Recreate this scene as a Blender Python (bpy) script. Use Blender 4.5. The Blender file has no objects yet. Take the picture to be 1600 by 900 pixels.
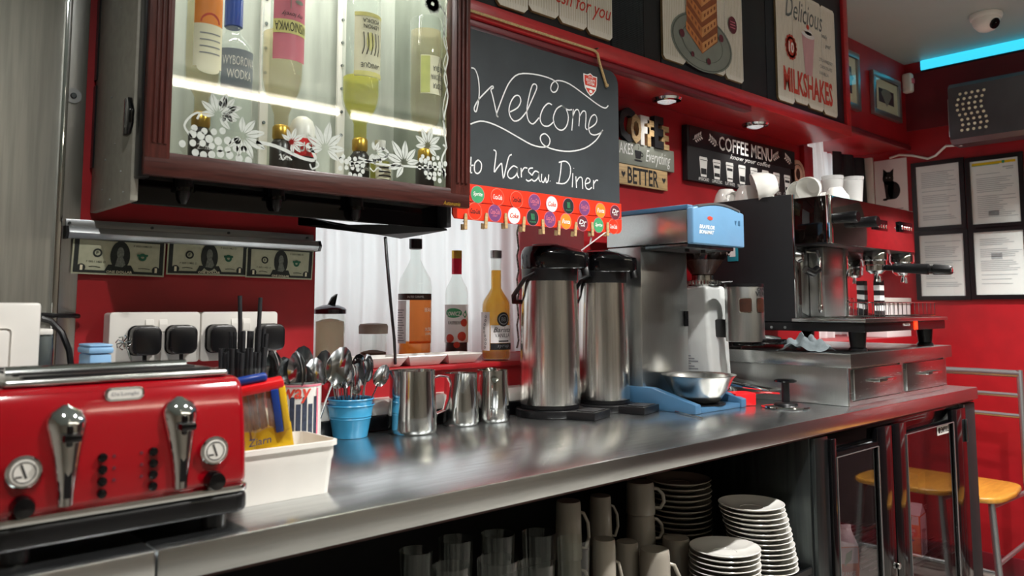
import bpy, bmesh, math, random
from mathutils import Vector, Matrix
random.seed(7)
PI = math.pi
scene = bpy.context.scene
COL = scene.collection

# ------------------------------------------------------------------ camera
CAMZ = 1.16                       # camera stands 1.16 m above the floor; the counter top is at 0.90
YAW, PITCH, ROLL, FPX, PPY = 0.739142, 0.0893619, -0.0011159, 1239.12, 368.46
_f = Vector((math.sin(YAW)*math.cos(PITCH), math.cos(YAW)*math.cos(PITCH), math.sin(PITCH)))
_r = Vector((math.cos(YAW), -math.sin(YAW), 0)); _u = _r.cross(_f)
_r, _u = math.cos(ROLL)*_r + math.sin(ROLL)*_u, math.cos(ROLL)*_u - math.sin(ROLL)*_r
CAM = Vector((0, 0, CAMZ))
FACE = -YAW                       # turn about Z that faces a thing towards the viewer
cd = bpy.data.cameras.new('camera'); cam = bpy.data.objects.new('camera', cd); COL.objects.link(cam)
cam.matrix_world = Matrix(((_r.x, _u.x, -_f.x, 0), (_r.y, _u.y, -_f.y, 0), (_r.z, _u.z, -_f.z, CAMZ), (0, 0, 0, 1)))
cd.sensor_fit = 'HORIZONTAL'; cd.sensor_width = 36; cd.lens = FPX/1600*36
cd.shift_y = -(450-PPY)/1600
cd.clip_start = 0.02
cd.dof.use_dof = True; cd.dof.focus_distance = 1.85; cd.dof.aperture_fstop = 5.6
scene.camera = cam

# ------------------------------------------------------------------ world, exposure, lamps
w = bpy.data.worlds.new('daylight'); scene.world = w; w.use_nodes = True
w.node_tree.nodes['Background'].inputs[0].default_value = (0.95, 0.97, 1.0, 1)
w.node_tree.nodes['Background'].inputs[1].default_value = 1.55
vs = scene.view_settings
vs.view_transform = 'Standard'; vs.look = 'None'; vs.gamma = 1; vs.use_curve_mapping = False
vs.exposure = 0.75

def area(name, loc, size, power, color=(1, 1, 1), rot=(0, 0, 0), spread=None, shape='RECTANGLE'):
    l = bpy.data.lights.new(name, 'AREA'); l.shape = shape; l.size = size[0]
    if shape == 'RECTANGLE': l.size_y = size[1]
    l.energy = power; l.color = color
    if spread: l.spread = spread
    o = bpy.data.objects.new(name, l); o.location = loc; o.rotation_euler = rot; COL.objects.link(o); return o
# daylight falling through the two curtained windows (placed outside the panes, shining in)
area('daylight_first_window', (1.12, 2.16, 1.32), (0.8, 0.66), 22, (0.98, 0.99, 1.0), (PI/2, 0, 0))
area('daylight_second_window', (3.45, 2.16, 1.55), (0.9, 0.7), 20, (0.98, 0.99, 1.0), (PI/2, 0, 0))

# ------------------------------------------------------------------ measuring helpers: pixel of the photograph -> point on a plane of the room
def _ray(x, y): return _f + _r*((x-800)/FPX) - _u*((y-PPY)/FPX)
def at_y(x, y, Y): d = _ray(x, y); return CAM + d*(Y/d.y)
def at_x(x, y, X): d = _ray(x, y); return CAM + d*(X/d.x)
def at_z(x, y, Z): d = _ray(x, y); return CAM + d*((Z-CAMZ)/d.z)

# ------------------------------------------------------------------ materials
def lin(c):
    if isinstance(c, str):
        c = [int(c[i:i+2], 16)/255 for i in (0, 2, 4)]
    return tuple((v/12.92 if v <= 0.04045 else ((v+0.055)/1.055)**2.4) for v in c)
MATS = {}
def mat(name, col, rough=0.5, metal=0.0, var=0.0, scale=30.0, stretch=None, bump=0.0, spec=0.5, coat=0.0, emit=None, estr=0.0, sub=None, rvar=0.0):
    if name in MATS: return MATS[name]
    m = bpy.data.materials.new(name); m.use_nodes = True; MATS[name] = m
    nt = m.node_tree; b = nt.nodes['Principled BSDF']
    c = lin(col)
    b.inputs['Base Color'].default_value = (*c, 1); b.inputs['Roughness'].default_value = rough
    b.inputs['Metallic'].default_value = metal; b.inputs['Specular IOR Level'].default_value = spec
    b.inputs['Coat Weight'].default_value = coat; b.inputs['Coat Roughness'].default_value = 0.08
    if emit is not None:
        b.inputs['Emission Color'].default_value = (*lin(emit), 1); b.inputs['Emission Strength'].default_value = estr
    tc = nt.nodes.new('ShaderNodeTexCoord'); mp = nt.nodes.new('ShaderNodeMapping'); nz = nt.nodes.new('ShaderNodeTexNoise')
    nt.links.new(tc.outputs['Object'], mp.inputs[0]); nt.links.new(mp.outputs[0], nz.inputs['Vector'])
    nz.inputs['Scale'].default_value = scale; nz.inputs['Detail'].default_value = 4
    if stretch: mp.inputs['Scale'].default_value = stretch
    if var > 0 or sub:
        mx = nt.nodes.new('ShaderNodeMix'); mx.data_type = 'RGBA'
        d = lin(sub) if sub else tuple(v*(1-var) for v in c)
        mx.inputs[6].default_value = (*c, 1); mx.inputs[7].default_value = (*d, 1)
        rp = nt.nodes.new('ShaderNodeValToRGB'); rp.color_ramp.elements[0].position = 0.38; rp.color_ramp.elements[1].position = 0.66
        nt.links.new(nz.outputs[0], rp.inputs[0]); nt.links.new(rp.outputs[0], mx.inputs[0]); nt.links.new(mx.outputs[2], b.inputs['Base Color'])
    if rvar > 0:
        mr = nt.nodes.new('ShaderNodeMapRange'); mr.inputs[3].default_value = max(0.02, rough-rvar); mr.inputs[4].default_value = rough+rvar
        nt.links.new(nz.outputs[0], mr.inputs[0]); nt.links.new(mr.outputs[0], b.inputs['Roughness'])
    if bump > 0:
        bp = nt.nodes.new('ShaderNodeBump'); bp.inputs['Strength'].default_value = bump; bp.inputs['Distance'].default_value = 0.002
        nt.links.new(nz.outputs[0], bp.inputs['Height']); nt.links.new(bp.outputs[0], b.inputs['Normal'])
    return m
def glassy(name, tint='ffffff', ior=1.45, body=0.0, bodycol='ffffff', rough=0.02, translucent=False):
    """thin clear material: tinted transparency + mirror by Fresnel, optionally mixed with a cloudy body colour"""
    if name in MATS: return MATS[name]
    m = bpy.data.materials.new(name); m.use_nodes = True; MATS[name] = m
    nt = m.node_tree; nt.nodes.clear(); N = nt.nodes.new; L = nt.links.new
    out = N('ShaderNodeOutputMaterial'); tr = N('ShaderNodeBsdfTransparent'); tr.inputs[0].default_value = (*lin(tint), 1)
    gl = N('ShaderNodeBsdfGlossy'); gl.inputs['Roughness'].default_value = rough; gl.inputs[0].default_value = (1, 1, 1, 1)
    fr = N('ShaderNodeFresnel'); ge = N('ShaderNodeNewGeometry')      # the same reflectance on both faces of the thin wall
    mi = N('ShaderNodeMix'); mi.inputs[2].default_value = ior; mi.inputs[3].default_value = 1/ior
    L(ge.outputs['Backfacing'], mi.inputs[0]); L(mi.outputs[0], fr.inputs[0])
    base = tr
    if body > 0:
        df = N('ShaderNodeBsdfTranslucent' if translucent else 'ShaderNodeBsdfDiffuse'); df.inputs[0].default_value = (*lin(bodycol), 1)
        mb = N('ShaderNodeMixShader'); mb.inputs[0].default_value = body; L(tr.outputs[0], mb.inputs[1]); L(df.outputs[0], mb.inputs[2]); base = mb
    mx = N('ShaderNodeMixShader'); L(fr.outputs[0], mx.inputs[0]); L(base.outputs[0], mx.inputs[1]); L(gl.outputs[0], mx.inputs[2]); L(mx.outputs[0], out.inputs[0])
    return m
M = {}
M['wall_red'] = mat('red_wall_paint', 'a3161f', 0.42, var=0.14, scale=14, bump=0.25)
M['red_gloss'] = mat('red_gloss_timber', 'b8252a', 0.3, var=0.18, scale=18, stretch=(1, 8, 8), bump=0.2)
M['maroon'] = mat('maroon_paint', '6e1c26', 0.4, var=0.15, scale=12)
M['ceiling'] = mat('grey_ceiling_paint', 'acbebb', 0.45, var=0.06, scale=3)
M['floor'] = mat('pale_floor_tiles', 'a8a49c', 0.4, var=0.3, scale=9)
M['pale_wall'] = mat('pale_wall_paint', 'b4aea4', 0.6, var=0.08, scale=5)
M['steel'] = mat('brushed_steel', 'c4c6c4', 0.24, 1.0, var=0.16, scale=16, stretch=(1, 30, 30), bump=0.05, rvar=0.08)
M['steel_top'] = mat('worktop_steel', 'dcdfe0', 0.24, 1.0, var=0.12, scale=10, stretch=(1, 14, 14), rvar=0.06)
M['steel_v'] = mat('brushed_steel_upright', 'c0c2c0', 0.30, 1.0, var=0.07, scale=20, stretch=(30, 30, 1), rvar=0.05)
M['steel_dark'] = mat('dull_steel_sheet', '6a7274', 0.34, 1.0, var=0.35, scale=5, stretch=(12, 12, 1), rvar=0.06)
M['grey_metal'] = mat('grey_painted_metal', '97958a', 0.5, 0.1, var=0.15, scale=60, bump=0.15)
M['chrome'] = mat('chrome', 'e6e8e8', 0.06, 1.0, var=0.05, scale=20)
M['alu'] = mat('aluminium', 'b4b8ba', 0.35, 0.9, var=0.1, scale=20, stretch=(1, 30, 30))
M['black'] = mat('black_plastic', '0d0d10', 0.32, var=0.2, scale=40)
M['black_matt'] = mat('matt_black_paint', '15161a', 0.62, var=0.2, scale=30, bump=0.1)
M['black_gloss'] = mat('gloss_black_plastic', '08080a', 0.1, var=0.1, scale=30)
M['navy'] = mat('blue_black_panel', '10151f', 0.5, var=0.25, scale=60)
M['slate'] = mat('chalkboard_slate', '2a3034', 0.65, var=0.15, scale=8, sub='333a3e', bump=0.05)
M['chalk'] = mat('white_chalk', 'e8eaea', 0.9, var=0.15, scale=400)
M['wood'] = mat('mahogany_stain', '45201b', 0.33, var=0.45, scale=18, stretch=(1, 12, 12), bump=0.15)
M['wood_v'] = mat('mahogany_stain_upright', '522620', 0.33, var=0.45, scale=18, stretch=(12, 12, 1), bump=0.15)
M['pine'] = mat('light_wood', 'c8a878', 0.55, var=0.3, scale=20, stretch=(1, 10, 10), bump=0.1)
M['seat_wood'] = mat('honey_seat_wood', 'd99a3c', 0.3, var=0.25, scale=10, stretch=(1, 9, 9), coat=0.4)
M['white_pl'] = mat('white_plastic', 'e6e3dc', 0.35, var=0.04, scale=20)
M['white_tub'] = mat('cloudy_white_plastic', 'eeeae2', 0.4, var=0.05, scale=16)
M['ceramic'] = mat('white_glazed_ceramic', 'eceae4', 0.14, var=0.04, scale=14, coat=0.3)
M['ceramic_g'] = mat('grey_white_stoneware', 'aaa397', 0.2, var=0.05, scale=14, coat=0.3)
M['paper'] = mat('white_paper', 'eceaea', 0.75, var=0.04, scale=12)
M['paper_print'] = mat('grey_printing_ink', '8d8f94', 0.8, var=0.1, scale=90)
M['ink'] = mat('black_ink', '17181b', 0.7, var=0.1, scale=80)
M['white_ink'] = mat('white_ink', 'eeeeea', 0.7, var=0.05, scale=80)
M['etch'] = mat('etched_white', 'c6ccc6', 0.8, var=0.1, scale=120)
M['red_ink'] = mat('red_ink', 'd2432f', 0.6, var=0.1, scale=80)
M['tin_red'] = mat('scarlet_tin', 'f0391f', 0.3, var=0.06, scale=40)
M['toaster_red'] = mat('red_enamel', '9c0716', 0.14, var=0.08, scale=12, coat=0.8)
M['blue_bucket'] = mat('sky_blue_enamel', '3d98c4', 0.28, var=0.06, scale=20)
M['blue_pl'] = mat('dusty_blue_plastic', '3f6788', 0.35, var=0.06, scale=20)
M['lightblue'] = mat('pale_blue_plastic', '8dbde6', 0.4, var=0.05, scale=20)
M['bluehead'] = mat('soft_blue_plastic', '6d9abf', 0.3, var=0.05, scale=20)
M['grinder_white'] = mat('off_white_lacquer', 'cfd2d0', 0.32, var=0.04, scale=14)
M['rope'] = mat('jute_rope', 'c8aa78', 0.9, var=0.35, scale=300, bump=0.4)
M['cloth'] = mat('grey_cotton_cloth', '6f797d', 0.95, var=0.25, scale=90, bump=0.5)
M['curtain'] = None
M['bean'] = mat('roasted_coffee_beans', '3a1f14', 0.35, var=0.4, scale=60)
M['red_pl'] = mat('bright_red_plastic', 'e01a20', 0.35, var=0.05, scale=20)
M['yellow'] = mat('yellow_film', 'f2c628', 0.25, var=0.1, scale=30)
M['navy_film'] = mat('navy_film', '1d3f92', 0.25, var=0.1, scale=30)
M['brown'] = mat('brown_stirrers', '9c6534', 0.5, var=0.35, scale=40)
M['sugar'] = glassy('white_sugar', 'f0e6d0', 1.1, 0.85, 'f6eedc', translucent=True)
M['cocoa'] = mat('brown_powder', '7a5644', 0.9, var=0.2, scale=200, bump=0.3)
M['taupe'] = mat('taupe_plastic', 'a8998e', 0.5, var=0.05, scale=20)
M['green'] = mat('green_ink', '3f9c68', 0.5, var=0.05, scale=40)
M['purple'] = mat('purple_ink', '7a3f78', 0.5, var=0.1, scale=60)
M['orange'] = mat('orange_ink', 'f08a1c', 0.5, var=0.06, scale=60)
M['gold'] = mat('gold_foil', 'c8a040', 0.3, 0.8, var=0.1, scale=40)
M['pink'] = mat('pink_label', 'e0788c', 0.5, var=0.05, scale=40)
M['cream'] = mat('cream_label', 'efe9cc', 0.6, var=0.05, scale=40)
M['paleyellow'] = mat('pale_yellow_label', 'e8e08c', 0.5, var=0.05, scale=40)
M['note_paper'] = mat('banknote_paper', 'b9bba0', 0.8, var=0.1, scale=90)
M['note_ink'] = mat('banknote_ink', '2d322e', 0.8, var=0.3, scale=400)
M['note_green'] = mat('banknote_green', '2f6a52', 0.8, var=0.2, scale=200)
M['plank'] = mat('whitewashed_boards', 'efe9de', 0.6, var=0.12, scale=26, stretch=(10, 10, 1), bump=0.1)
M['plank_edge'] = mat('aged_board_edge', '8c7550', 0.7, var=0.3, scale=30)
M['sage'] = mat('sage_grey_paint', '8e9286', 0.6, var=0.1, scale=20)
M['waffle'] = mat('waffle_print', 'd8884c', 0.6, var=0.25, scale=50)
M['plategrey'] = mat('grey_plate_print', '8f948c', 0.6, var=0.15, scale=20)
M['berry'] = mat('dark_berry_print', '6a1f30', 0.6, var=0.2, scale=50)
M['shake'] = mat('pink_milkshake_print', 'd9a8ae', 0.6, var=0.15, scale=20, stretch=(30, 30, 1))
M['led'] = mat('cyan_led_diffuser', '60d8ec', 0.4, emit='35c8e6', estr=0.7)
M['tube'] = mat('fluorescent_tube', 'ffffff', 0.4, emit='fff4e0', estr=8.0)
M['lampface'] = mat('lamp_lens', 'ffffff', 0.3, emit='fff2dc', estr=6.0)
M['lens'] = mat('crystal_lamp_lens', 'e8ece8', 0.05, 0.6, emit='ffffff', estr=0.25, var=0.5, scale=160)
M['glass'] = glassy('clear_glass', 'fcfefd', 1.4)
M['glass_pane'] = glassy('cabinet_glass', 'fafcfb', 1.62)
M['fridge_glass'] = glassy('tinted_fridge_glass', 'cfc6ca', 1.6)
M['bottle_glass'] = glassy('bottle_glass', 'f8fbf9', 1.36, 0.05, 'ffffff')
M['amber'] = glassy('amber_syrup', 'e88a4c', 1.3, 0.4, 'c85a18', translucent=True)
M['orange_liq'] = glassy('orange_syrup', 'ffca84', 1.3, 0.35, 'f08a1c', translucent=True)
M['gold_liq'] = glassy('golden_syrup', 'ffe49a', 1.3, 0.35, 'f4b428', translucent=True)
M['dark_liq'] = mat('dark_raspberry_syrup', '1a0a12', 0.2, var=0.1, scale=10)
M['lemon_liq'] = glassy('lemon_vodka', 'f2eea0', 1.3, 0.25, 'e2dc7a', translucent=True)
M['pale_liq'] = glassy('pale_spirit', 'f6efdc', 1.3, 0.2, 'e8dcc0', translucent=True)
M['smoke'] = glassy('smoked_plastic', '9a8c84', 1.45, 0.06, '3a302c')
def curtain_mat():
    m = bpy.data.materials.new('white_net_curtain'); m.use_nodes = True
    nt = m.node_tree; nt.nodes.clear(); N = nt.nodes.new; L = nt.links.new
    out = N('ShaderNodeOutputMaterial'); d = N('ShaderNodeBsdfDiffuse'); t = N('ShaderNodeBsdfTranslucent')
    d.inputs[0].default_value = (0.86, 0.87, 0.86, 1); t.inputs[0].default_value = (0.9, 0.92, 0.92, 1)
    nz = N('ShaderNodeTexNoise'); nz.inputs['Scale'].default_value = 6
    mr = N('ShaderNodeMapRange'); mr.inputs[3].default_value = 0.5; mr.inputs[4].default_value = 0.66
    mx = N('ShaderNodeMixShader'); L(nz.outputs[0], mr.inputs[0]); L(mr.outputs[0], mx.inputs[0]); L(d.outputs[0], mx.inputs[1]); L(t.outputs[0], mx.inputs[2]); L(mx.outputs[0], out.inputs[0])
    return m
M['curtain'] = curtain_mat()

# ------------------------------------------------------------------ mesh helpers
class MB:
    def __init__(self): self.v = []; self.f = []; self.sm = []
    def add(self, vs, fs, smooth=False):
        n = len(self.v); self.v += [tuple(p) for p in vs]; self.f += [tuple(i+n for i in f) for f in fs]; self.sm += [smooth]*len(fs); return self
    def box(self, x0, x1, y0, y1, z0, z1, bev=0.0, seg=2):
        if bev <= 0:
            v = [(x, y, z) for x in (x0, x1) for y in (y0, y1) for z in (z0, z1)]
            return self.add(v, [(0, 1, 3, 2), (4, 6, 7, 5), (0, 4, 5, 1), (2, 3, 7, 6), (0, 2, 6, 4), (1, 5, 7, 3)])
        bm = bmesh.new(); bmesh.ops.create_cube(bm, size=1)
        for q in bm.verts: q.co = ((x0+x1)/2+q.co.x*(x1-x0), (y0+y1)/2+q.co.y*(y1-y0), (z0+z1)/2+q.co.z*(z1-z0))
        bmesh.ops.bevel(bm, geom=bm.edges[:], offset=bev, segments=seg, profile=0.5, affect='EDGES')
        return self._bm(bm)
    def _bm(self, bm, smooth=False):
        bm.verts.index_update()
        self.add([q.co[:] for q in bm.verts], [[q.index for q in f.verts] for f in bm.faces], smooth); bm.free(); return self
    def lathe(self, prof, c=(0, 0, 0), seg=24, smooth=True, axis='Z', sx=1.0, sy=1.0):
        vs = []; fs = []; n = len(prof)
        for k in range(seg):
            a = 2*PI*k/seg
            for r, z in prof:
                p = (r*math.cos(a)*sx, r*math.sin(a)*sy, z)
                if axis == 'Y': p = (p[0], p[2], p[1])
                elif axis == 'X': p = (p[2], p[0], p[1])
                vs.append((p[0]+c[0], p[1]+c[1], p[2]+c[2]))
        for k in range(seg):
            k2 = (k+1) % seg
            for i in range(n-1): fs.append((k*n+i, k2*n+i, k2*n+i+1, k*n+i+1))
        self.add(vs, fs, smooth)
        if prof[0][0] > 1e-5: self.add([vs[k*n] for k in range(seg)], [tuple(range(seg))[::-1]])
        if prof[-1][0] > 1e-5: self.add([vs[k*n+n-1] for k in range(seg)], [tuple(range(seg))])
        return self
    def shell(self, prof, **k):     # lathe of a closed ring profile (no caps): a vessel with wall thickness
        n0 = len(self.f); self.lathe([(0.00001, prof[0][1])]+list(prof)+[(0.00001, prof[-1][1])], **k); return self
    def cyl(self, c, r, h, seg=20, axis='Z', bev=0.0, r2=None):
        r2 = r if r2 is None else r2
        p = [(0.00001, 0), (r-bev, 0), (r, bev), (r2, h-bev), (r2-bev, h), (0.00001, h)] if bev else [(r, 0), (r2, h)]
        return self.lathe(p, c, seg, True, axis)
    def tube(self, pts, r, seg=8, closed=False, flat=1.0, radii=None):
        P = [Vector(p) for p in pts]; n = len(P); vs = []; fs = []
        up = None
        for i in range(n):
            a = P[(i-1) % n] if (closed or i > 0) else P[i]; b = P[(i+1) % n] if (closed or i < n-1) else P[i]
            t = (b-a); t = t.normalized() if t.length > 1e-9 else Vector((0, 0, 1))
            if up is None: up = Vector((0, 0, 1)) if abs(t.z) < 0.9 else Vector((1, 0, 0))
            s = t.cross(up)
            if s.length < 1e-6: s = t.cross(Vector((0.3, 1, 0.2)))
            s.normalize(); up = s.cross(t).normalized()
            rr = radii[i] if radii else r
            for k in range(seg):
                an = 2*PI*k/seg; vs.append(P[i]+s*(rr*math.cos(an))+up*(rr*flat*math.sin(an)))
        for i in range(n if closed else n-1):
            j = (i+1) % n
            for k in range(seg): k2 = (k+1) % seg; fs.append((i*seg+k, i*seg+k2, j*seg+k2, j*seg+k))
        self.add(vs, fs, True)
        if not closed: self.add(vs[:seg], [tuple(range(seg))[::-1]]); self.add(vs[-seg:], [tuple(range(seg))])
        return self
    def prism(self, poly, a0, a1, axis='Y', bev=0.0, seg=2, smooth=False):
        """polygon in the two other axes (order X,Z for Y; Y,Z for X; X,Y for Z) extruded from a0 to a1"""
        def P(u, v, a): return (u, a, v) if axis == 'Y' else ((a, u, v) if axis == 'X' else (u, v, a))
        n = len(poly); vs = [P(u, v, a0) for u, v in poly]+[P(u, v, a1) for u, v in poly]
        fs = [tuple(range(n)), tuple(range(2*n-1, n-1, -1))]+[(i, n+i, n+(i+1) % n, (i+1) % n) for i in range(n)]
        if bev <= 0: return self.add(vs, fs)
        bm = bmesh.new(); bv = [bm.verts.new(p) for p in vs]
        for f in fs: bm.faces.new([bv[i] for i in f])
        bmesh.ops.recalc_face_normals(bm, faces=bm.faces[:])
        bmesh.ops.bevel(bm, geom=bm.edges[:], offset=bev, segments=seg, profile=0.5, affect='EDGES')
        return self._bm(bm, smooth)
    def xf(self, mtx):
        self.v = [tuple(mtx @ Vector(p)) for p in self.v]; return self
ORG = {}
def org(o): return ORG.get(o.name, Vector((0, 0, 0)))
def mesh_of(name, mb, material, shift=None, weld=False):
    me = bpy.data.meshes.new(name)
    vs = mb.v if shift is None else [(p[0]-shift[0], p[1]-shift[1], p[2]-shift[2]) for p in mb.v]
    me.from_pydata(vs, [], mb.f)
    me.polygons.foreach_set('use_smooth', mb.sm)
    bm = bmesh.new(); bm.from_mesh(me); bmesh.ops.remove_doubles(bm, verts=bm.verts[:], dist=1e-6)
    bmesh.ops.recalc_face_normals(bm, faces=bm.faces[:]); bm.to_mesh(me); bm.free()
    try: me.set_sharp_from_angle(angle=math.radians(38))
    except Exception: pass
    me.materials.append(material); me.update()
    return me
def part(name, mb, material, parent=None, local=False):
    """link one mesh object; coordinates are world ones unless local=True"""
    m = M[material] if isinstance(material, str) else material
    sh = None if local or parent is None else org(parent)
    o = bpy.data.objects.new(name, mesh_of(name, mb, m, sh)); COL.objects.link(o)
    if parent is not None:
        o.parent = parent; ORG[o.name] = org(parent)
    return o
def tag(o, label, cat, group=None):
    o['label'] = label; o['category'] = cat
    if group: o['group'] = group
    return o
def thing(name, label, cat, loc=(0, 0, 0), group=None, rot=(0, 0, 0)):
    o = bpy.data.objects.new(name, None); COL.objects.link(o); o.location = loc; o.rotation_euler = rot
    o.empty_display_size = 0.05; ORG[o.name] = Vector(loc); return tag(o, label, cat, group)
def struct(name, mb, material, parent=None):
    o = part(name, mb, material, parent)
    if parent is None: o['kind'] = 'structure'
    return o
def dup(root, loc, rot=None, label=None, scale=None):
    r = root.copy(); COL.objects.link(r); r.location = loc
    if rot is not None: r.rotation_euler = rot
    if scale: r.scale = scale
    if label: r['label'] = label
    for ch in list(root.children):
        c = ch.copy(); COL.objects.link(c); c.parent = r
        for g in ch.children:
            d = g.copy(); COL.objects.link(d); d.parent = c
    return r
ORD = ['first', 'second', 'third', 'fourth', 'fifth', 'sixth', 'seventh', 'eighth', 'ninth', 'tenth', 'eleventh', 'twelfth', 'thirteenth', 'fourteenth', 'fifteenth', 'sixteenth', 'seventeenth', 'eighteenth', 'nineteenth', 'twentieth']

# flat (or wrapped) printing -------------------------------------------------
_TX = {}
def glyphs(s, shear=0.0, bold=0.0):
    k = (s, shear, bold)
    if k not in _TX:
        c = bpy.data.curves.new('t', 'FONT'); c.body = s; c.resolution_u = 2; c.shear = shear; c.offset = bold
        c.align_x = 'CENTER'; c.align_y = 'CENTER'; o = bpy.data.objects.new('t', c); COL.objects.link(o)
        me = bpy.data.meshes.new_from_object(o.evaluated_get(bpy.context.evaluated_depsgraph_get()))
        V = [(q.co.x, q.co.y) for q in me.vertices]; Fc = [tuple(p.vertices) for p in me.polygons]
        bpy.data.objects.remove(o); bpy.data.meshes.remove(me)
        xs = [a for a, b in V]; ys = [b for a, b in V]
        x0, x1, y0, y1 = min(xs), max(xs), min(ys), max(ys)
        V = [((a-(x0+x1)/2)/(x1-x0), (b-(y0+y1)/2)/(y1-y0)) for a, b in V]
        _TX[k] = (V, Fc)
    return _TX[k]
class Print:
    """collects flat shapes in (u, v) and lays them on a surface through a mapper (u, v, lift) -> point"""
    def __init__(self, mapper, lift=0.0006): self.m = mapper; self.l = lift; self.mb = MB()
    def _a(self, V, Fc): self.mb.add([self.m(a, b, self.l) for a, b in V], Fc); return self
    def rect(self, u0, v0, u1, v1, n=1):
        V = []; Fc = []
        for i in range(n+1):
            u = u0+(u1-u0)*i/n; V += [(u, v0), (u, v1)]
            if i: Fc.append((2*i-2, 2*i, 2*i+1, 2*i-1))
        return self._a(V, Fc)
    def poly(self, pts): return self._a(pts, [tuple(range(len(pts)))])
    def disc(self, cu, cv, ru, rv=None, seg=20):
        rv = ru if rv is None else rv
        V = [(cu, cv)]+[(cu+ru*t*math.cos(2*PI*k/seg), cv+rv*t*math.sin(2*PI*k/seg)) for t in (1/3, 2/3, 1) for k in range(seg)]      # rings, so that it follows a curved wall
        Fc = [(0, 1+k, 1+(k+1) % seg) for k in range(seg)]+[(1+j*seg+k, 1+(j+1)*seg+k, 1+(j+1)*seg+(k+1) % seg, 1+j*seg+(k+1) % seg) for j in (0, 1) for k in range(seg)]
        return self._a(V, Fc)
    def ring(self, cu, cv, r0, r1, seg=24, sv=1.0):
        V = []
        for k in range(seg):
            a = 2*PI*k/seg; V += [(cu+r0*math.cos(a), cv+r0*sv*math.sin(a)), (cu+r1*math.cos(a), cv+r1*sv*math.sin(a))]
        return self._a(V, [(2*k, 2*k+1, (2*k+3) % (2*seg), (2*k+2) % (2*seg)) for k in range(seg)])
    def stroke(self, pts, wd, smooth=3):
        P = [Vector(p) for p in pts]
        if smooth and len(P) > 2:
            Q = []
            for i in range(len(P)-1):
                p0 = P[max(i-1, 0)]; p1 = P[i]; p2 = P[i+1]; p3 = P[min(i+2, len(P)-1)]
                for k in range(smooth):
                    t = k/smooth; Q.append(0.5*((2*p1)+(p2-p0)*t+(2*p0-5*p1+4*p2-p3)*t*t+(3*p1-p0-3*p2+p3)*t**3))
            P = Q+[P[-1]]
        V = []; Fc = []
        for i, p in enumerate(P):
            t = (P[min(i+1, len(P)-1)]-P[max(i-1, 0)]); t = t.normalized() if t.length > 0 else Vector((1, 0))
            n = Vector((-t.y, t.x))*wd/2; V += [tuple(p+n), tuple(p-n)]
            if i: Fc.append((2*i-2, 2*i-1, 2*i+1, 2*i))
        return self._a(V, Fc)
    def text(self, s, cu, cv, wd, ht, shear=0.0, bold=0.0, rot=0.0):
        V, Fc = glyphs(s, shear, bold); c, q = math.cos(rot), math.sin(rot)
        return self._a([(cu+(a*wd)*c-(b*ht)*q, cv+(a*wd)*q+(b*ht)*c) for a, b in V], Fc)
    def done(self, name, material, parent=None, local=False): return part(name, self.mb, material, parent, local)
def face_y(Y): return lambda u, v, l: (u, Y-l, v)                    # surface facing -Y
def face_x(X): return lambda u, v, l: (X-l, -u, v)                   # surface facing -X, u runs along -Y
def face_cyl(R): return lambda u, v, l: ((R+l)*math.sin(u/R), -(R+l)*math.cos(u/R), v)   # local, faces -Y

# ================================================================== THE ROOM
YW, XR, ZC = 1.5, 3.95, 2.33
WX0, WX1 = 0.811, 1.64            # first window opening
VX0 = 2.95                        # second window opening starts
ZS = 1.025                        # sill height
mb = MB()
mb.box(0.361, WX0, YW, 2.05, 0, ZC); mb.box(WX0, WX1, YW, 2.05, 0, ZS-0.012); mb.box(WX0, WX1, YW, 2.05, 1.75, ZC)
mb.box(WX1, VX0, YW, 2.05, 0, ZC); mb.box(VX0, XR, YW, 2.05, 0, 1.02); mb.box(VX0, XR, YW, 2.05, 1.915, ZC)
mb.box(-1.2, 0.361, 1.51, 2.05, 0, ZC)
wall_back = struct('wall_back', mb, 'wall_red')
struct('wall_right', MB().box(XR, XR+0.1, 0.15, 2.05, 0, ZC), 'wall_red')
struct('wall_right_panelled', MB().box(XR, XR+0.1, -2.6, 0.15, 0, ZC), mat('dark_brown_panelling', '4a3434', 0.45, var=0.3, scale=10, stretch=(8, 8, 1)))
struct('wall_left', MB().box(-1.3, -1.2, -2.6, 2.05, 0, ZC), 'pale_wall')
struct('wall_front', MB().box(-1.2, XR, -2.7, -2.6, 0, ZC), 'pale_wall')
struct('ceiling', MB().box(-1.3, XR+0.1, -2.7, 2.05, ZC, ZC+0.1), 'ceiling')
struct('floor', MB().box(-1.3, XR+0.1, -2.7, 2.05, -0.1, 0), 'floor')
struct('baseboard_right', MB().box(XR-0.015, XR, -2.6, 1.5, 0, 0.09, 0.003), 'maroon')
# maroon moulding below the picture bulkhead, and the red post that ends the wall
struct('trim_1', MB().box(VX0, XR, 1.485, YW, 1.905, 1.93, 0.004), 'maroon')
struct('trim_2', MB().box(2.885, 2.955, 1.48, YW, 1.0, 1.785, 0.003), 'wall_red')
struct('trim_3', MB().box(WX0, WX1, YW-0.012, 1.93, ZS-0.012, ZS, 0.003), 'wall_red')          # sill board
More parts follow.
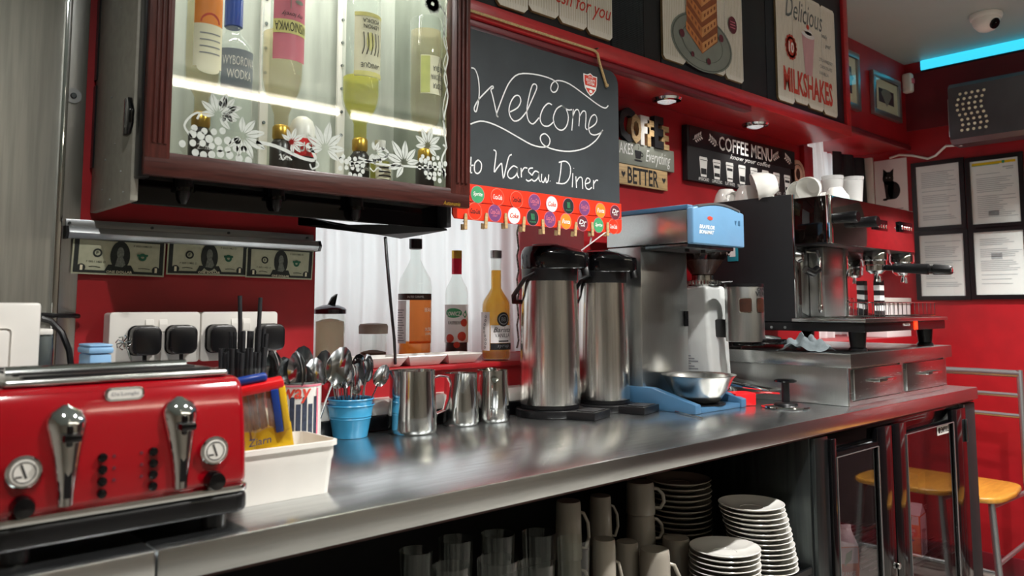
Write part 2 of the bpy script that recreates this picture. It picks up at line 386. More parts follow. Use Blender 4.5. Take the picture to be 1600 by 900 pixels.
# first window
win = struct('window_1', MB().box(WX0, WX0+0.05, 1.93, 1.98, ZS, 1.75).box(WX1-0.05, WX1, 1.93, 1.98, ZS, 1.75).box(WX0, WX1, 1.93, 1.98, ZS, ZS+0.05).box(WX0, WX1, 1.93, 1.98, 1.70, 1.75).box(1.2, 1.24, 1.93, 1.98, ZS, 1.75), 'white_pl')
part('pane', MB().box(WX0+0.05, 1.2, 1.95, 1.956, ZS+0.05, 1.70), 'glass', win); part('pane', MB().box(1.24, WX1-0.05, 1.95, 1.956, ZS+0.05, 1.70), 'glass', win)
win2 = struct('window_2', MB().box(VX0, VX0+0.05, 1.93, 1.98, 1.02, 1.915).box(XR-0.05, XR, 1.93, 1.98, 1.02, 1.915).box(VX0, XR, 1.93, 1.98, 1.02, 1.07).box(VX0, XR, 1.93, 1.98, 1.865, 1.915).box(3.44, 3.48, 1.93, 1.98, 1.02, 1.915), 'white_pl')
part('pane', MB().box(VX0+0.05, 3.44, 1.95, 1.956, 1.07, 1.865), 'glass', win2); part('pane', MB().box(3.48, XR-0.05, 1.95, 1.956, 1.07, 1.865), 'glass', win2)

def curtain(name, label, x0, x1, y, z0, z1, amp, waves, lean=0.0):
    n = 150; rows = 14; mb = MB(); V = []; Fc = []
    for j in range(rows+1):
        t = j/rows; z = z0+(z1-z0)*t
        for i in range(n+1):
            s = i/n; ph = s*waves*2*PI
            yy = y+amp*(0.45+0.55*(1-t))*(math.sin(ph+1.3*math.sin(3*s*PI))+0.4*math.sin(2.3*ph+2*t))+0.004*math.sin(9*t+5*s)
            V.append((x0+(x1-x0)*s+lean*(1-t)*math.sin(s*9), yy, z))
    for j in range(rows):
        for i in range(n): a = j*(n+1)+i; Fc.append((a, a+1, a+n+2, a+n+1))
    mb.add(V, Fc, True)
    return tag(part(name, mb, 'curtain'), label, 'curtain')
curtain('net_curtain', 'white net curtain hanging behind the syrup bottles in the window', WX0+0.006, WX1-0.006, 1.77, ZS+0.003, 1.745, 0.012, 9, 0.012)
curtain('net_curtain', 'white curtain gathered beside the coffee menu above the coffee machine', 2.97, 3.40, 1.66, 1.025, 1.912, 0.03, 6)
curtain('net_curtain', 'pale curtain in the window low behind the coffee machine', 3.42, 3.93, 1.80, 1.025, 1.912, 0.02, 7)
bxx = thing('ledge_carton', 'white carton on the window ledge, glimpsed below the espresso machine', 'carton', (3.8, 1.62, 1.02))
part('body', MB().box(3.66, 3.93, 1.515, 1.70, 1.0205, 1.17, 0.003), 'paper', bxx)
part('lid', MB().box(3.655, 3.935, 1.51, 1.705, 1.1702, 1.20, 0.003), 'white_pl', bxx)
# dark apron in the window corner
mb = MB(); V = []; Fc = []
for j in range(9):
    for i in range(25):
        s = i/24; V.append((3.60+0.33*s, 1.70+0.012*math.sin(s*17+j*0.3), 1.30+0.59*j/8))
for j in range(8):
    for i in range(24): a = j*25+i; Fc.append((a, a+1, a+26, a+25))
mb.add(V, Fc, True)
tag(part('hanging_apron', mb, 'navy'), 'dark apron hanging in the window corner left of the cat poster', 'apron')

# bulkhead with the three breakfast signs
BX0, BX1, BY, BZ = 1.034, 2.88, 1.295, 1.785
bulk = struct('wall_bulkhead', MB().box(BX0, BX1, BY+0.012, YW, BZ+0.006, ZC), 'maroon')
struct('trim_4', MB().box(BX0, BX1, BY-0.006, YW, BZ, BZ+0.04, 0.002), 'red_gloss')
struct('trim_5', MB().box(BX1-0.034, BX1, BY-0.006, BY+0.03, BZ+0.04, ZC, 0.002), 'red_gloss')
struct('trim_6', MB().box(BX0, 2.2, BY+0.002, BY+0.03, BZ-0.016, BZ, 0.002), 'maroon')
xs = [BX0, 1.53, 1.665, 1.74, 2.145, 2.30, BX1-0.034]
for i in range(6):
    part('panel', MB().box(xs[i]+0.002, xs[i+1]-0.002, BY+0.004, BY+0.013, BZ+0.041, ZC-0.002, 0.0015), 'navy' if i % 2 else 'black_matt', bulk)
mb = MB()                                                  # fine mesh of the speaker grille between the first two signs
for i in range(26):
    x = 1.535+0.125*i/25; mb.box(x-0.0009, x+0.0009, BY+0.002, BY+0.005, BZ+0.042, ZC-0.003)
for i in range(100):
    z = BZ+0.043+0.49*i/99; mb.box(1.534, 1.662, BY+0.0015, BY+0.0025, z-0.0007, z+0.0007)
part('grille_mesh', mb, 'slate', bulk)

# steel cladding at the far left
st = thing('steel_cupboard', 'tall brushed steel cupboard side at the far left behind the toaster', 'cupboard', (0.05, 1.47, 0))
part('body', MB().box(-0.6, 0.318, 1.46, 1.509, 0, 2.3, 0.003), mat('soft_brushed_steel', 'b4b4ac', 0.42, 0.75, var=0.2, scale=6, stretch=(20, 20, 1)), st)
part('edge_bead', MB().box(0.316, 0.327, 1.452, 1.50, 0, 2.3, 0.003), 'chrome', st)
ss = thing('steel_wall_strip', 'narrow bright steel strip with a screw beside the red wall', 'strip', (0.345, 1.49, 0.9))
part('sheet', MB().box(0.328, 0.362, 1.490, 1.509, 0.9, 2.3, 0.001), 'steel_v', ss)
p = at_y(114, 150, 1.49); part('washer', MB().cyl((p.x, 1.487, p.z), 0.013, 0.003, 20, 'Y'), 'alu', ss); part('screw', MB().cyl((p.x, 1.484, p.z), 0.005, 0.004, 12, 'Y', 0.001), 'steel_dark', ss)

# ================================================================== COUNTER
CT, CF, CB, CE = 0.90, 0.907, 1.445, 2.865
ctr = thing('worktop', 'long brushed steel worktop with a folded front edge', 'worktop', (1.2, 1.2, 0.86))
sx = at_y(246, 850, CF).x
part('left_sheet', MB().box(-1.19, sx-0.0006, CF, CB, 0.862, CT, 0.003), 'steel_top', ctr)
part('right_sheet', MB().box(sx+0.0006, CE, CF, CB, 0.862, CT, 0.003), 'steel_top', ctr)
part('underside', MB().box(-1.19, CE-0.01, CF+0.012, CB, 0.856, 0.8615), 'wood', ctr)
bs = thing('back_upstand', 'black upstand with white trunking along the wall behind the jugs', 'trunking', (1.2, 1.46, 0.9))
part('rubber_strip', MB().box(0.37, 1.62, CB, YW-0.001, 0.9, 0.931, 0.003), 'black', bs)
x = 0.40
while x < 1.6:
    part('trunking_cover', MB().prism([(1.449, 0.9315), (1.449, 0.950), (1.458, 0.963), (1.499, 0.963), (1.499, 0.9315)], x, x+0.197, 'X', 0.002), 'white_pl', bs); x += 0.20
# under the counter: open shelving and fridge end
sh = thing('counter_carcass', 'dark metal shelving under the worktop holding crockery', 'shelving', (0.9, 1.2, 0))
part('back_panel', MB().box(-1.18, 1.775, 1.40, 1.42, 0, 0.855), 'black_matt', sh)
part('shelf', MB().box(-1.18, 1.775, 0.925, 1.40, 0.53, 0.55, 0.002), 'black_matt', sh)
part('plinth', MB().box(-1.18, 1.775, 0.99, 1.03, 0, 0.53), 'black_matt', sh)
part('end_panel', MB().box(1.776, 1.785, 0.925, 1.40, 0, 0.855, 0.001), 'steel_dark', sh)
mb = MB()
for i in range(40): mb.box(1.62+0.15*i/39-0.0008, 1.62+0.15*i/39+0.0008, 0.93, 1.10, 0.5505, 0.553)
for i in range(60): mb.box(1.62, 1.771, 0.93+0.17*i/59-0.0008, 0.93+0.17*i/59+0.0008, 0.553, 0.555)
mb.box(1.615, 1.773, 0.925, 0.931, 0.5505, 0.564)
tag(part('mesh_mat', mb, 'black'), 'black mesh draining mat under the right plate stack', 'mat')

# fridge under the right end of the counter
FY = 0.92
fx = lambda px, py: at_y(px, py, FY).x
fr = thing('bottle_fridge', 'black under-counter bottle fridge with two glass doors', 'fridge', (2.3, 1.17, 0))
X0, X1, X2, X3 = 1.787, 1.852, fx(1505, 700), 2.852
part('left_post', MB().box(X0, X1, FY-0.004, 1.40, 0, 0.853, 0.002), 'steel_dark', fr)
part('right_post', MB().box(X2+0.006, X3, FY-0.006, 1.40, 0, 0.853, 0.003), 'black_matt', fr)
part('post_edge', MB().box(X2+0.002, X2+0.006, FY-0.007, FY+0.01, 0, 0.853), 'alu', fr)
part('header', MB().box(X1, X2, FY+0.006, 1.40, 0.815, 0.853, 0.002), 'black_gloss', fr)
part('back', MB().box(X1, X2, 1.37, 1.40, 0.02, 0.815), 'black_matt', fr)
part('floor_pan', MB().box(X1, X2, FY+0.03, 1.37, 0.0, 0.06), 'black_matt', fr)
zA, zB = at_y(1317, 824, 1.0).z-0.235, at_y(1424, 868, 0.99).z; xm = (X1+X2)/2-0.03
for xa_, xb_, z in ((X1+0.004, xm, zA), (xm+0.004, X2-0.004, zB)):
    mb = MB()
    for i in range(16): mb.box(xa_, xb_, FY+0.03+0.33*i/15, FY+0.033+0.33*i/15, z-0.004, z)
    mb.box(xa_, xb_, FY+0.03, FY+0.034, z-0.012, z); part('wire_shelf', mb, 'alu', fr)
def fdoor(xa, xb, ga, gb, zt):
    d = part('door', MB().box(xa, ga, FY-0.012, FY+0.004, 0.07, 0.845, 0.002).box(gb, xb, FY-0.012, FY+0.004, 0.07, 0.845, 0.002).box(ga, gb, FY-0.012, FY+0.004, zt, 0.812).box(ga, gb, FY-0.012, FY+0.004, 0.07, 0.12), 'black_gloss', fr)
    part('glass', MB().box(ga, gb, FY-0.006, FY-0.002, 0.12, zt), 'fridge_glass', d)
    part('bright_bead', MB().box(ga-0.002, ga+0.001, FY-0.0135, FY-0.011, 0.12, zt).box(gb-0.001, gb+0.003, FY-0.0135, FY-0.011, 0.12, zt).box(ga, gb, FY-0.0135, FY-0.011, zt-0.001, zt+0.001), 'alu', d)
    return d
g1a, g1b, g2a, g2b = fx(1300, 710), fx(1365, 700), fx(1410, 690), fx(1484, 680)
d1 = fdoor(X1, (g1b+g2a)/2-0.004, g1a, g1b, 0.800); d2 = fdoor((g1b+g2a)/2+0.004, X2, g2a, g2b, 0.810)
p = at_y(1403, 884, FY-0.012); part('lock', MB().cyl((p.x, FY-0.018, p.z), 0.008, 0.006, 16, 'Y', 0.001), 'chrome', d2)
part('hinge', MB().box(X2-0.012, X2-0.004, FY-0.018, FY-0.011, 0.74, 0.81, 0.002), 'steel_dark', d2)
p = at_y(1473, 671, FY-0.0065)
pr = Print(face_y(FY-0.0065)); pr.rect(p.x-0.045, p.z-0.014, p.x+0.045, p.z+0.014); pr.done('badge', 'white_ink', d2)
pr = Print(face_y(FY-0.0065), 0.0012); pr.text('EMPIRE', p.x+0.012, p.z, 0.062, 0.016, bold=0.02); pr.disc(p.x-0.03, p.z, 0.009, seg=8); pr.done('badge_lettering', 'ink', d2)
xl_ = (at_y(1365, 700, FY).x+at_y(1410, 690, FY).x)/2
part('lamp', MB().box(xl_-0.008, xl_+0.008, FY+0.008, FY+0.018, 0.15, 0.78, 0.002), 'lampface', fr)
area('fridge_lamp', (xl_, FY+0.024, 0.47), (0.012, 0.6), 4.5, (1, 0.98, 0.95), (-PI/2, 0, 0))
def carton(x, y, z, ht, rz, label, big):
    c = thing('juice_carton', label, 'carton', (x, y, z), None, (0, 0, rz))
    a = 0.036
    part('box', MB().box(-a, a, -a, a, 0, ht*0.8, 0.002), mat('orange_carton', 'e8701c', 0.35, var=0.3, scale=14), c, True)
    part('gable', MB().prism([(-a, ht*0.8), (a, ht*0.8), (0.003, ht*0.95), (0.003, ht), (-0.003, ht), (-0.003, ht*0.95)], -a, a, 'X', 0.0008), 'paper', c, True)
    fm = lambda u, v, l: (u, -a-l, v); sm = lambda u, v, l: (-a-l, -u, v)
    q = Print(fm, 0.0008); q.rect(-a*0.9, ht*0.62, a*0.9, ht*0.79); q.done('top_panel', 'paper', c, True)
    q = Print(fm, 0.0015); q.disc(0.0, ht*0.47, a*0.8, ht*0.13); q.rect(-a*0.9, ht*0.02, a*0.9, ht*0.1); q.done('fruit_print', 'red_ink', c, True)
    q = Print(fm, 0.0022); q.text('ORANGE', 0, ht*0.51, a*1.3, ht*0.055, bold=0.02); q.text('JUICE', 0, ht*0.43, a*1.0, ht*0.055, bold=0.02); q.done('lettering', 'white_ink', c, True)
    q = Print(fm, 0.0022); q.disc(0, ht*0.32, a*0.55, ht*0.03); q.done('blue_oval', 'navy_film', c, True)
    q = Print(fm, 0.0018); q.poly([(-a*0.2, ht*0.6), (a*0.35, ht*0.66), (a*0.45, ht*0.77), (-a*0.05, ht*0.73)]); q.done('leaf_print', 'green', c, True)
    sm = lambda u, v, l: (a+l, u, v)
    q = Print(sm, 0.001); q.rect(-a*0.95, 0.001, a*0.95, ht*0.78); q.done('side_panel', 'paper', c, True)
    q = Print(sm, 0.0018)
    for i in range(14): q.rect(-a*0.7, ht*(0.05+0.035*i), a*(0.1+0.6*((i*7) % 5)/5), ht*(0.05+0.035*i)+0.003)
    q.done('small_print', 'paper_print', c, True)
    return c
p = at_y(1317, 880, 1.01); carton(p.x, 1.02, zA+0.0005, 0.235, FACE+0.15, 'orange juice carton standing behind the left fridge door', 1)
p = at_y(1424, 866, 1.0); carton(p.x, 1.00, zB+0.0005, at_y(1424, 783, 1.0).z-zB, FACE-0.7, 'orange juice carton turned sideways behind the right fridge door', 0)
p = at_y(1450, 818, 1.03)
sb = thing('drink_box', 'dark drinks box marked in white beside the turned juice carton', 'box', (p.x, 1.085, zB))
part('body', MB().box(p.x-0.04, p.x+0.05, 1.04, 1.13, zB+0.0005, zB+0.20, 0.002), 'black', sb)
q = Print(face_y(1.04)); q.text('cana', p.x-0.004, at_y(1450, 790, 1.04).z, 0.06, 0.016); q.done('lettering', 'white_ink', sb)

# ================================================================== DISPLAY CABINET
CX0, CX1, CYF, CYB = 0.378, 1.000, 1.282, 1.5
cz0 = at_y(202.7, 313.3, 1.282).z; fz0 = at_y(223.3, 271.3, 1.25).z
cab = thing('display_cabinet', 'wall-mounted spirits cabinet with a mahogany framed glass door', 'cabinet', (0.69, 1.39, cz0))
part('left_side', MB().box(CX0, CX0+0.012, CYF, CYB-0.002, cz0, 2.1, 0.002), 'grey_metal', cab)
part('right_side', MB().box(CX1-0.012, CX1, CYF, CYB-0.002, cz0, 2.1, 0.002), 'black_matt', cab)
part('back', MB().box(CX0+0.012, CX1-0.012, 1.478, 1.490, cz0+0.05, 2.1), mat('mirror_grey_back', 'b9bfb6', 0.3, var=0.25, scale=4, stretch=(8, 1, 1)), cab)
part('inner_lining', MB().box(CX1-0.0135, CX1-0.0122, CYF+0.002, 1.477, fz0+0.022, 2.05), mat('mirror_lining', 'c4c8c2', 0.08, 1.0, var=0.08, scale=6), cab)
part('roof', MB().box(CX0+0.012, CX1-0.012, CYF, CYB-0.002, 2.05, 2.1), 'grey_metal', cab)
part('floor_board', MB().box(CX0+0.012, CX1-0.012, CYF+0.002, 1.49, fz0+0.012, fz0+0.022), 'grey_metal', cab)
part('skirt', MB().box(CX0+0.013, CX1-0.013, CYF+0.03, CYF+0.04, cz0, fz0+0.012, 0.001), 'black_gloss', cab)
part('front_post', MB().box(CX0+0.004, CX0+0.020, CYF-0.024, CYF, fz0-0.004, 2.1, 0.002), 'black', cab)
mb = MB()
for k in range(4): mb.box(CX0-0.003, CX0, 1.486, 1.4985, 1.40+0.155*k, 1.545+0.155*k)
part('hinge_strip', mb, 'black', cab)
p = at_x(205, 182, CX0)
part('latch', MB().prism([(p.y-0.004, p.z-0.028), (p.y+0.016, p.z-0.03), (p.y+0.016, p.z+0.03), (p.y-0.002, p.z+0.03), (p.y-0.014, p.z+0.008), (p.y-0.013, p.z-0.012)], CX0-0.007, CX0+0.001, 'X', 0.002), 'black_gloss', cab)
mb = MB()
for a in ((165, 250), (180, 225), (189, 268), (172, 312), (193, 300), (160, 297), (175, 152), (190, 12)):
    q = at_x(a[0], a[1], CX0); mb.cyl((CX0-0.0015, q.y, q.z), 0.0016, 0.003, 8, 'X')
part('rivets', mb, 'alu', cab)
# door: frame with reeded stiles, pane, etching
DY0, DY1 = 1.250, 1.268
lx0, lx1 = at_y(223.5, 271, DY0).x, at_y(266, 238, DY0).x
rx0, rx1 = at_y(704, 296, DY0).x, at_y(734.5, 331, DY0).x
iz0 = at_y(266, 238, DY0).z
door = part('door', MB().box(lx0, rx1, DY0, DY1, fz0, iz0, 0.003), 'wood', cab)
part('top_rail', MB().box(lx0, rx1, DY0, DY1, 2.051, 2.1, 0.003), 'wood', door)
for n_, xa, xb in (('stile', lx0, lx1), ('stile', rx0, rx1)):
    part(n_, MB().box(xa, xb, DY0-0.001, DY1, iz0-0.012, 2.05, 0.003), 'wood_v', door)
    mb = MB(); wd = xb-xa
    for k in range(3):
        xc = xa+wd*(0.34+0.21*k); mb.tube([(xc, DY0-0.0015, iz0+0.012), (xc, DY0-0.002, iz0+0.02), (xc, DY0-0.002, 2.02)], wd*0.075, 8)
    part('reeding', mb, 'wood_v', door)
part('pane', MB().box(lx1-0.004, rx0+0.004, 1.258, 1.262, iz0-0.004, 2.045), 'glass_pane', door)
pr = Print(face_y(DY0)); p = at_y(706, 318, DY0); pr.text('Autonumis', p.x, p.z, 0.043, 0.0085, shear=0.2, bold=0.02); pr.done('maker_lettering', 'gold', door)
GP = face_y(1.258); et = Print(GP, 0.0006)
def G(px, py): q = at_y(px, py, 1.2575); return (q.x, q.z)
def leafy(px, py, s, rot):
    c = G(px, py)
    for k in range(7):
        a = rot+(k-3)*0.66; L = s*(1.0-0.10*abs(k-3)); wv = s*(0.155-0.012*abs(k-3)); d = (math.cos(a), math.sin(a)); n = (-d[1], d[0])
        for side in (-1, 1):                                # two half lobes either side of a clear mid-rib
            P = [(0.16, 0.08), (0.30, 0.55), (0.48, 1.0), (0.66, 0.95), (0.84, 0.55), (1.0, 0.08)]
            et.poly([(c[0]+d[0]*L*t+n[0]*side*wv*q_, c[1]+d[1]*L*t+n[1]*side*wv*q_) for t, q_ in P])
def grapes(px, py, s, rows, slant):
    c = G(px, py)
    for j, n in enumerate(rows):
        for i in range(n):
            u = c[0]+(i-(n-1)/2)*s*2.2+slant*j*s+(s*0.9 if j % 2 else 0); v = c[1]-j*s*1.95+0.45*s*math.sin(i*5+j*2); u += 0.35*s*math.sin(i*7+j*3); k_ = 0.78+0.2*math.sin(i*3+j*5)**2
            et.disc(u, v, s*k_, s*k_*1.06, 12)
grapes(325, 203, 0.0066, [4, 6, 8, 7], 0.9); grapes(545, 246, 0.0052, [3, 5, 5, 3], 0.6); grapes(672, 246, 0.0054, [4, 6, 6, 5, 3], 0.5)
leafy(340, 180, 0.042, 1.2); leafy(378, 212, 0.046, -0.4); leafy(508, 232, 0.050, 1.4); leafy(632, 255, 0.05, 2.2); leafy(668, 228, 0.042, 1.3); leafy(585, 238, 0.03, -0.2); leafy(455, 222, 0.03, 0.6); leafy(352, 172, 0.03, 0.3)
def vine(pts, wd): et.stroke([G(*q) for q in pts], wd)
vine([(300, 215), (288, 196), (300, 180), (312, 176), (308, 186)], 0.0035); vine([(400, 222), (430, 228), (470, 246), (492, 250), (488, 236), (478, 226)], 0.006); vine([(492, 250), (498, 258), (488, 264), (484, 256)], 0.003)
vine([(548, 256), (575, 252), (600, 248), (606, 238), (596, 232)], 0.005); vine([(560, 246), (590, 256), (640, 260), (665, 262)], 0.004); vine([(438, 240), (442, 250), (448, 244), (456, 250)], 0.0025)
vine([(578, 262), (584, 268), (590, 262), (596, 266)], 0.0025); vine([(664, 262), (690, 262), (694, 280), (690, 250), (697, 232), (692, 226)], 0.004)
vine([(688, 10), (698, 30), (693, 60), (700, 90), (694, 120), (700, 150), (693, 190), (698, 232)], 0.0035); vine([(700, 0), (692, 40), (699, 75), (693, 100), (699, 130), (692, 170), (697, 210)], 0.002)
for k in range(7): leafy(676, 6, 0.024, k*0.9)
et.done('etched_vine', 'etch', door)
# pouring spouts and the lowered flap below the cabinet
for a in ((288, 292), (432, 306), (556, 322)):
    q = at_y(a[0], a[1], 1.30)
    sp = part('spout', MB().cyl((q.x, 1.30, q.z-0.002), 0.014, 0.03, 16).lathe([(0.004, -0.028), (0.008, -0.02), (0.010, -0.004), (0.010, 0.004)], (q.x, 1.30, q.z), 14), 'black', cab)
    part('collar', MB().cyl((q.x, 1.30, q.z-0.008), 0.017, 0.006, 16), 'black_gloss', sp)
A_, B_, C_ = at_y(466, 337, 1.44), at_y(592, 367, 1.32), at_y(699, 360, 1.295)
part('flap', MB().add([A_, B_, C_, (CX1-0.003, 1.46, cz0-0.012), (A_.x, A_.y, cz0-0.001), (B_.x, B_.y, cz0-0.001), (CX1-0.003, C_.y, cz0-0.001), (CX1-0.003, 1.46, cz0-0.001)], [(3, 2, 1, 0), (4, 5, 6, 7), (0, 1, 5, 4), (1, 2, 6, 5), (2, 3, 7, 6), (3, 0, 4, 7)]), 'black_matt', cab)
mb = MB().tube([at_y(602, 371, 1.33), at_y(604, 400, 1.35), at_y(610, 470, 1.42), at_y(616, 530, 1.485), (at_y(618, 552, 1.50).x, 1.50, ZS+0.008)], 0.0034, 8)
tag(part('hanging_cable', mb, 'black'), 'thick black cable hanging from the cabinet down to the sill', 'cable')
# unseen lamp added under the cabinet roof to brighten the inside
part('added_lamp_strip', MB().box(CX0+0.03, CX1-0.03, 1.29, 1.305, 2.036, 2.049, 0.002), 'lampface', cab)
area('cabinet_fill_lamp', ((CX0+CX1)/2, 1.31, 2.03), (0.55, 0.03), 2.6, (1, 0.97, 0.9), (0.35, 0, 0))
# uprights inside
for a in (410, 531, 634):
    q = at_y(a, 190, 1.465); part('bracket_rail', MB().box(q.x-0.009, q.x+0.009, 1.460, 1.468, fz0+0.03, 2.04, 0.001), 'white_pl', cab)
    mb = MB()
    for k in range(9): mb.cyl((q.x, 1.458, fz0+0.06+0.05*k), 0.0034, 0.003, 10, 'Y')
    part('rail_screws', mb, 'steel_dark', cab)

def bottle(name, label, loc, r, hb, hs, rn, hn, glass='bottle_glass', liquid=None, lvl=0.6, cap=None, caph=0.018, flip=False, rz=0.0, rc=None, upside=False):
    b = thing(name, label, 'bottle', loc, None, (0, PI, 0) if flip else (0, 0, rz))
    H = hb+hs+hn
    prof = [(r*0.9, 0), (r, 0.006), (r, hb), (r*0.93, hb+hs*0.3), (rn+(r-rn)*0.32, hb+hs*0.72), (rn, hb+hs), (rn, H)]
    g = part('glass', MB().lathe(prof, seg=28), glass, b, True)
    if liquid:
        zl = lvl*H; ri = r*0.94; lp = [(0.00001, 0.005), (ri*0.9, 0.005), (ri, 0.01)]
        def rad(z):
            for (r0, z0), (r1, z1) in zip(prof[2:], prof[3:]):
                if z0 <= z <= z1: return (r0+(r1-r0)*(z-z0)/(z1-z0+1e-9))*0.93
            return ri
        if flip:
            lp = [(0.00001, zl), (rad(zl) if zl > hb else ri, zl)]+[(rad(z), z) for z in [zl+(H-zl)*k/8 for k in range(1, 9)]]+[(0.00001, H)]
        elif zl <= hb: lp += [(ri, zl), (0.00001, zl)]
        else: lp += [(ri, hb)]+[(rad(hb+(zl-hb)*k/8), hb+(zl-hb)*k/8) for k in range(1, 9)]+[(0.00001, zl)]
        part('liquid', MB().lathe(lp, seg=28), liquid, b, True)
    if cap:
        cr = rc or rn*1.18
        part('cap', MB().lathe([(0.00001, H+0.004), (cr, H+0.004), (cr, H-caph+0.002), (rn*1.02, H-caph)][::-1], seg=20), cap, b, True)
    return b, H
def wraplabel(b, r, z0, z1, u, material, name='paper_label', lift=0.0008):
    q = Print(face_cyl(r), lift); q.rect(-u, z0, u, z1, 16); return q.done(name, material, b, True)
fb = fz0+0.022                                       # cabinet floor
def inverted(px0, px1, ylab, label, z_sh, r, colr, liq, lvl, build):
    pass
def optic(x, y, z, label, grp='spirit measures in the cabinet'):
    o = thing('spirit_measure', label, 'measure', (x, y, z), None)
    part('chamber', MB().lathe([(0.00001, 0), (0.017, 0), (0.019, 0.01), (0.019, 0.05), (0.012, 0.06), (0.00001, 0.06)], seg=20), 'black', o, True)
    part('collar', MB().lathe([(0.013, 0.06), (0.015, 0.064), (0.015, 0.082), (0.012, 0.086), (0.00001, 0.086)], seg=20), 'gold', o, True)
    part('foot', MB().cyl((0, 0, -0.012), 0.009, 0.012, 14), 'chrome', o, True)
    q = Print(face_cyl(0.019), 0.0006); q.text('25ml', 0, 0.026, 0.022, 0.009); q.done('lettering', 'white_ink', o, True)
    return o
YB = 1.304
def optic_bottle(px, label, mlabel, r, hb, hs, rn, hn, liq, lvl):
    q = at_y(px, 240, YB); optic(q.x, YB, fb+0.013, mlabel)
    top = fb+0.013+0.084
    return bottle('spirit_bottle', label, (q.x, YB, top+hb+hs+hn), r, hb, hs, rn, hn, 'bottle_glass', liq, lvl, None, flip=True)
b, H = optic_bottle(312, 'upside-down bottle with orange watermelon label at the cabinet left', 'black spirit measure below the orange watermelon label bottle', 0.029, 0.27, 0.035, 0.012, 0.03, 'pale_liq', 0.35)
wraplabel(b, 0.029, 0.10, 0.262, 0.026, 'orange'); q = Print(face_cyl(0.029), 0.0014); q.rect(-0.026, 0.19, 0.026, 0.262, 10); q.disc(0, 0.262, 0.02, 0.012); q.done('cream_panel', 'cream', b, True)
q = Print(face_cyl(0.029), 0.002); q.poly([(0.016*math.cos(a*PI/10), 0.187-0.016*math.sin(a*PI/10)) for a in range(11)]); q.done('fruit_print', 'red_ink', b, True)
q = Print(face_cyl(0.029), 0.002)
for k in range(4): q.rect(-0.018, 0.205+0.011*k, 0.016, 0.207+0.011*k, 6)
q.done('small_print', 'paper_print', b, True)
q0 = at_y(360, 200, 1.40)
b, H = bottle('spirit_bottle', 'upright clear vodka bottle with blue neck and white lettering', (q0.x, 1.40, fb), 0.036, 0.245, 0.035, 0.014, 0.06, 'bottle_glass', None, 0, 'navy_film', 0.05)
wraplabel(b, 0.036, 0.165, 0.242, 0.034, mat('grey_blue_label', '7d8794', 0.4, var=0.1, scale=40)); q = Print(face_cyl(0.036), 0.0016); q.text('WYBOROWA', 0.0, 0.220, 0.062, 0.017); q.text('WODKA', 0, 0.195, 0.046, 0.017); q.done('lettering', 'white_ink', b, True)
b, H = optic_bottle(438, 'upside-down bottle with pink label beside the vodka', 'black spirit measure below the pink label bottle', 0.0365, 0.285, 0.07, 0.013, 0.02, 'pale_liq', 0.55)
wraplabel(b, 0.0365, 0.10, 0.262, 0.034, 'pink'); q = Print(face_cyl(0.0365), 0.0015); q.rect(-0.034, 0.19, 0.034, 0.215, 12); q.done('gold_band', 'paleyellow', b, True)
q = Print(face_cyl(0.0365), 0.0022); q.text('WISNIOWKA', 0, 0.2025, 0.062, 0.017); q.text('my lovely', 0, 0.18, 0.04, 0.011, shear=0.3); q.done('lettering', 'ink', b, True)
q = Print(face_cyl(0.0365), 0.0018); q.disc(-0.012, 0.155, 0.009, 0.004); q.disc(-0.008, 0.14, 0.008, 0.004); q.stroke([(0.005, 0.17), (0.004, 0.14), (-0.002, 0.11)], 0.0012); q.done('leaf_print', 'sage', b, True)
b, H = optic_bottle(562, 'upside-down bottle of pale yellow liqueur with cream and yellow label', 'black spirit measure below the cream and yellow label bottle', 0.036, 0.235, 0.05, 0.013, 0.030, 'lemon_liq', 0.62)
wraplabel(b, 0.036, 0.075, 0.20, 0.033, 'cream'); q = Print(face_cyl(0.036), 0.0015); q.rect(-0.033, 0.19, 0.033, 0.199, 12); q.rect(-0.033, 0.076, 0.033, 0.083, 12); q.disc(0.002, 0.132, 0.008, 0.018); q.done('yellow_bands', 'paleyellow', b, True)
q = Print(face_cyl(0.036), 0.0022); q.text('LANIQUE', 0, 0.178, 0.040, 0.011); q.text('LEMON', 0, 0.103, 0.032, 0.008); q.text('VODKA', 0, 0.092, 0.036, 0.008)
for k in range(5): q.stroke([(-0.016+0.008*k, 0.115), (-0.018+0.008*k, 0.14), (-0.014+0.008*k, 0.158)], 0.0015)
q.done('lettering', 'ink', b, True)
b, H = optic_bottle(664, 'upside-down herbal vodka bottle with green and white label at the right', 'black spirit measure below the green and white label bottle', 0.033, 0.20, 0.04, 0.013, 0.035, 'pale_liq', 0.1)
wraplabel(b, 0.033, 0.085, 0.165, 0.031, 'cream'); q = Print(face_cyl(0.033), 0.0015); q.rect(0.012, 0.087, 0.03, 0.163, 6); q.done('green_panel', mat('pale_green_label', 'c4c878', 0.5, var=0.1, scale=40), b, True)
q = Print(face_cyl(0.033), 0.0022); q.text('WODKA', -0.01, 0.148, 0.032, 0.011); q.text('ZOLADKOWA', -0.01, 0.130, 0.04, 0.011); q.text('GORZKA', -0.01, 0.112, 0.032, 0.011); q.done('lettering', 'ink', b, True)
p = at_y(470, 230, 1.30)
b = thing('squat_bottle', 'squat bottle with white domed top and red band in the cabinet', 'bottle', (p.x, 1.296, fb))
part('base', MB().lathe([(0.00001, 0), (0.024, 0), (0.025, 0.02), (0.025, 0.045)], seg=20), 'black', b, True)
part('dome', MB().lathe([(0.025, 0.075), (0.024, 0.095), (0.018, 0.112), (0.009, 0.119), (0.00001, 0.12)], seg=20), 'white_pl', b, True)
part('band', MB().lathe([(0.0255, 0.044), (0.0255, 0.076)], seg=20), 'red_pl', b, True)
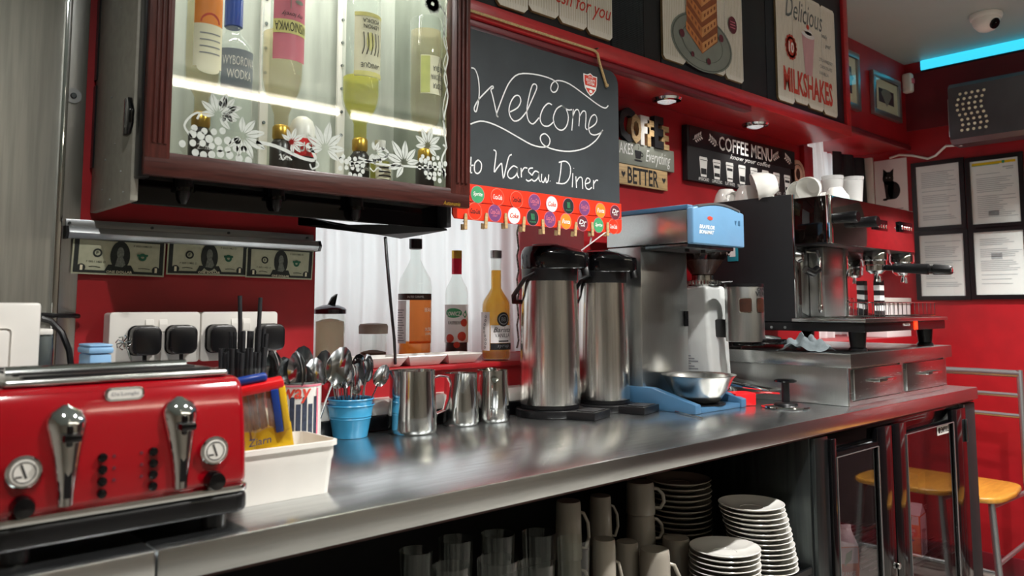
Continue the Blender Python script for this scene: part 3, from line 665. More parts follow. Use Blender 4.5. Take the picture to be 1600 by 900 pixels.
q = Print(face_cyl(0.0255), 0.0008); q.text('UGK', 0, 0.06, 0.034, 0.018, bold=0.02); q.done('lettering', 'white_ink', b, True)
p = at_y(592, 250, 1.30)
b, H = bottle('spirit_bottle', 'small yellow liqueur bottle standing at the bottom of the cabinet', (p.x, 1.296, fb), 0.020, 0.055, 0.02, 0.009, 0.02, 'bottle_glass', 'lemon_liq', 0.6, 'white_pl', 0.016)
wraplabel(b, 0.021, 0.012, 0.05, 0.02, 'cream'); q = Print(face_cyl(0.021), 0.0015)
for k in range(4): q.rect(-0.014, 0.018+0.008*k, 0.013, 0.021+0.008*k, 4)
q.done('small_print', 'ink', b, True)

# ================================================================== LAMPS OF THE ROOM
def batten(x0, x1, y, label):
    t = thing('tube_light', label, 'lamp', ((x0+x1)/2, y, ZC), 'tube lights on the ceiling behind the viewer')
    part('housing', MB().box(x0, x1, y-0.05, y+0.05, ZC-0.035, ZC-0.001, 0.004), 'white_pl', t)
    part('tube', MB().cyl((x0+0.03, y, ZC-0.06), 0.018, x1-x0-0.06, 16, 'X'), 'tube', t)
    for xx in (x0, x1-0.03): part('end_cap', MB().box(xx, xx+0.03, y-0.03, y+0.03, ZC-0.085, ZC-0.036, 0.003), 'white_pl', t)
    return t
batten(0.7, 2.3, -1.45, 'long white tube light on the ceiling, nearer the left wall')
batten(2.32, 3.7, -1.47, 'long white tube light on the ceiling, nearer the right wall')
def downlight(x, y, z, r, label, power, cone=None, lit=True):
    t = thing('downlight', label, 'lamp', (x, y, z))
    part('bezel', MB().lathe([(r*0.62, -0.004), (r*0.66, -0.010), (r*0.92, -0.008), (r, -0.001), (r*0.62, -0.001)], seg=28), 'chrome', t, True)
    part('lens', MB().lathe([(0.00001, -0.016), (r*0.3, -0.015), (r*0.55, -0.010), (r*0.62, -0.003), (0.00001, -0.003)], seg=14), 'lampface' if lit else 'lens', t, True)
    if power:
        l = bpy.data.lights.new('downlight_beam', 'SPOT'); l.energy = power; l.spot_size = cone or 2.4; l.spot_blend = 0.6; l.shadow_soft_size = r*0.5; l.color = (1, 0.975, 0.94)
        o = bpy.data.objects.new('downlight_beam', l); o.location = (x, y, z-0.03); COL.objects.link(o)
    return t
for i, (x, y, pw) in enumerate(((0.12, 0.30, 27), (1.25, 0.30, 62), (2.35, 0.30, 66), (3.25, 0.55, 100), (0.7, -0.7, 26), (2.6, -0.7, 16))):
    downlight(x, y, ZC, 0.05, ['lit ceiling downlight nearest the steel cupboard', 'lit ceiling downlight above the jugs', 'lit ceiling downlight above the fridge', 'lit ceiling downlight nearest the framed documents', 'lit ceiling downlight behind the viewer to the left', 'lit ceiling downlight behind the viewer to the right'][i], pw, (None, None, None, 1.85, 1.6, 1.6)[i])
for i, (px, py) in enumerate(((1035, 156), (1180, 194))):
    q = at_z(px, py, BZ); downlight(q.x, min(q.y, 1.42), BZ, 0.046, ['chrome faceted downlight under the shelf above the coffee sign', 'chrome faceted downlight under the shelf above the coffee menu'][i], 0.6, 2.2, False)

# ================================================================== SIGNS ON THE BULKHEAD
SY0, SY1 = BY-0.004, BY+0.003            # front and back of the plank signs
def plank_sign(label, edges, zb, zt, tops=None):
    s = thing('plank_sign', label, 'sign', ((edges[0]+edges[-1])/2, SY1, zb))
    n = len(edges)-1; c = 0.012
    for i in range(n):
        a, b = edges[i]+0.0006, edges[i+1]-0.0006
        l = 0.010 if i == 0 else c; r_ = 0.010 if i == n-1 else c
        dz = 0.006*((i*3) % 4-1.5)/1.5
        poly = [(a+l, zb+dz), (b-r_, zb+dz), (b, zb+dz+r_), (b, zt-0.01), (b-0.01, zt), (a+0.01, zt), (a, zt-0.01), (a, zb+dz+l)]
        pl = part('plank', MB().prism(poly, SY0, SY1, 'Y'), 'plank_edge', s)
        k = 0.0016; pf = [(a+l, zb+dz+k), (b-r_, zb+dz+k), (b-k*0.4, zb+dz+r_), (b-k*0.4, zt-0.01), (b-0.01, zt-k), (a+0.01, zt-k), (a+k*0.4, zt-0.01), (a+k*0.4, zb+dz+l)]
        part('painted_face', MB().prism(pf, SY0-0.0006, SY0, 'Y'), 'plank', pl)
        g = Print(face_y(SY0), 0.0009); m_ = int((b-a)/0.0085)
        for j in range(m_):
            u = a+0.004+(b-a-0.008)*(j+0.5)/m_; g.rect(u-0.0011, zb+dz+0.016, u+0.0011, zt-0.014)
        g.done('stripes', mat('faint_stripe_ink', 'd8cdb8', 0.7, var=0.1, scale=60), pl)
    return s
SP = face_y(SY0)
def sx_(px, py): return at_y(px, py, SY0).x
def sz_(px, py): return at_y(px, py, SY0).z
# breakfast sign (only its lower edge shows)
e1 = [sx_(776, 5), sx_(825.3, 18), sx_(873.3, 33), sx_(917.3, 48), sx_(957, 60)]
z1 = (sz_(815, 18)+sz_(957, 62))/2
s1 = plank_sign('striped plank sign with red script, leftmost above the chalkboard', e1, z1, z1+0.43)
q = Print(SP, 0.0016); a = at_y(835, 12, SY0)
mid = at_y(878, 17, SY0); q.text('me fresh for you', mid.x+0.03, z1+0.062, 0.30, 0.05, shear=0.35, bold=0.004); q.done('lettering', 'red_ink', s1)
q = Print(SP, 0.0016); q.disc(mid.x+0.02, z1+0.185, 0.20, 0.085, 32); q.done('plate_print', 'cream', s1)
q = Print(SP, 0.0022); q.ring(mid.x+0.02, z1+0.185, 0.165, 0.168, 36, 0.42); q.ring(mid.x+0.02, z1+0.185, 0.196, 0.2, 36, 0.42); q.done('plate_rim_print', 'plank_edge', s1)
q = Print(SP, 0.0028); q.disc(mid.x-0.03, z1+0.20, 0.07, 0.03); q.disc(mid.x+0.07, z1+0.19, 0.05, 0.025); q.done('food_print', 'waffle', s1)
# waffle sign
e2 = [sx_(1036, 80), sx_(1071.7, 96), sx_(1104, 108), sx_(1134, 120), sx_(1162, 130)]
z2 = (sz_(1037, 88)+sz_(1163, 131))/2
s2 = plank_sign('striped plank sign with a waffle on a grey plate', e2, z2, z2+0.42)
c = at_y(1097, 52, SY0)
q = Print(SP, 0.0016); q.disc(c.x, c.z-0.03, 0.155, 0.085, 36); q.done('plate_print', 'plategrey', s2)
q = Print(SP, 0.0022); q.ring(c.x, c.z-0.03, 0.143, 0.149, 36, 0.55); q.ring(c.x, c.z-0.03, 0.10, 0.103, 36, 0.55); q.done('plate_rim_print', mat('dark_plate_ink', '5f665f', 0.6, var=0.1, scale=40), s2)
wx, wz = c.x-0.005, c.z-0.045
q = Print(SP, 0.0026); q.poly([(wx-0.074, wz+0.035), (wx, wz-0.018), (wx+0.082, wz+0.035), (wx+0.082, wz+0.225), (wx+0.004, wz+0.27), (wx-0.074, wz+0.225)]); q.done('waffle_shadow_print', mat('waffle_pocket_ink', '9c5630', 0.6, var=0.2, scale=50), s2)
for k in range(4):
    zz = wz+0.046*k
    for s_, m_ in ((-1, 'waffle'), (1, mat('light_waffle_print', 'e6a468', 0.6, var=0.2, scale=50))):
        w_ = 0.078*s_-0.002*s_*(k % 2)
        q = Print(SP, 0.0032); q.poly([(wx, zz-0.016), (wx+w_, zz+0.037), (wx+w_, zz+0.062), (wx, zz+0.014)]); q.done('waffle_layer', m_, s2)
        q = Print(SP, 0.0038)
        for t in range(4): u0, u1 = wx+w_*(0.14+0.22*t), wx+w_*(0.25+0.22*t); b0 = zz-0.006+abs(u0-wx)*0.66; q.poly([(u0, b0), (u1, b0+abs(u1-u0)*0.66), (u1, b0+abs(u1-u0)*0.66+0.010), (u0, b0+0.010)])
        o = q.done('waffle_pockets', mat('waffle_pocket_ink', '9c5630'), s2); o['kind'] = 'stuff'
q = Print(SP, 0.0032); q.poly([(wx-0.07, wz+0.205), (wx, wz+0.165), (wx+0.078, wz+0.205), (wx+0.004, wz+0.25)]); q.done('waffle_top', 'waffle', s2)
for u, v, r_ in ((-0.10, 0.02, 0.012), (0.098, 0.05, 0.012), (-0.05, -0.03, 0.008), (0.03, -0.035, 0.010), (-0.02, 0.225, 0.014), (0.012, 0.238, 0.016), (0.04, 0.222, 0.013)):
    q = Print(SP, 0.0046); q.disc(wx+u, wz+v, r_, r_, 12); q.done('berry_print', 'berry', s2)
q = Print(SP, 0.004); bx = at_y(1143, 40, SY0); q.disc(bx.x, bx.z, 0.023, 0.027, 20); q.done('round_badge', 'berry', s2)
q = Print(SP, 0.0046)
for k in range(3): q.rect(bx.x-0.014, bx.z-0.010+0.009*k, bx.x+0.014, bx.z-0.007+0.009*k)
q.done('badge_lettering', 'pink', s2)
# milkshake sign
e3 = [sx_(1216, 150), sx_(1242, 160), sx_(1264, 168), sx_(1287.5, 176), sx_(1309, 184)]
z3 = (sz_(1218, 153)+sz_(1307, 184))/2; t3 = sz_(1306, 20)
s3 = plank_sign('white plank sign advertising milkshakes in red capitals', e3, z3, t3)
c = at_y(1262, 145, SY0); q = Print(SP, 0.0016); q.text('MILKSHAKES', (e3[0]+e3[-1])/2, z3+0.075, 0.345, 0.085, bold=0.03); q.done('lettering', 'red_ink', s3)
q = Print(SP, 0.0016); q.text('Delicious', sx_(1256, 22), sz_(1256, 22), 0.26, 0.075, shear=0.3); q.done('script_lettering', mat('slate_ink', '6d7474', 0.6, var=0.1, scale=40), s3)
gx = sx_(1263, 90); gt, gb_ = sz_(1263, 56), sz_(1263, 118)
q = Print(SP, 0.0016); q.poly([(gx-0.026, gb_), (gx+0.022, gb_), (gx+0.046, gt), (gx-0.046, gt)]); q.done('milkshake_print', 'shake', s3)
q = Print(SP, 0.0022); q.disc(gx, gt, 0.046, 0.012); q.disc(gx, gt+0.012, 0.028, 0.012); q.done('cream_print', 'paper', s3)
q = Print(SP, 0.003); q.disc(gx-0.002, gt+0.028, 0.010, 0.009); q.done('cherry_print', 'red_ink', s3)
q = Print(SP, 0.003)
bq = at_y(1235, 74, SY0)
for k in range(14): a = 2*PI*k/14; q.disc(bq.x+0.031*math.cos(a), bq.z+0.036*math.sin(a), 0.009, 0.009, 8)
q.disc(bq.x, bq.z, 0.032, 0.037); q.done('badge_print', 'red_ink', s3)
q = Print(SP, 0.0036); q.text('10', bq.x, bq.z, 0.034, 0.038, bold=0.03); q.done('badge_number', 'white_ink', s3)
q = Print(SP, 0.0016)
for (px, py), wd, s_ in (((1290, 97), 0.10, 'STRAWBERRY'), ((1290, 107), 0.09, 'CHOCOLATE'), ((1287, 116), 0.07, 'VANILLA')): q.text(s_, sx_(px, py), sz_(px, py), wd, 0.012)
q.text('totally', sx_(1287, 58), sz_(1287, 58), 0.045, 0.02, shear=0.3); q.text('great!', sx_(1293, 74), sz_(1293, 74), 0.042, 0.02, shear=0.3); q.done('small_lettering', mat('slate_ink', '6d7474'), s3)

# ================================================================== CHALKBOARD
BDY = 1.292
bx0, bx1 = at_y(702, 335, BDY).x+0.012, at_y(969, 362, BDY).x
bz1 = at_y(955, 118, BDY).z+0.012; tz1 = at_y(968, 319, BDY).z; tz0 = at_y(970, 366, BDY).z
bd = thing('chalkboard', 'black chalkboard with white chalk writing hanging beside the glass cabinet', 'chalkboard', ((bx0+bx1)/2, BDY, tz0))
rc = 0.035
poly = [(bx0, tz0+0.01), (bx1, tz0+0.01), (bx1, bz1-rc)]+[(bx1-rc+rc*math.cos(a*PI/12), bz1-rc+rc*math.sin(a*PI/12)) for a in range(1, 6)]+[(bx1-rc, bz1), (bx0, bz1)]
part('board', MB().prism(poly, BDY, BDY+0.008, 'Y', 0.0006, 1), 'slate', bd)
def cpx(pts): return [(lambda q: (q.x, q.z))(at_y(700+a/3, 100+b/3, BDY)) for a, b in pts]
ch = Print(face_y(BDY), 0.0009)
for s_ in ([(108, 18), (125, 25), (139, 60), (145, 110), (143, 165), (133, 218), (125, 222), (122, 205), (140, 170), (175, 132), (205, 104), (211, 112), (200, 122), (208, 150), (228, 240), (233, 246), (226, 238), (240, 195), (265, 130), (290, 82), (330, 48), (400, 48), (470, 65), (505, 85), (515, 105), (506, 128), (490, 132), (480, 115), (490, 88), (520, 78), (570, 95), (640, 145), (700, 190), (735, 207), (750, 195)],
           [(290, 225), (325, 205), (340, 175), (332, 150), (313, 150), (295, 175), (285, 210), (290, 245), (310, 268), (338, 258), (368, 222)],
           [(368, 222), (398, 155), (415, 112), (408, 95), (393, 102), (377, 160), (368, 222), (376, 265), (398, 281), (425, 252)],
           [(486, 192), (468, 185), (444, 210), (430, 255), (443, 286), (470, 291), (497, 268)],
           [(532, 195), (507, 212), (492, 255), (504, 295), (530, 311), (554, 292), (563, 250), (552, 212), (532, 195), (560, 215), (580, 214)],
           [(586, 212), (583, 260), (579, 312)], [(582, 255), (594, 220), (608, 215), (615, 238), (612, 292)], [(614, 248), (630, 222), (644, 226), (645, 262), (643, 298), (652, 308)],
           [(655, 305), (688, 283), (697, 258), (687, 238), (669, 250), (658, 288), (664, 323), (685, 333), (710, 325), (725, 310)],
           [(104, 282), (150, 268), (200, 278), (260, 305), (330, 345), (390, 378), (440, 390), (470, 382), (476, 352), (456, 328), (436, 334), (432, 355), (450, 382), (500, 402), (570, 410), (640, 395), (690, 360), (715, 325), (722, 312)],
           [(107, 435), (104, 505), (112, 508)], [(92, 480), (118, 474)], [(140, 450), (125, 465), (123, 500), (137, 514), (153, 498), (155, 466), (140, 450)],
           [(212, 403), (224, 412), (221, 450), (215, 506), (228, 490), (248, 466), (252, 480), (258, 536), (270, 490), (284, 435), (298, 425)],
           [(326, 488), (305, 478), (282, 502), (279, 525), (295, 537), (318, 520), (327, 486), (323, 518), (331, 535)], [(341, 487), (343, 532)], [(343, 508), (356, 487), (371, 489)],
           [(397, 488), (381, 490), (376, 505), (390, 520), (391, 540), (375, 549), (364, 541)], [(426, 510), (408, 502), (394, 520), (393, 541), (405, 549), (422, 532), (427, 507), (425, 540), (433, 553)],
           [(438, 515), (437, 545), (447, 555), (456, 532), (459, 556), (468, 546), (471, 518)], [(477, 548), (478, 550)],
           [(530, 462), (526, 510), (517, 562)], [(518, 462), (550, 456), (572, 482), (569, 530), (545, 560), (506, 558)], [(584, 512), (581, 578)], [(588, 488), (588, 491)],
           [(598, 527), (601, 581)], [(602, 552), (613, 533), (627, 536), (630, 586)], [(643, 562), (661, 556), (664, 542), (651, 535), (642, 556), (646, 580), (660, 588), (673, 578)], [(681, 545), (681, 586)], [(682, 562), (692, 546), (702, 546)]):
    ch.stroke(cpx(s_), 0.0032)
ch.done('chalk_writing', 'chalk', bd)
# rope over the front of the shelf and down to the hole
nail = at_y(929, 79, BY-0.008); hole = at_y(946, 134, BDY)
rp = [at_y(734, 16, BY-0.008-0.004)]+[at_y(734+195*k/8, 16+63*k/8, BY-0.012) for k in range(1, 9)]+[Vector((nail.x+0.006, BY-0.013, nail.z-0.008))]+[Vector((nail.x+(hole.x-nail.x)*t, BY-0.012+0.006*t, nail.z+(hole.z-nail.z)*t)) for t in (0.3, 0.6, 0.85, 1.0)]
part('rope', MB().tube(rp, 0.0034, 8), 'rope', bd); part('knot', MB().lathe([(0.00001, -0.006), (0.005, -0.003), (0.0055, 0.002), (0.00001, 0.006)], hole-Vector((0, 0.004, 0)), 10), 'rope', bd)
part('nail', MB().cyl((nail.x, BY-0.02, nail.z+0.003), 0.0022, 0.014, 8, 'Y'), 'steel_dark', bd)
# shield sticker
c = at_y(922, 131, BDY); k = 0.0235; sp_ = [(-1, 0.85), (-0.45, 0.85), (0, 1.05), (0.45, 0.85), (1, 0.85), (0.98, 0.1), (0.8, -0.55), (0.45, -0.95), (0, -1.25), (-0.45, -0.95), (-0.8, -0.55), (-0.98, 0.1)]
stk = Print(face_y(BDY), 0.001); stk.poly([(c.x+a*k*1.08, c.z+b*k*1.08) for a, b in sp_]); so = stk.done('shield_sticker', 'white_ink', bd)
q = Print(face_y(BDY), 0.0016); q.poly([(c.x+a*k*0.95, c.z+b*k*0.95) for a, b in sp_]); q.done('red_field', 'red_ink', so)
q = Print(face_y(BDY), 0.0022); q.text('SECURITY', c.x, c.z+0.008, 0.034, 0.0065, bold=0.02); q.text('SYSTEM', c.x, c.z, 0.026, 0.0065, bold=0.02); q.text('ZOSI', c.x, c.z+0.0165, 0.018, 0.005); q.rect(c.x-0.02, c.z-0.013, c.x+0.02, c.z-0.007); q.disc(c.x, c.z-0.02, 0.006, 0.004); q.done('sticker_lettering', 'white_ink', so)
# scarlet tin strip with round drink badges
tin = thing('tin_strip', 'scarlet tin strip printed with round soft drink badges below the chalkboard', 'tin strip', ((bx0+bx1)/2, BDY-0.004, tz0))
zm = (tz0+tz1)/2; r_ = 0.016; tx0 = bx0-0.008
pl = [(tx0+r_*0.4, tz0), (bx1-r_, tz0)]+[(bx1-r_+r_*math.sin(a*PI/8), tz0+r_-r_*math.cos(a*PI/8)) for a in range(1, 5)]+[(bx1, zm-0.0008), (tx0, zm-0.0008), (tx0, tz0+r_*0.6)]
part('lower_band', MB().prism(pl, BDY-0.006, BDY-0.0015, 'Y', 0.0008, 1), 'tin_red', tin)
part('upper_band', MB().prism([(tx0+0.004, zm+0.0008), (bx1, zm+0.0008), (bx1, tz1), (tx0+0.004, tz1)], BDY-0.005, BDY-0.0015, 'Y', 0.0006, 1), 'tin_red', tin)
TY = face_y(BDY-0.006)
def badge(px, py, col, words, ink, rr=0.0180, sh=0.25):
    c = at_y(px, py, BDY-0.006)
    q = Print(TY, 0.0003); q.disc(c.x, c.z, rr*1.07, rr*1.07, 26); o = q.done('badge_ring', 'pink' if col != 'tin_red' else mat('coral_ink', 'f58a76', 0.5), tin)
    q = Print(TY, 0.0008); q.disc(c.x, c.z, rr, rr, 26); q.done('badge_disc', col, o)
    q = Print(TY, 0.0014)
    for i, s_ in enumerate(words): q.text(s_, c.x, c.z+(0.0 if len(words) == 1 else 0.003-0.009*i), rr*(1.45 if i == 0 else 0.8), rr*(0.62 if i == 0 else 0.22), shear=sh, bold=0.015)
    q.done('badge_lettering', ink, o)
def monster(px, py):
    c = at_y(px, py, BDY-0.006); rr = 0.0180
    q = Print(TY, 0.0003); q.disc(c.x, c.z, rr*1.07, rr*1.07, 26); o = q.done('badge_ring', 'pink', tin)
    q = Print(TY, 0.0008); q.disc(c.x, c.z, rr, rr, 26); q.done('badge_disc', 'ink', o)
    q = Print(TY, 0.0014)
    for k in (-1, 0, 1): q.stroke([(c.x+k*0.004-0.001, c.z+0.009), (c.x+k*0.004, c.z+0.002), (c.x+k*0.0035+0.0005, c.z-0.005)], 0.0018)
    q.text('MONSTER', c.x, c.z-0.010, rr*1.1, rr*0.2); q.done('badge_mark', 'green', o)
BPOS = {'u': [(746, 304), (777, 308), (807, 312), (835, 316), (862, 319), (888, 322), (913, 325), (938, 329), (961, 332)], 'l': [(742, 330), (773, 333), (803, 337), (832, 340), (859, 343), (884, 346), (910, 349), (935, 352), (958, 354)]}
kinds = {'S': ('green', ['Sprite'], 'white_ink'), 'C': ('tin_red', ['Coca-Cola'], 'white_ink'), 'Z': ('tin_red', ['Coca-Cola'], 'ink'), 'P': ('purple', ['Coca-Cola', 'CHERRY'], 'pink'), 'D': ('white_ink', ['Coke'], 'red_ink'), 'F': ('orange', ['Fanta'], 'white_ink'), 'R': ('berry', ['Dr', 'PEPPER'], 'white_ink')}
for row, seq in (('u', 'SCZPDMPFR'), ('l', 'ZPDMPFRSC')):
    for (px, py), k in zip(BPOS[row], seq):
        if k == 'M': monster(px, py)
        else: badge(px, py, *kinds[k])
# clothes pegs along the lower edge
PEG = []
for i, (px, py) in enumerate(((728, 346), (760, 345), (791, 345), (819, 350), (849, 354), (874, 356), (900, 358), (926, 358), (950, 358))):
    c = at_y(px, py, BDY-0.010); tilt = (0.0, 0.08, -0.05, 0.1, -0.06, 0.05, 0.12, -0.03, 0.04)[i]
    if i == 0:
        pg = thing('clothes_peg', 'tiny wooden clothes peg on the scarlet tin strip, leftmost', 'clothes peg', (c.x, BDY-0.010, c.z), 'tiny pegs on the tin strip', (0, tilt, 0))
        part('front_arm', MB().prism([(-0.0042, -0.017), (0.0042, -0.017), (0.0042, 0.011), (0.003, 0.017), (-0.003, 0.017), (-0.0042, 0.011)], -0.0005, 0.0028, 'Y', 0.0006, 1), 'pine', pg, True)
        part('back_arm', MB().box(-0.004, 0.004, 0.0095, 0.0125, -0.017, -0.005), 'pine', pg, True)
        part('spring', MB().cyl((-0.0048, 0.003, 0.0), 0.0017, 0.0096, 8, 'X'), 'alu', pg, True)
    else: dup(pg, (c.x, BDY-0.010, c.z), (0, tilt, 0), 'tiny wooden clothes peg on the scarlet tin strip, '+('rightmost' if i == 8 else ORD[i]+' from the left'))

# ================================================================== SIGNS ON THE RED WALL
WY = YW-0.014
def wz(px, py): return at_y(px, py, WY)
cs = thing('coffee_sign', 'layered wooden sign reading coffee makes everything better', 'sign', (1.93, YW, wz(1000, 290).z))
a, b = wz(1053, 236), wz(1050, 268); gx0 = at_y(960, 230, WY).x-0.05; gx1 = a.x
part('middle_board', MB().box(gx0, gx1, WY, YW-0.002, wz(1050, 269).z, wz(1050, 236).z, 0.001), 'sage', cs)
zc = (wz(1050, 269).z+wz(1050, 236).z)/2
q = Print(face_y(WY)); q.text('MAKES', at_y(975, 239, WY).x, zc+0.012, 0.085, 0.034, bold=0.01); q.done('capital_lettering', 'white_ink', cs); q = Print(face_y(WY)); q.text('Everything', at_y(1030, 250, WY).x-0.005, zc-0.004, 0.125, 0.048, shear=0.35); q.done('lettering', 'white_ink', cs)
cx = at_y(997, 245, WY).x; q = Print(face_y(WY)); q.poly([(cx-0.016, zc+0.012), (cx+0.016, zc+0.012), (cx+0.012, zc-0.012), (cx-0.012, zc-0.012)]); q.ring(cx+0.018, zc+0.002, 0.004, 0.007, 12); q.disc(cx, zc-0.018, 0.02, 0.003); q.stroke([(cx, zc+0.016), (cx+0.004, zc+0.022), (cx, zc+0.03)], 0.0015); q.done('cup_print', 'ink', cs)
lz0, lz1 = wz(1040, 298).z, wz(1045, 268).z-0.002; lx = wz(1043, 280).x
part('lower_board', MB().box(gx0+0.01, lx, WY, YW-0.002, lz0, lz1, 0.001), 'pine', cs)
zc = (lz0+lz1)/2; q = Print(face_y(WY)); q.text('BETTER', at_y(1005, 276, WY).x, zc, 0.148, 0.05, bold=0.015); q.done('lettering', 'ink', cs)
for px in (974, 1037):
    q = Print(face_y(WY)); u = at_y(px, 276, WY).x; q.poly([(u, zc-0.010), (u+0.009, zc+0.002), (u+0.0085, zc+0.007), (u+0.004, zc+0.008), (u, zc+0.004), (u-0.004, zc+0.008), (u-0.0085, zc+0.007), (u-0.009, zc+0.002)]); q.done('heart_print', 'ink', cs)
lz = wz(1050, 236).z
for px, s_, m_, wd, ht in ((979, 'C', 'black_matt', 0.075, 0.105), (992, 'O', 'pine', 0.05, 0.09), (1007, 'F', 'white_pl', 0.042, 0.092), (1017, 'F', 'pine', 0.04, 0.082), (1028, 'E', 'black_matt', 0.045, 0.10), (1039, 'E', 'pine', 0.036, 0.075)):
    V, Fc = glyphs(s_, 0, 0.045); u = wz(px, 215).x; y0 = WY-0.006+0.003*(px % 2)
    mb = MB(); n = len(V); P0 = [(u+x*wd, y0, lz+ht/2+z*ht-0.002) for x, z in V]; P1 = [(x, YW-0.003, z) for x, y, z in P0]
    mb.add(P0+P1, Fc+[tuple(i+n for i in f[::-1]) for f in Fc])
    ed = {}
    for f in Fc:
        for i in range(len(f)):
            e = (f[i], f[(i+1) % len(f)]); ed[tuple(sorted(e))] = ed.get(tuple(sorted(e)), []) + [e]
    mb.add(P0+P1, [(e[0][0], e[0][1], e[0][1]+n, e[0][0]+n) for e in ed.values() if len(e) == 1])
    part('letter', mb, m_, cs)
MY = 1.478
m0, m1 = at_y(1073, 195, MY), at_y(1241, 240, MY); mz0, mz1 = at_y(1073, 280, MY).z, at_y(1073, 194, MY).z
ms = thing('menu_board', 'black coffee menu board with white cup icons above the coffee machine', 'menu board', ((m0.x+m1.x)/2, YW, mz0))
part('board', MB().box(m0.x, m1.x, MY, YW-0.002, mz0, mz1, 0.001), 'black_matt', ms)
part('header', MB().box(m0.x+0.012, m1.x, MY-0.001, MY, mz0+(mz1-mz0)*0.62, mz1), 'black', ms)
W_ = m1.x-m0.x; Hm = mz1-mz0; mp = face_y(MY-0.001)
q = Print(mp); q.text('COFFEE MENU', m0.x+W_*0.51, mz0+Hm*0.80, W_*0.50, Hm*0.27, bold=0.012); q.text('know your coffee', m0.x+W_*0.545, mz0+Hm*0.575, W_*0.38, Hm*0.12, shear=0.4); q.done('lettering', 'white_ink', ms)
for ox, d in ((0.08, 1), (0.215, -1), (0.79, 1), (0.93, -1)):
    q = Print(mp); u, v = m0.x+W_*ox, mz0+Hm*0.80
    for k in range(4):
        for sg_ in (-1, 1):
            a = d*0.35+sg_*0.8+(0 if d > 0 else PI); L = 0.019; x_, z_ = u+d*(k-1.6)*W_*0.015, v+(k-1.6)*0.005; e, n = (math.cos(a), math.sin(a)), (-math.sin(a), math.cos(a))
            q.poly([(x_+e[0]*L*t+n[0]*L*w_, z_+e[1]*L*t+n[1]*L*w_) for t, w_ in ((0.12, 0), (0.4, 0.17), (0.7, 0.16), (1, 0), (0.7, -0.16), (0.4, -0.17))])
    q.stroke([(u-W_*0.036*d, v-0.010), (u, v), (u+W_*0.036*d, v+0.011)], 0.0016); q.done('leaf_sprig', 'white_ink', ms)
for k, s_ in enumerate(('AMERICANO', 'CAPPUCCINO', 'FLAT WHITE', 'MACCHIATO', 'LATTE', 'MOCHA', 'ESPRESSO', 'CORTADO')):
    u = m0.x+W_*(0.125+0.112*k); v = mz0+Hm*0.27; hw, hh = W_*0.032, Hm*0.17
    q = Print(mp, 0.0006); q.poly([(u-hw*0.72, v-hh), (u+hw*0.72, v-hh), (u+hw, v+hh*0.8), (u+hw*1.08, v+hh*0.85), (u+hw*0.95, v+hh*1.15), (u-hw*0.95, v+hh*1.15), (u-hw*1.08, v+hh*0.85), (u-hw, v+hh*0.8)]); o = q.done('cup_icon', 'white_ink', ms)
    q = Print(mp, 0.0012); q.rect(u-hw*0.7, v-hh*0.75, u+hw*0.7, v-hh*(0.1+0.25*(k % 3)));
    if k % 3 != 0: q.rect(u-hw*0.75, v+hh*0.2, u+hw*0.75, v+hh*0.5)
    q.rect(u-hw*0.9, v+hh*0.78, u+hw*0.9, v+hh*0.84); q.done('fill_mark', 'ink', o)
    q = Print(mp, 0.0006); q.text(s_, u, mz0+Hm*0.055, W_*0.085, Hm*0.06); q.done('caption', 'white_ink', ms)
p = at_y(1246, 272, 1.47)
rd = thing('round_plaque', 'round pinkish wooden plaque at the right end of the menu board', 'plaque', (2.86, YW, 1.63))
c = at_y(1247, 272, 1.478); part('disc', MB().cyl((c.x, 1.478, c.z), 0.055, 0.006, 32, 'Y', 0.001), mat('pinkish_wood', 'c49a84', 0.6, var=0.2, scale=30), rd)
q = Print(face_y(1.478)); q.ring(c.x, c.z, 0.036, 0.039, 30); q.disc(c.x, c.z, 0.016, 0.022, 12); q.done('cup_print', 'bean', rd)

# ================================================================== SOCKET WALL
def rbox2(x0, x1, z0, z1, r, n=4):
    P = []
    for cx_, cz_, a0 in ((x1-r, z0+r, -PI/2), (x1-r, z1-r, 0), (x0+r, z1-r, PI/2), (x0+r, z0+r, PI)):
        for k in range(n+1): a = a0+PI/2*k/n; P.append((cx_+r*math.cos(a), cz_+r*math.sin(a)))
    return P
KY = 1.462
k0, k1 = at_y(172, 488, KY), at_y(313.5, 488, KY); k2, k3 = at_y(315.5, 488, KY), at_y(434, 488, KY); kz = k0.z
for i, (a, b) in enumerate(((k0.x, k1.x), (k2.x, k3.x))):
    s = thing('double_socket', ['white double wall socket above the toaster, left one', 'white double wall socket behind the black straws, right one'][i], 'socket', ((a+b)/2, YW, kz-0.09))
    part('box', MB().prism(rbox2(a+0.001, b-0.001, kz-0.088, kz-0.001, 0.005), KY+0.008, YW-0.001, 'Y'), 'white_pl', s)
    part('plate', MB().prism(rbox2(a, b, kz-0.09, kz, 0.006), KY, KY+0.008, 'Y', 0.0015), 'white_pl', s)
    m = (a+b)/2
    for dx in (-0.019, 0.004):
        part('rocker_switch', MB().prism([(KY-0.001, kz-0.035), (KY-0.003, kz-0.022), (KY-0.0008, kz-0.013), (KY+0.002, kz-0.013), (KY+0.002, kz-0.035)], m+dx, m+dx+0.014, 'X', 0.0005, 1), 'white_pl', s)
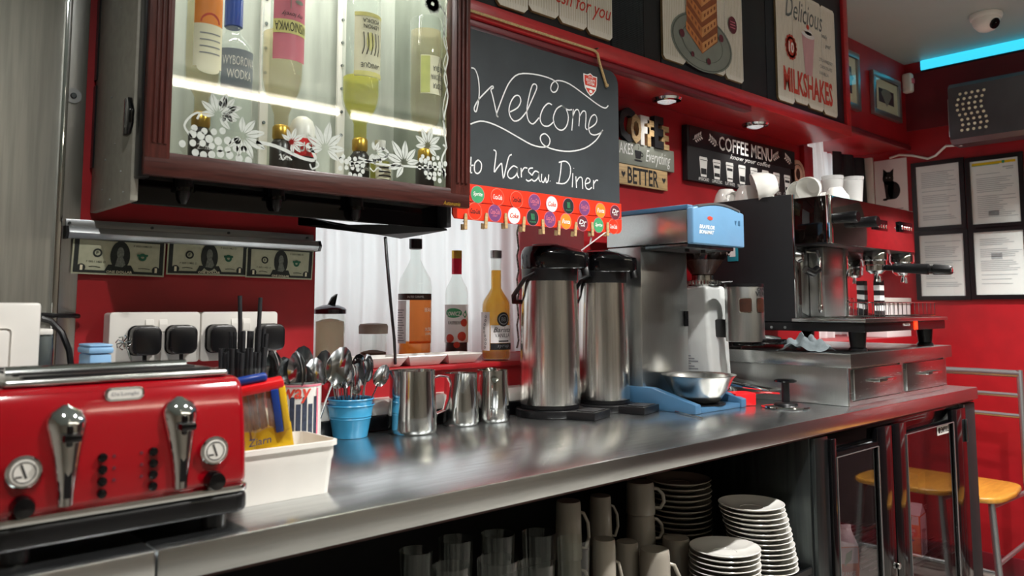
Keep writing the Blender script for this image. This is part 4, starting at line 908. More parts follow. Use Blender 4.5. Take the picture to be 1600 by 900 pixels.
for i, (px, lab) in enumerate(((228, 'black mains plug in the left socket, leftmost of the four'), (285, 'black mains plug in the left socket, second of the four'), (347, 'black mains plug in the right socket, half behind the straws'), (424, 'black mains plug at the right end of the right socket'))):
    c = at_y(px, 530, KY-0.018)
    pg = thing('mains_plug', lab, 'plug', (c.x, KY-0.02, kz-0.075), 'mains plugs in the wall sockets')
    w_ = 0.0245
    part('plug_body', MB().prism(rbox2(c.x-w_, c.x+w_, kz-0.074, kz-0.024, 0.013, 5), KY-0.028, KY-0.0015, 'Y', 0.004), 'black', pg)
    part('flange', MB().prism(rbox2(c.x-w_-0.001, c.x+w_+0.001, kz-0.075, kz-0.023, 0.013, 5), KY-0.005, KY-0.0012, 'Y'), 'black_gloss', pg)
    part('cable', MB().tube([(c.x, KY-0.014, kz-0.072), (c.x, KY-0.016, kz-0.088), (c.x+0.008, KY-0.03, kz-0.12), (c.x+0.02, KY-0.06, kz-0.17), (c.x+0.03, KY-0.08, 0.904)], 0.0036, 8), 'black', pg)
# aluminium rail with three banknotes
RY = 1.478
r0, r1 = at_y(105, 340, RY), at_y(497, 393, RY); rt, rb = at_y(108, 341, RY).z, at_y(108, 372, RY).z
rl = thing('note_rail', 'aluminium ticket rail fixed to the wall below the cabinet', 'rail', ((r0.x+r1.x)/2, YW, rb))
part('back_plate', MB().box(r0.x, r1.x-0.006, RY+0.008, YW-0.001, rt-0.016, rt, 0.001), 'alu', rl)
part('gripper', MB().prism([(RY+0.018, rt-0.013), (RY-0.004, rt-0.014), (RY-0.010, rt-0.024), (RY-0.004, rb), (RY+0.018, rb)], r0.x+0.002, r1.x-0.002, 'X', 0.001), 'alu', rl)
for xx in (r0.x-0.003, r1.x-0.002): part('end_cap', MB().prism([(RY+0.018, rt-0.012), (RY-0.005, rt-0.013), (RY-0.011, rt-0.024), (RY-0.005, rb-0.001), (RY+0.018, rb-0.001)], xx, xx+0.005, 'X'), 'black', rl)
mb = MB()
for px in (110, 240, 360, 483): q = at_y(px, 352, RY); mb.cyl((q.x, RY+0.005, rt-0.007), 0.0025, 0.004, 10, 'Y')
part('screws', mb, 'steel_dark', rl)
def banknote(px0, px1, zt, tilt, lab):
    a, b = at_y(px0, 395, 1.484).x, at_y(px1, 395, 1.484).x; wd = b-a; ht = wd*0.423
    n = thing('banknote', lab, 'banknote', ((a+b)/2, 1.484, zt-ht/2), None, (0, tilt, 0))
    curl = lambda u, v: 0.0035*math.sin(u*38+a*9)*(0.5-v/ht)+0.002*(0.5-v/ht)**2
    mp_ = lambda u, v, l: (u, curl(u, v)-l, v)
    V = []; Fc = []
    for i in range(17):
        for j in range(5): u, v = -wd/2+wd*i/16, -ht/2+ht*j/4; V.append(mp_(u, v, 0))
    for i in range(16):
        for j in range(4): k = i*5+j; Fc.append((k, k+5, k+6, k+1))
    me = MB().add(V, Fc, True)
    part('paper', me, 'note_paper', n, True)
    q = Print(mp_, 0.0007); e = wd*0.018; t_ = wd*0.06
    for v in (-ht/2+e, ): q.rect(-wd/2+e, v, wd/2-e, v+t_*0.5, 14)
    q.rect(-wd/2+e, -ht/2+e, -wd/2+e+t_*0.8, ht/2-e, 3); q.rect(wd/2-e-t_*0.8, -ht/2+e, wd/2-e, ht/2-e, 3); q.rect(-wd/2+e, ht/2-e-t_*0.3, wd/2-e, ht/2-e, 14)
    q.disc(-wd/2+t_*1.7, -ht/2+t_*1.2, t_*0.75, t_*0.75, 14); q.disc(wd/2-t_*1.7, -ht/2+t_*1.2, t_*0.75, t_*0.75, 14)
    q.disc(0.0, 0.002, wd*0.105, ht*0.40, 26); q.poly([(-wd*0.17, -ht*0.45), (wd*0.17, -ht*0.45), (wd*0.12, -ht*0.22), (-wd*0.12, -ht*0.22)])
    q.ring(-wd*0.24, ht*0.08, wd*0.03, wd*0.05, 18); q.text('F', -wd*0.24, ht*0.08, wd*0.026, wd*0.036, bold=0.02)
    for s_, u, v in (('F 00511482 D', -wd*0.25, -ht*0.16), ('F 00511482 D', wd*0.24, ht*0.32)): q.text(s_, u, v, wd*0.2, ht*0.055)
    q.stroke([(-wd*0.32, -ht*0.30), (-wd*0.27, -ht*0.285), (-wd*0.2, -ht*0.31)], 0.0012); q.stroke([(wd*0.2, -ht*0.30), (wd*0.27, -ht*0.29), (wd*0.33, -ht*0.31)], 0.0012)
    q.done('dark_printing', 'note_ink', n, True)
    q = Print(mp_, 0.0013); q.disc(0.0, ht*0.10, wd*0.038, ht*0.17, 16); q.poly([(-wd*0.03, -ht*0.02), (wd*0.03, -ht*0.02), (wd*0.06, -ht*0.2), (wd*0.03, -ht*0.28), (-wd*0.05, -ht*0.26)]); q.done('portrait_oval', mat('banknote_grey', '7d8278', 0.8, var=0.4, scale=300), n, True)
    q = Print(mp_, 0.0013); q.ring(wd*0.24, ht*0.02, wd*0.018, wd*0.045, 20); q.rect(wd*0.18, ht*0.04, wd*0.30, ht*0.10, 3); q.done('green_seal', 'note_green', n, True)
    q = Print(mp_, 0.0015); q.text('ONE DOLLAR', 0, -ht*0.415, wd*0.27, ht*0.07, bold=0.02)
    for u in (-1, 1): q.text('1', u*(wd/2-t_*1.7), -ht/2+t_*1.2, t_*0.45, t_*0.95, bold=0.03)
    q.done('pale_lettering', 'cream', n, True)
for a in ((113, 258, 0.004, 0.020, 'one dollar note clipped under the rail, leftmost and half in light'), (262, 388, 0.008, 0.0, 'one dollar note clipped under the rail, middle one'), (385, 490, 0.002, 0.012, 'one dollar note clipped under the rail, rightmost and overlapping')):
    banknote(a[0], a[1], rb+a[2], a[3], a[4])

# ================================================================== LEFT CORNER CLUTTER
q = at_y(66, 473, 1.33)
wb = thing('white_appliance', 'plain white plastic appliance box behind the toaster at the left edge', 'appliance', (0.18, 1.36, 0.9))
part('casing', MB().box(0.06, q.x, 1.33, 1.43, 0.9, q.z, 0.005), 'white_pl', wb)
part('raised_panel', MB().box(0.07, at_y(18, 530, 1.325).x, 1.326, 1.331, 0.95, at_y(18, 513, 1.325).z, 0.006), 'white_pl', wb)
gb = thing('grey_box', 'small dark grey box with white lid beside the white appliance', 'box', (q.x+0.02, 1.40, 0.9))
part('body', MB().box(q.x+0.003, at_y(82, 530, 1.38).x, 1.38, 1.44, 0.9, at_y(75, 523, 1.38).z, 0.002), 'steel_dark', gb)
part('lid', MB().box(q.x+0.002, at_y(83, 520, 1.378).x, 1.376, 1.44, at_y(75, 523, 1.38).z, at_y(75, 514, 1.38).z, 0.002), 'white_pl', gb)
tag(part('power_cable', MB().tube([at_y(62, 492, 1.44), at_y(80, 493, 1.45), at_y(114, 493, 1.47), at_y(122, 494, 1.485)], 0.0042, 8), 'black'), 'straight black cable running to the red wall at the left', 'cable')
tag(part('power_cable', MB().tube([at_y(64, 497, 1.43), at_y(80, 502, 1.43), at_y(97, 520, 1.42), at_y(108, 548, 1.40), at_y(112, 580, 1.36), (at_y(112, 600, 1.34).x, 1.33, 0.906)], 0.0048, 8), 'black'), 'curved black cable dropping behind the toaster', 'cable')
a, b = at_y(139, 541, 1.25), at_y(178, 556, 1.25)
bl = thing('blue_lidded_box', 'pale blue plastic box peeping over the toaster', 'box', ((a.x+b.x)/2, 1.28, 0.9))
part('box', MB().box(a.x+0.002, b.x-0.002, 1.252, 1.31, 0.9, a.z-0.012, 0.003), 'lightblue', bl)
part('lid', MB().box(a.x, b.x, 1.25, 1.312, a.z-0.0115, a.z-0.002, 0.003), 'lightblue', bl)
part('lid_rim', MB().box(a.x+0.001, b.x-0.001, 1.251, 1.311, a.z-0.0018, a.z+0.002, 0.002), 'lightblue', bl)
sk = thing('cable_tie_bundle', 'small shiny bundle of twisted wire on the leftmost plug', 'wire', (at_y(195, 540, 1.42).x, 1.40, 0.9))
c = at_y(193, 535, 1.425); mb = MB()
for k in range(9): a = 0.4+k*0.75; mb.tube([c, c+Vector((0.010*math.cos(a), -0.004*math.sin(k), 0.010*math.sin(a))), c+Vector((0.013*math.cos(a+0.4), -0.003, 0.012*math.sin(a+0.5)))], 0.0011, 6)
part('twists', mb, 'chrome', sk); part('stem', MB().tube([c, at_y(200, 548, 1.42), at_y(205, 562, 1.41), (at_y(207, 580, 1.40).x, 1.39, 0.9008)], 0.0012, 6), 'chrome', sk)

# ================================================================== TOASTER
T0, T1 = 0.158, 0.424; TYF, TYB = 0.945, 1.205; tz = 0.9
to = thing('toaster', 'glossy red four-slot toaster with chrome levers', 'toaster', ((T0+T1)/2, 1.07, tz))
side = [(TYF-0.006, tz+0.047), (TYF-0.004, tz+0.09), (TYF+0.003, tz+0.135), (TYF+0.012, tz+0.165), (TYF+0.022, tz+0.176), (TYB-0.022, tz+0.176), (TYB-0.012, tz+0.165), (TYB-0.003, tz+0.135), (TYB+0.004, tz+0.09), (TYB+0.006, tz+0.047)]
bm_ = MB().prism(side, T0, T1, 'X', 0.010, 4, True)
part('body', bm_, 'toaster_red', to)
part('top_plate', MB().box(T0+0.012, T1-0.016, TYF+0.022, TYB-0.022, tz+0.1765, tz+0.184, 0.0035, 3), 'steel', to)
for y in (0.985, 1.035, 1.095, 1.145):
    part('slot', MB().box(T0+0.032 if True else 0, T1-0.035, y-0.009, y+0.015, tz+0.1842, tz+0.1866, 0.001), 'black', to)
part('warming_rail', MB().tube([(T0+0.03, 1.065, tz+0.188), (T1-0.033, 1.065, tz+0.188)], 0.004, 8), 'chrome', to)
part('chrome_trim', MB().prism(rbox2(T0-0.003, T1+0.003, TYF-0.009, TYB+0.009, 0.014), tz+0.041, tz+0.049, 'Z', 0.002), 'chrome', to)
part('base', MB().prism(rbox2(T0-0.002, T1+0.002, TYF-0.008, TYB+0.008, 0.014), tz+0.016, tz+0.0405, 'Z', 0.006, 3), 'black', to)
for x in (T0+0.03, T1-0.03):
    for y in (TYF+0.02, TYB-0.02): part('foot', MB().cyl((x, y, tz+0.0002), 0.014, 0.018, 16), 'black', to)
def tf(z):            # front surface of the toaster at height z
    pts = [(s[1], s[0]) for s in side[:5]]
    for (z0, y0), (z1, y1) in zip(pts, pts[1:]):
        if z0 <= z <= z1: return y0+(y1-y0)*(z-z0)/(z1-z0)
    return TYF
for px in (106, 284):
    c = at_y(px, 690, TYF-0.006); u = c.x; zt = tz+0.157; zb = tz+0.055
    mb = MB(); rows = 14; V = []; Fc = []; sg = 10
    for j in range(rows+1):
        t = j/rows; z = zb+(zt-zb)*t; hw = 0.0075+0.0125*min(1, t*1.25)**1.5
        if t > 0.82: hw *= math.sqrt(max(0.02, 1-((t-0.82)/0.18)**2))
        for k in range(sg+1): a = PI*k/sg; V.append((u-hw*math.cos(a), tf(z)-0.0015-math.sin(a)*(0.003+hw*0.5), z))
    for j in range(rows):
        for k in range(sg): i = j*(sg+1)+k; Fc.append((i, i+1, i+sg+2, i+sg+1))
    Fc.append(tuple(range(sg, -1, -1)))
    sl = part('lever_shield', mb.add(V, Fc, True), 'chrome', to)
    part('lever_slot', MB().add([(u+s*0.0035, tf(z)-0.0085-0.004*(z-zb)/(zt-zb), z) for z in (zb+0.008, zb+0.03, zb+0.055, zb+0.075) for s in (-1, 1)], [(0, 1, 3, 2), (2, 3, 5, 4), (4, 5, 7, 6)]), 'black', sl)
    zl = tz+0.125
    part('lever', MB().box(u-0.009, u+0.009, tf(zl)-0.030, tf(zl)-0.010, zl-0.004, zl+0.005, 0.003).box(u-0.003, u+0.003, tf(zl)-0.018, tf(zl)-0.010, zl-0.010, zl+0.012, 0.002), 'black_gloss', to)
for px, py in ((37, 738), (335, 704)):
    c = at_y(px, py, TYF-0.008); z = c.z; y = tf(z)
    dl = part('dial', MB().cyl((c.x, y-0.007, z), 0.0165, 0.006, 28, 'Y', 0.0015), 'chrome', to)
    part('dial_face', MB().cyl((c.x, y-0.0076, z), 0.0128, 0.0008, 26, 'Y'), 'white_pl', dl)
    q = Print(face_y(y-0.0076), 0.0005); q.stroke([(c.x-0.003, z+0.008), (c.x+0.002, z-0.006)], 0.002); q.stroke([(c.x-0.008, z-0.004), (c.x-0.002, z-0.004)], 0.0015); q.ring(c.x, z, 0.0098, 0.0108, 20); q.done('dial_marks', 'ink', dl)
    part('control_knob', MB().lathe([(0.011, 0), (0.0115, -0.006), (0.0095, -0.015), (0.00001, -0.0165)], (c.x, tf(z-0.034), z-0.034), 24, True, 'Y'), 'black_gloss', to)
for px, lights in ((160, 1), (239, -1)):
    for k in range(4):
        z = tz+0.099-0.0125*k; c = at_y(px, 740, TYF-0.006)
        part('button', MB().lathe([(0.0047, 0), (0.0047, -0.004), (0.003, -0.006), (0.00001, -0.0062)], (c.x, tf(z), z), 14, True, 'Y'), 'black_gloss', to)
        if k < 3: part('indicator', MB().cyl((c.x+lights*0.012, tf(z)-0.0012, z), 0.0018, 0.0014, 8, 'Y'), 'berry', to)
c = at_y(198, 616, TYF+0.003); z = c.z
bdg = part('badge', MB().prism(rbox2(c.x-0.021, c.x+0.021, z-0.0075, z+0.0075, 0.007), tf(z)-0.003, tf(z)+0.002, 'Y', 0.001), 'chrome', to)
part('badge_field', MB().prism(rbox2(c.x-0.018, c.x+0.018, z-0.005, z+0.005, 0.0045), tf(z)-0.0036, tf(z)-0.003, 'Y'), 'white_pl', bdg)
q = Print(face_y(tf(z)-0.0036), 0.0004); q.text("De'Longhi", c.x, z, 0.028, 0.005); q.done('badge_lettering', 'paper_print', bdg)

# ================================================================== WHITE TUB, STIRRER PACK, SMALL GLASS
def rrect(x0, x1, y0, y1, r, n=4): return rbox2(x0, x1, y0, y1, r, n)
ub0, ub1, uy0, uy1 = 0.435, 0.588, 1.012, 1.12
tub = thing('white_tub', 'white plastic tub between the toaster and the blue bucket', 'tub', ((ub0+ub1)/2, 1.06, 0.9))
def loft(rings, material, name, parent, closed_bottom=True):
    mb = MB(); n = len(rings[0][0]); V = []
    for poly, z in rings: V += [(x, y, z) for x, y in poly]
    Fc = []
    for j in range(len(rings)-1):
        for k in range(n): Fc.append((j*n+k, j*n+(k+1) % n, (j+1)*n+(k+1) % n, (j+1)*n+k))
    Fc.append(tuple(range(n))[::-1]); Fc.append(tuple(range((len(rings)-1)*n, len(rings)*n)))
    return part(name, mb.add(V, Fc, True), material, parent)
R_ = lambda g, r: rrect(ub0-g, ub1+g, uy0-g, uy1+g, r)
loft([(R_(-0.006, 0.012), 0.9003), (R_(-0.002, 0.014), 0.945), (R_(0, 0.015), 0.952), (R_(0.0, 0.015), 0.966), (R_(0.004, 0.017), 0.9665), (R_(0.004, 0.017), 0.973), (R_(0.0, 0.014), 0.9735), (R_(-0.004, 0.012), 0.94), (R_(-0.009, 0.01), 0.905)], 'white_tub', 'shell', tub)
sg = thing('small_glass', 'small clear glass standing in the white tub beside the stirrer pack', 'glass', (0.468, 1.055, 0.9055))
part('bowl', MB().shell([(0.016, 0), (0.019, 0.004), (0.021, 0.095), (0.0225, 0.115), (0.021, 0.115), (0.0195, 0.095), (0.0175, 0.008)], seg=24), 'glass', sg, True)
pk = thing('stirrer_pack', 'yellow, blue and red film packet of brown stirrers leaning in the tub', 'packet', (0.512, 1.06, 0.9055), None, (0.18, -0.17, -0.35))
def slab(name, w0, w1, d, z0, z1, m_, x0=0.0, par=None, dy=0.0):
    mb = MB(); V = []; Fc = []; nx, nz = 10, 8
    for sgn in (-1, 1):
        for j in range(nz+1):
            t = j/nz; w_ = w0+(w1-w0)*t
            for i in range(nx+1):
                s = i/nx*2-1; bul = math.sqrt(max(0, 1-s*s))*(0.4+0.6*math.sin(PI*min(1, t+0.15)))
                V.append((x0+s*w_, dy+sgn*(d*bul+0.0006)+0.0015*math.sin(7*s+5*t), z0+(z1-z0)*t+0.0012*math.sin(9*s)))
    o = (nx+1)*(nz+1)
    for q_ in (0, o):
        for j in range(nz):
            for i in range(nx): a = q_+j*(nx+1)+i; Fc.append((a, a+1, a+nx+2, a+nx+1))
    for j in range(nz):
        for i in (0, nx): a = j*(nx+1)+i; Fc.append((a, a+nx+1, a+nx+1+o, a+o))
    for i in range(nx): Fc.append((i, i+1, i+1+o, i+o)); b_ = nz*(nx+1)+i; Fc.append((b_, b_+1, b_+1+o, b_+o))
    return part(name, mb.add(V, Fc, True), m_, par or pk, True)
slab('yellow_foot', 0.039, 0.039, 0.013, 0.0, 0.092, 'yellow')
slab('clear_window', 0.037, 0.031, 0.013, 0.092, 0.145, glassy('clear_film', 'f6efe0', 1.5, 0.12, 'ffffff'))
mb = MB().box(0.017, 0.027, -0.0135, -0.006, 0.085, 0.146, 0.001); part('blue_stripe', mb, 'navy_film', pk, True)
part('yellow_stripe', MB().box(0.0275, 0.037, -0.012, 0.006, 0.085, 0.148, 0.002), 'yellow', pk, True)
for k in range(9): part('stirrer', MB().tube([(-0.026+0.0054*k, 0.002*math.sin(k*2), 0.06), (-0.027+0.0056*k+0.003*math.sin(k*3), 0.003*math.cos(k*2), 0.143)], 0.0031, 8), 'brown', pk, True)
part('red_clip', MB().box(-0.036, 0.036, -0.012, 0.012, 0.144, 0.157, 0.003), 'red_pl', pk, True)
part('blue_top', MB().box(-0.024, 0.016, -0.006, 0.008, 0.157, 0.168, 0.004, 3), 'navy_film', pk, True)
part('pack_lettering', Print(lambda u, v, l: (u, -0.0155-l, v)).text('Ziarn', -0.006, 0.080, 0.03, 0.010, shear=0.2).mb, 'navy_film', pk, True)

# ================================================================== CUTLERY, STRAWS
def spoon_mesh(L=0.088, bw=0.0155, bl=0.048):
    mb = MB(); V = []; Fc = []; na, nb = 12, 5
    # bowl: shallow dish, tip up at +Z, concave towards -Y
    for sgn in (0, 1):
        for j in range(nb+1):
            t = j/nb
            for i in range(na):
                a = 2*PI*i/na; w_ = bw*(1-0.12*math.sin(a))
                V.append((w_*t*math.cos(a), 0.007*(1-t*t)+sgn*0.0012*(1 if t < 1 else 0.6), L+bl/2*0+bl/2+t*bl/2*math.sin(a)))
    o = (nb+1)*na
    for q_ in (0, o):
        for j in range(nb):
            for i in range(na): i2 = (i+1) % na; Fc.append((q_+j*na+i, q_+j*na+i2, q_+(j+1)*na+i2, q_+(j+1)*na+i))
    for i in range(na): i2 = (i+1) % na; Fc.append((nb*na+i, nb*na+i2, o+nb*na+i2, o+nb*na+i))
    mb.add(V, Fc, True)
    mb.tube([(0, 0.0, 0.0), (0, 0.001, 0.02), (0, 0.0005, 0.05), (0, -0.002, L-0.01), (0, 0.0018, L+0.006)], 0.003, 8, flat=0.45, radii=[0.0055, 0.006, 0.0042, 0.0028, 0.0035])
    return mb
SPM = mesh_of('spoon', spoon_mesh(), mat('polished_cutlery_steel', 'c8cacc', 0.13, 1.0, var=0.05, scale=20))
def spoon(cx_, cy_, z0, ang, lean, face, label, grp, sc=1.0):
    o = bpy.data.objects.new('teaspoon', SPM); COL.objects.link(o); o.location = (cx_, cy_, z0)
    # lean away from the vessel axis towards ang, then turn the bowl about its own axis
    o.rotation_euler = (Matrix.Rotation(ang, 3, 'Z') @ Matrix.Rotation(lean, 3, 'Y') @ Matrix.Rotation(face-ang, 3, 'Z')).to_euler(); o.scale = (sc,)*3
    return tag(o, label, 'spoon', grp)
# printed tin with teaspoons
mc = at_y(466, 598, 1.29)
mugc = (mc.x, 1.29)
mg = thing('printed_tin', 'white printed tin with red and navy picture holding teaspoons', 'tin', (mugc[0], mugc[1], 0.9), None, (0, 0, FACE))
mr = 0.040; mh = at_y(466, 597, 1.27).z-0.9
part('shell', MB().shell([(mr-0.001, 0.0003), (mr, 0.002), (mr, mh), (mr-0.0015, mh), (mr-0.0015, 0.004)], seg=32), 'white_pl', mg, True)
for z in (0.0035, mh-0.0015): part('rim', MB().lathe([(mr+0.0001, z-0.002), (mr+0.0015, z), (mr+0.0001, z+0.002)], seg=32), 'chrome', mg, True)
q = Print(face_cyl(mr), 0.0006)
for k in range(9): u = -0.045+0.0105*k; q.rect(u, 0.008+0.012*((k*5) % 3), u+0.008, mh-0.024-0.012*((k*3) % 2), 2)
q.rect(-0.055, 0.004, 0.055, 0.010, 20); q.done('skyline_print', mat('navy_grey_ink', '3a4256', 0.6, var=0.5, scale=120), mg, True)
q = Print(face_cyl(mr), 0.0012); q.text('way', 0.008, mh-0.022, 0.05, 0.024, shear=0.15, bold=0.02)
q.done('lettering', 'red_ink', mg, True)
q = Print(face_cyl(mr), 0.0012); q.rect(-0.06, mh-0.007, 0.06, mh-0.004, 20); q.rect(0.045, 0.008, 0.049, mh-0.01, 1); q.done('pink_border', 'pink', mg, True)
q = Print(face_cyl(mr), 0.0014)
for k in range(8): q.disc(-0.03+0.011*k, 0.03+0.006*math.sin(k*2.3), 0.006, 0.005, 8)
q.done('splash_print', 'white_ink', mg, True)
S1 = 'teaspoons in the printed tin'
for k in range(9):
    a = PI*0.45+k*0.55; spoon(mugc[0]+0.014*math.cos(a), mugc[1]+0.014*math.sin(a), 0.908, a, 0.06+0.06*(k % 3), FACE+0.5*math.sin(k*2.1), 'polished teaspoon among the bunch in the printed tin', S1, 1.12+0.10*(k % 3))
spoon(mugc[0]-0.005, mugc[1]+0.01, 0.908, -0.2, 0.10, FACE+0.3, 'polished teaspoon standing highest in the middle of the printed tin', None, 1.36)
spoon(mugc[0]+0.015, mugc[1]-0.008, 0.908, FACE+0.05, 0.34, FACE+0.15, 'bright teaspoon leaning far right out of the printed tin', None, 1.42)
# two nested sky-blue buckets with teaspoons
bc = at_z(541, 686, 0.9); bcx, bcy = bc.x+0.022, bc.y+0.022
def bucket(z, lab, r0, r1, h):
    b = thing('tin_bucket', lab, 'bucket', (bcx, bcy, z))
    part('shell', MB().shell([(r0, 0.0004), (r0+0.0008, 0.003), (r0+(r1-r0)*0.55, h*0.55), (r0+(r1-r0)*0.57+0.0012, h*0.58), (r0+(r1-r0)*0.6, h*0.61), (r0+(r1-r0)*0.66+0.0012, h*0.66), (r0+(r1-r0)*0.69, h*0.69), (r1, h-0.003), (r1+0.003, h-0.001), (r1+0.002, h+0.001), (r1-0.0012, h-0.001), (r0-0.001, 0.004)], seg=36), 'blue_bucket', b, True)
    return b
BH = at_y(541, 632, bcy).z-0.9
bucket(0.9, 'sky-blue tin bucket, outer one of the nested pair', 0.034, 0.0455, BH)
bucket(0.9+0.014, 'sky-blue tin bucket nested inside the other, holding teaspoons', 0.0325, 0.0445, BH-0.002)
S2 = 'teaspoons in the blue buckets'
for k in range(20):
    a = k*2.4; rr = 0.009+0.016*((k*7) % 10)/10
    spoon(bcx+rr*math.cos(a), bcy+rr*math.sin(a), 0.9185, a, 0.03+0.15*((k*7) % 10)/10, FACE+0.7*math.sin(k*1.7), 'teaspoon bunched bowl-up in the sky-blue buckets', S2, 0.90+0.18*((k*3) % 4)/3)
spoon(bcx, bcy+0.01, 0.9185, 2.4, 0.06, FACE+0.4, 'teaspoon standing highest in the sky-blue buckets', None, 1.1)
spoon(bcx+0.012, bcy-0.01, 0.9185, FACE+0.1, 0.42, FACE+0.35, 'teaspoon leaning far right out of the sky-blue buckets', None, 1.0)
spoon(bcx-0.004, bcy-0.026, 0.9185, FACE-1.4, 0.10, FACE+0.0, 'teaspoon at the front of the sky-blue buckets, bowl facing the viewer', None, 0.78)
# clear cup with black straws
sc_ = at_y(383, 572, 1.28); scx, scy = sc_.x, 1.29; ch_ = at_y(383, 574, 1.28).z-0.9
cp_ = thing('straw_cup', 'clear plastic cup packed with black straws behind the toaster', 'cup', (scx, scy, 0.9))
part('wall', MB().shell([(0.033, 0.0003), (0.034, 0.003), (0.0425, ch_-0.002), (0.044, ch_), (0.0415, ch_), (0.0325, 0.004)], seg=30), 'glass', cp_, True)
SM = mesh_of('drinking_straw', MB().tube([(0, 0, 0), (0, 0, 0.10), (0, 0, 0.20)], 0.0036, 10), M['black_matt'])
def straw(dx, dy, tilt, ang, L, lab, grp):
    o = bpy.data.objects.new('drinking_straw', SM); COL.objects.link(o); o.location = (scx+dx, scy+dy, 0.9045); o.rotation_euler = (0, tilt, ang); o.scale = (1, 1, L/0.20); tag(o, lab, 'straw', grp)
S3 = 'black straws in the clear cup'
n_ = 0
for ring, rr, cnt in ((0, 0.0, 1), (1, 0.0092, 6), (2, 0.0185, 11), (3, 0.0275, 15)):
    for k in range(cnt):
        a = 2*PI*k/cnt+0.3*ring; front = math.cos(a+PI/2+0.7) > -0.2 and math.cos(a-FACE+PI/2) > 0
        L = 0.215 if (math.cos(a-0.6) > 0.35) else 0.185
        straw(rr*math.cos(a), rr*math.sin(a), 0.045*rr/0.0275, a, L+0.004*math.sin(k*3), 'short black straw packed in the clear cup' if L < 0.2 else 'longer black straw at the back right of the clear cup', S3 if L < 0.2 else 'longer black straws in the clear cup')
straw(0.005, 0.006, 0.035, PI*0.9, 0.275, 'tallest black straw, standing up left in the clear cup', None)
straw(0.0238, 0.0075, 0.03, 0.1, 0.272, 'second tall black straw, standing up right in the clear cup', None)

# ================================================================== MILK JUGS
def jug(px, py, wpx, hpx, lab, hang, dents=0.0):
    c = at_z(px, py, 0.9); dep = (c-CAM).dot(_f); r = wpx*(dep+0.04)/FPX/2*(1.06 if wpx > 60 else 1.14); h = hpx*(dep+0.03)/FPX
    ctr_ = Vector((c.x, c.y, 0.9))+Vector((math.sin(YAW), math.cos(YAW), 0))*r*0.85
    j = thing('milk_jug', lab, 'jug', (ctr_.x, ctr_.y, 0.9), None, (0, 0, hang))
    seg = 40; prof = [(r*0.93, 0.0004), (r*0.99, h*0.03), (r, h*0.08), (r*0.985, h*0.3), (r*0.94, h*0.6), (r*0.90, h*0.85), (r*0.91, h), (r*0.89, h), (r*0.87, h*0.85), (r*0.95, h*0.1), (r*0.9, 0.004)]
    mb = MB(); n = len(prof); V = []; Fc = []
    for k in range(seg):
        a = 2*PI*k/seg
        for rr, z in prof:                                # local +X is the spout, -X the handle
            t = max(0, (z/h-0.72)/0.28); sp = t*t*0.22*r*max(0, math.cos(a))**14
            d = dents*r*math.exp(-((a-3.9)/0.5)**2)*math.exp(-((z/h-0.55)/0.2)**2)
            V.append(((rr+sp-d)*math.cos(a), (rr-d)*math.sin(a), z+(0.02*h*t*max(0, math.cos(a))**10 if rr > r*0.8 else 0)))
    for k in range(seg):
        k2 = (k+1) % seg
        for i in range(n-1): Fc.append((k*n+i, k2*n+i, k2*n+i+1, k*n+i+1))
    Fc.append(tuple(k*n for k in range(seg))[::-1]); Fc.append(tuple(k*n+n-1 for k in range(seg)))
    part('vessel', mb.add(V, Fc, True), mat('polished_jug_steel', 'd4d6d4', 0.11, 1.0, var=0.08, scale=24, stretch=(20, 20, 1)), j, True)
    hx = -r*0.9
    part('handle', MB().tube([(hx, 0, h*0.86), (hx-r*0.25, 0, h*0.89), (hx-r*0.62, 0, h*0.87), (hx-r*0.74, 0, h*0.76), (hx-r*0.66, 0, h*0.5), (hx-r*0.48, 0, h*0.32), (hx-r*0.12, 0, h*0.27), (hx-r*0.07, 0, h*0.2), (hx-r*0.08, 0, h*0.12)], r*0.2, 10, flat=0.22), 'chrome', j, True)
    return j
jug(640, 681, 73, 97, 'large steel milk jug beside the blue bucket, handle to the right', PI-0.25)
jug(718, 667, 50, 80, 'dented small steel milk jug, middle one of the three jugs', -2.1, 0.10)
jug(769, 661, 47, 79, 'small steel milk jug with its handle towards the viewer', PI/2-YAW+0.1)

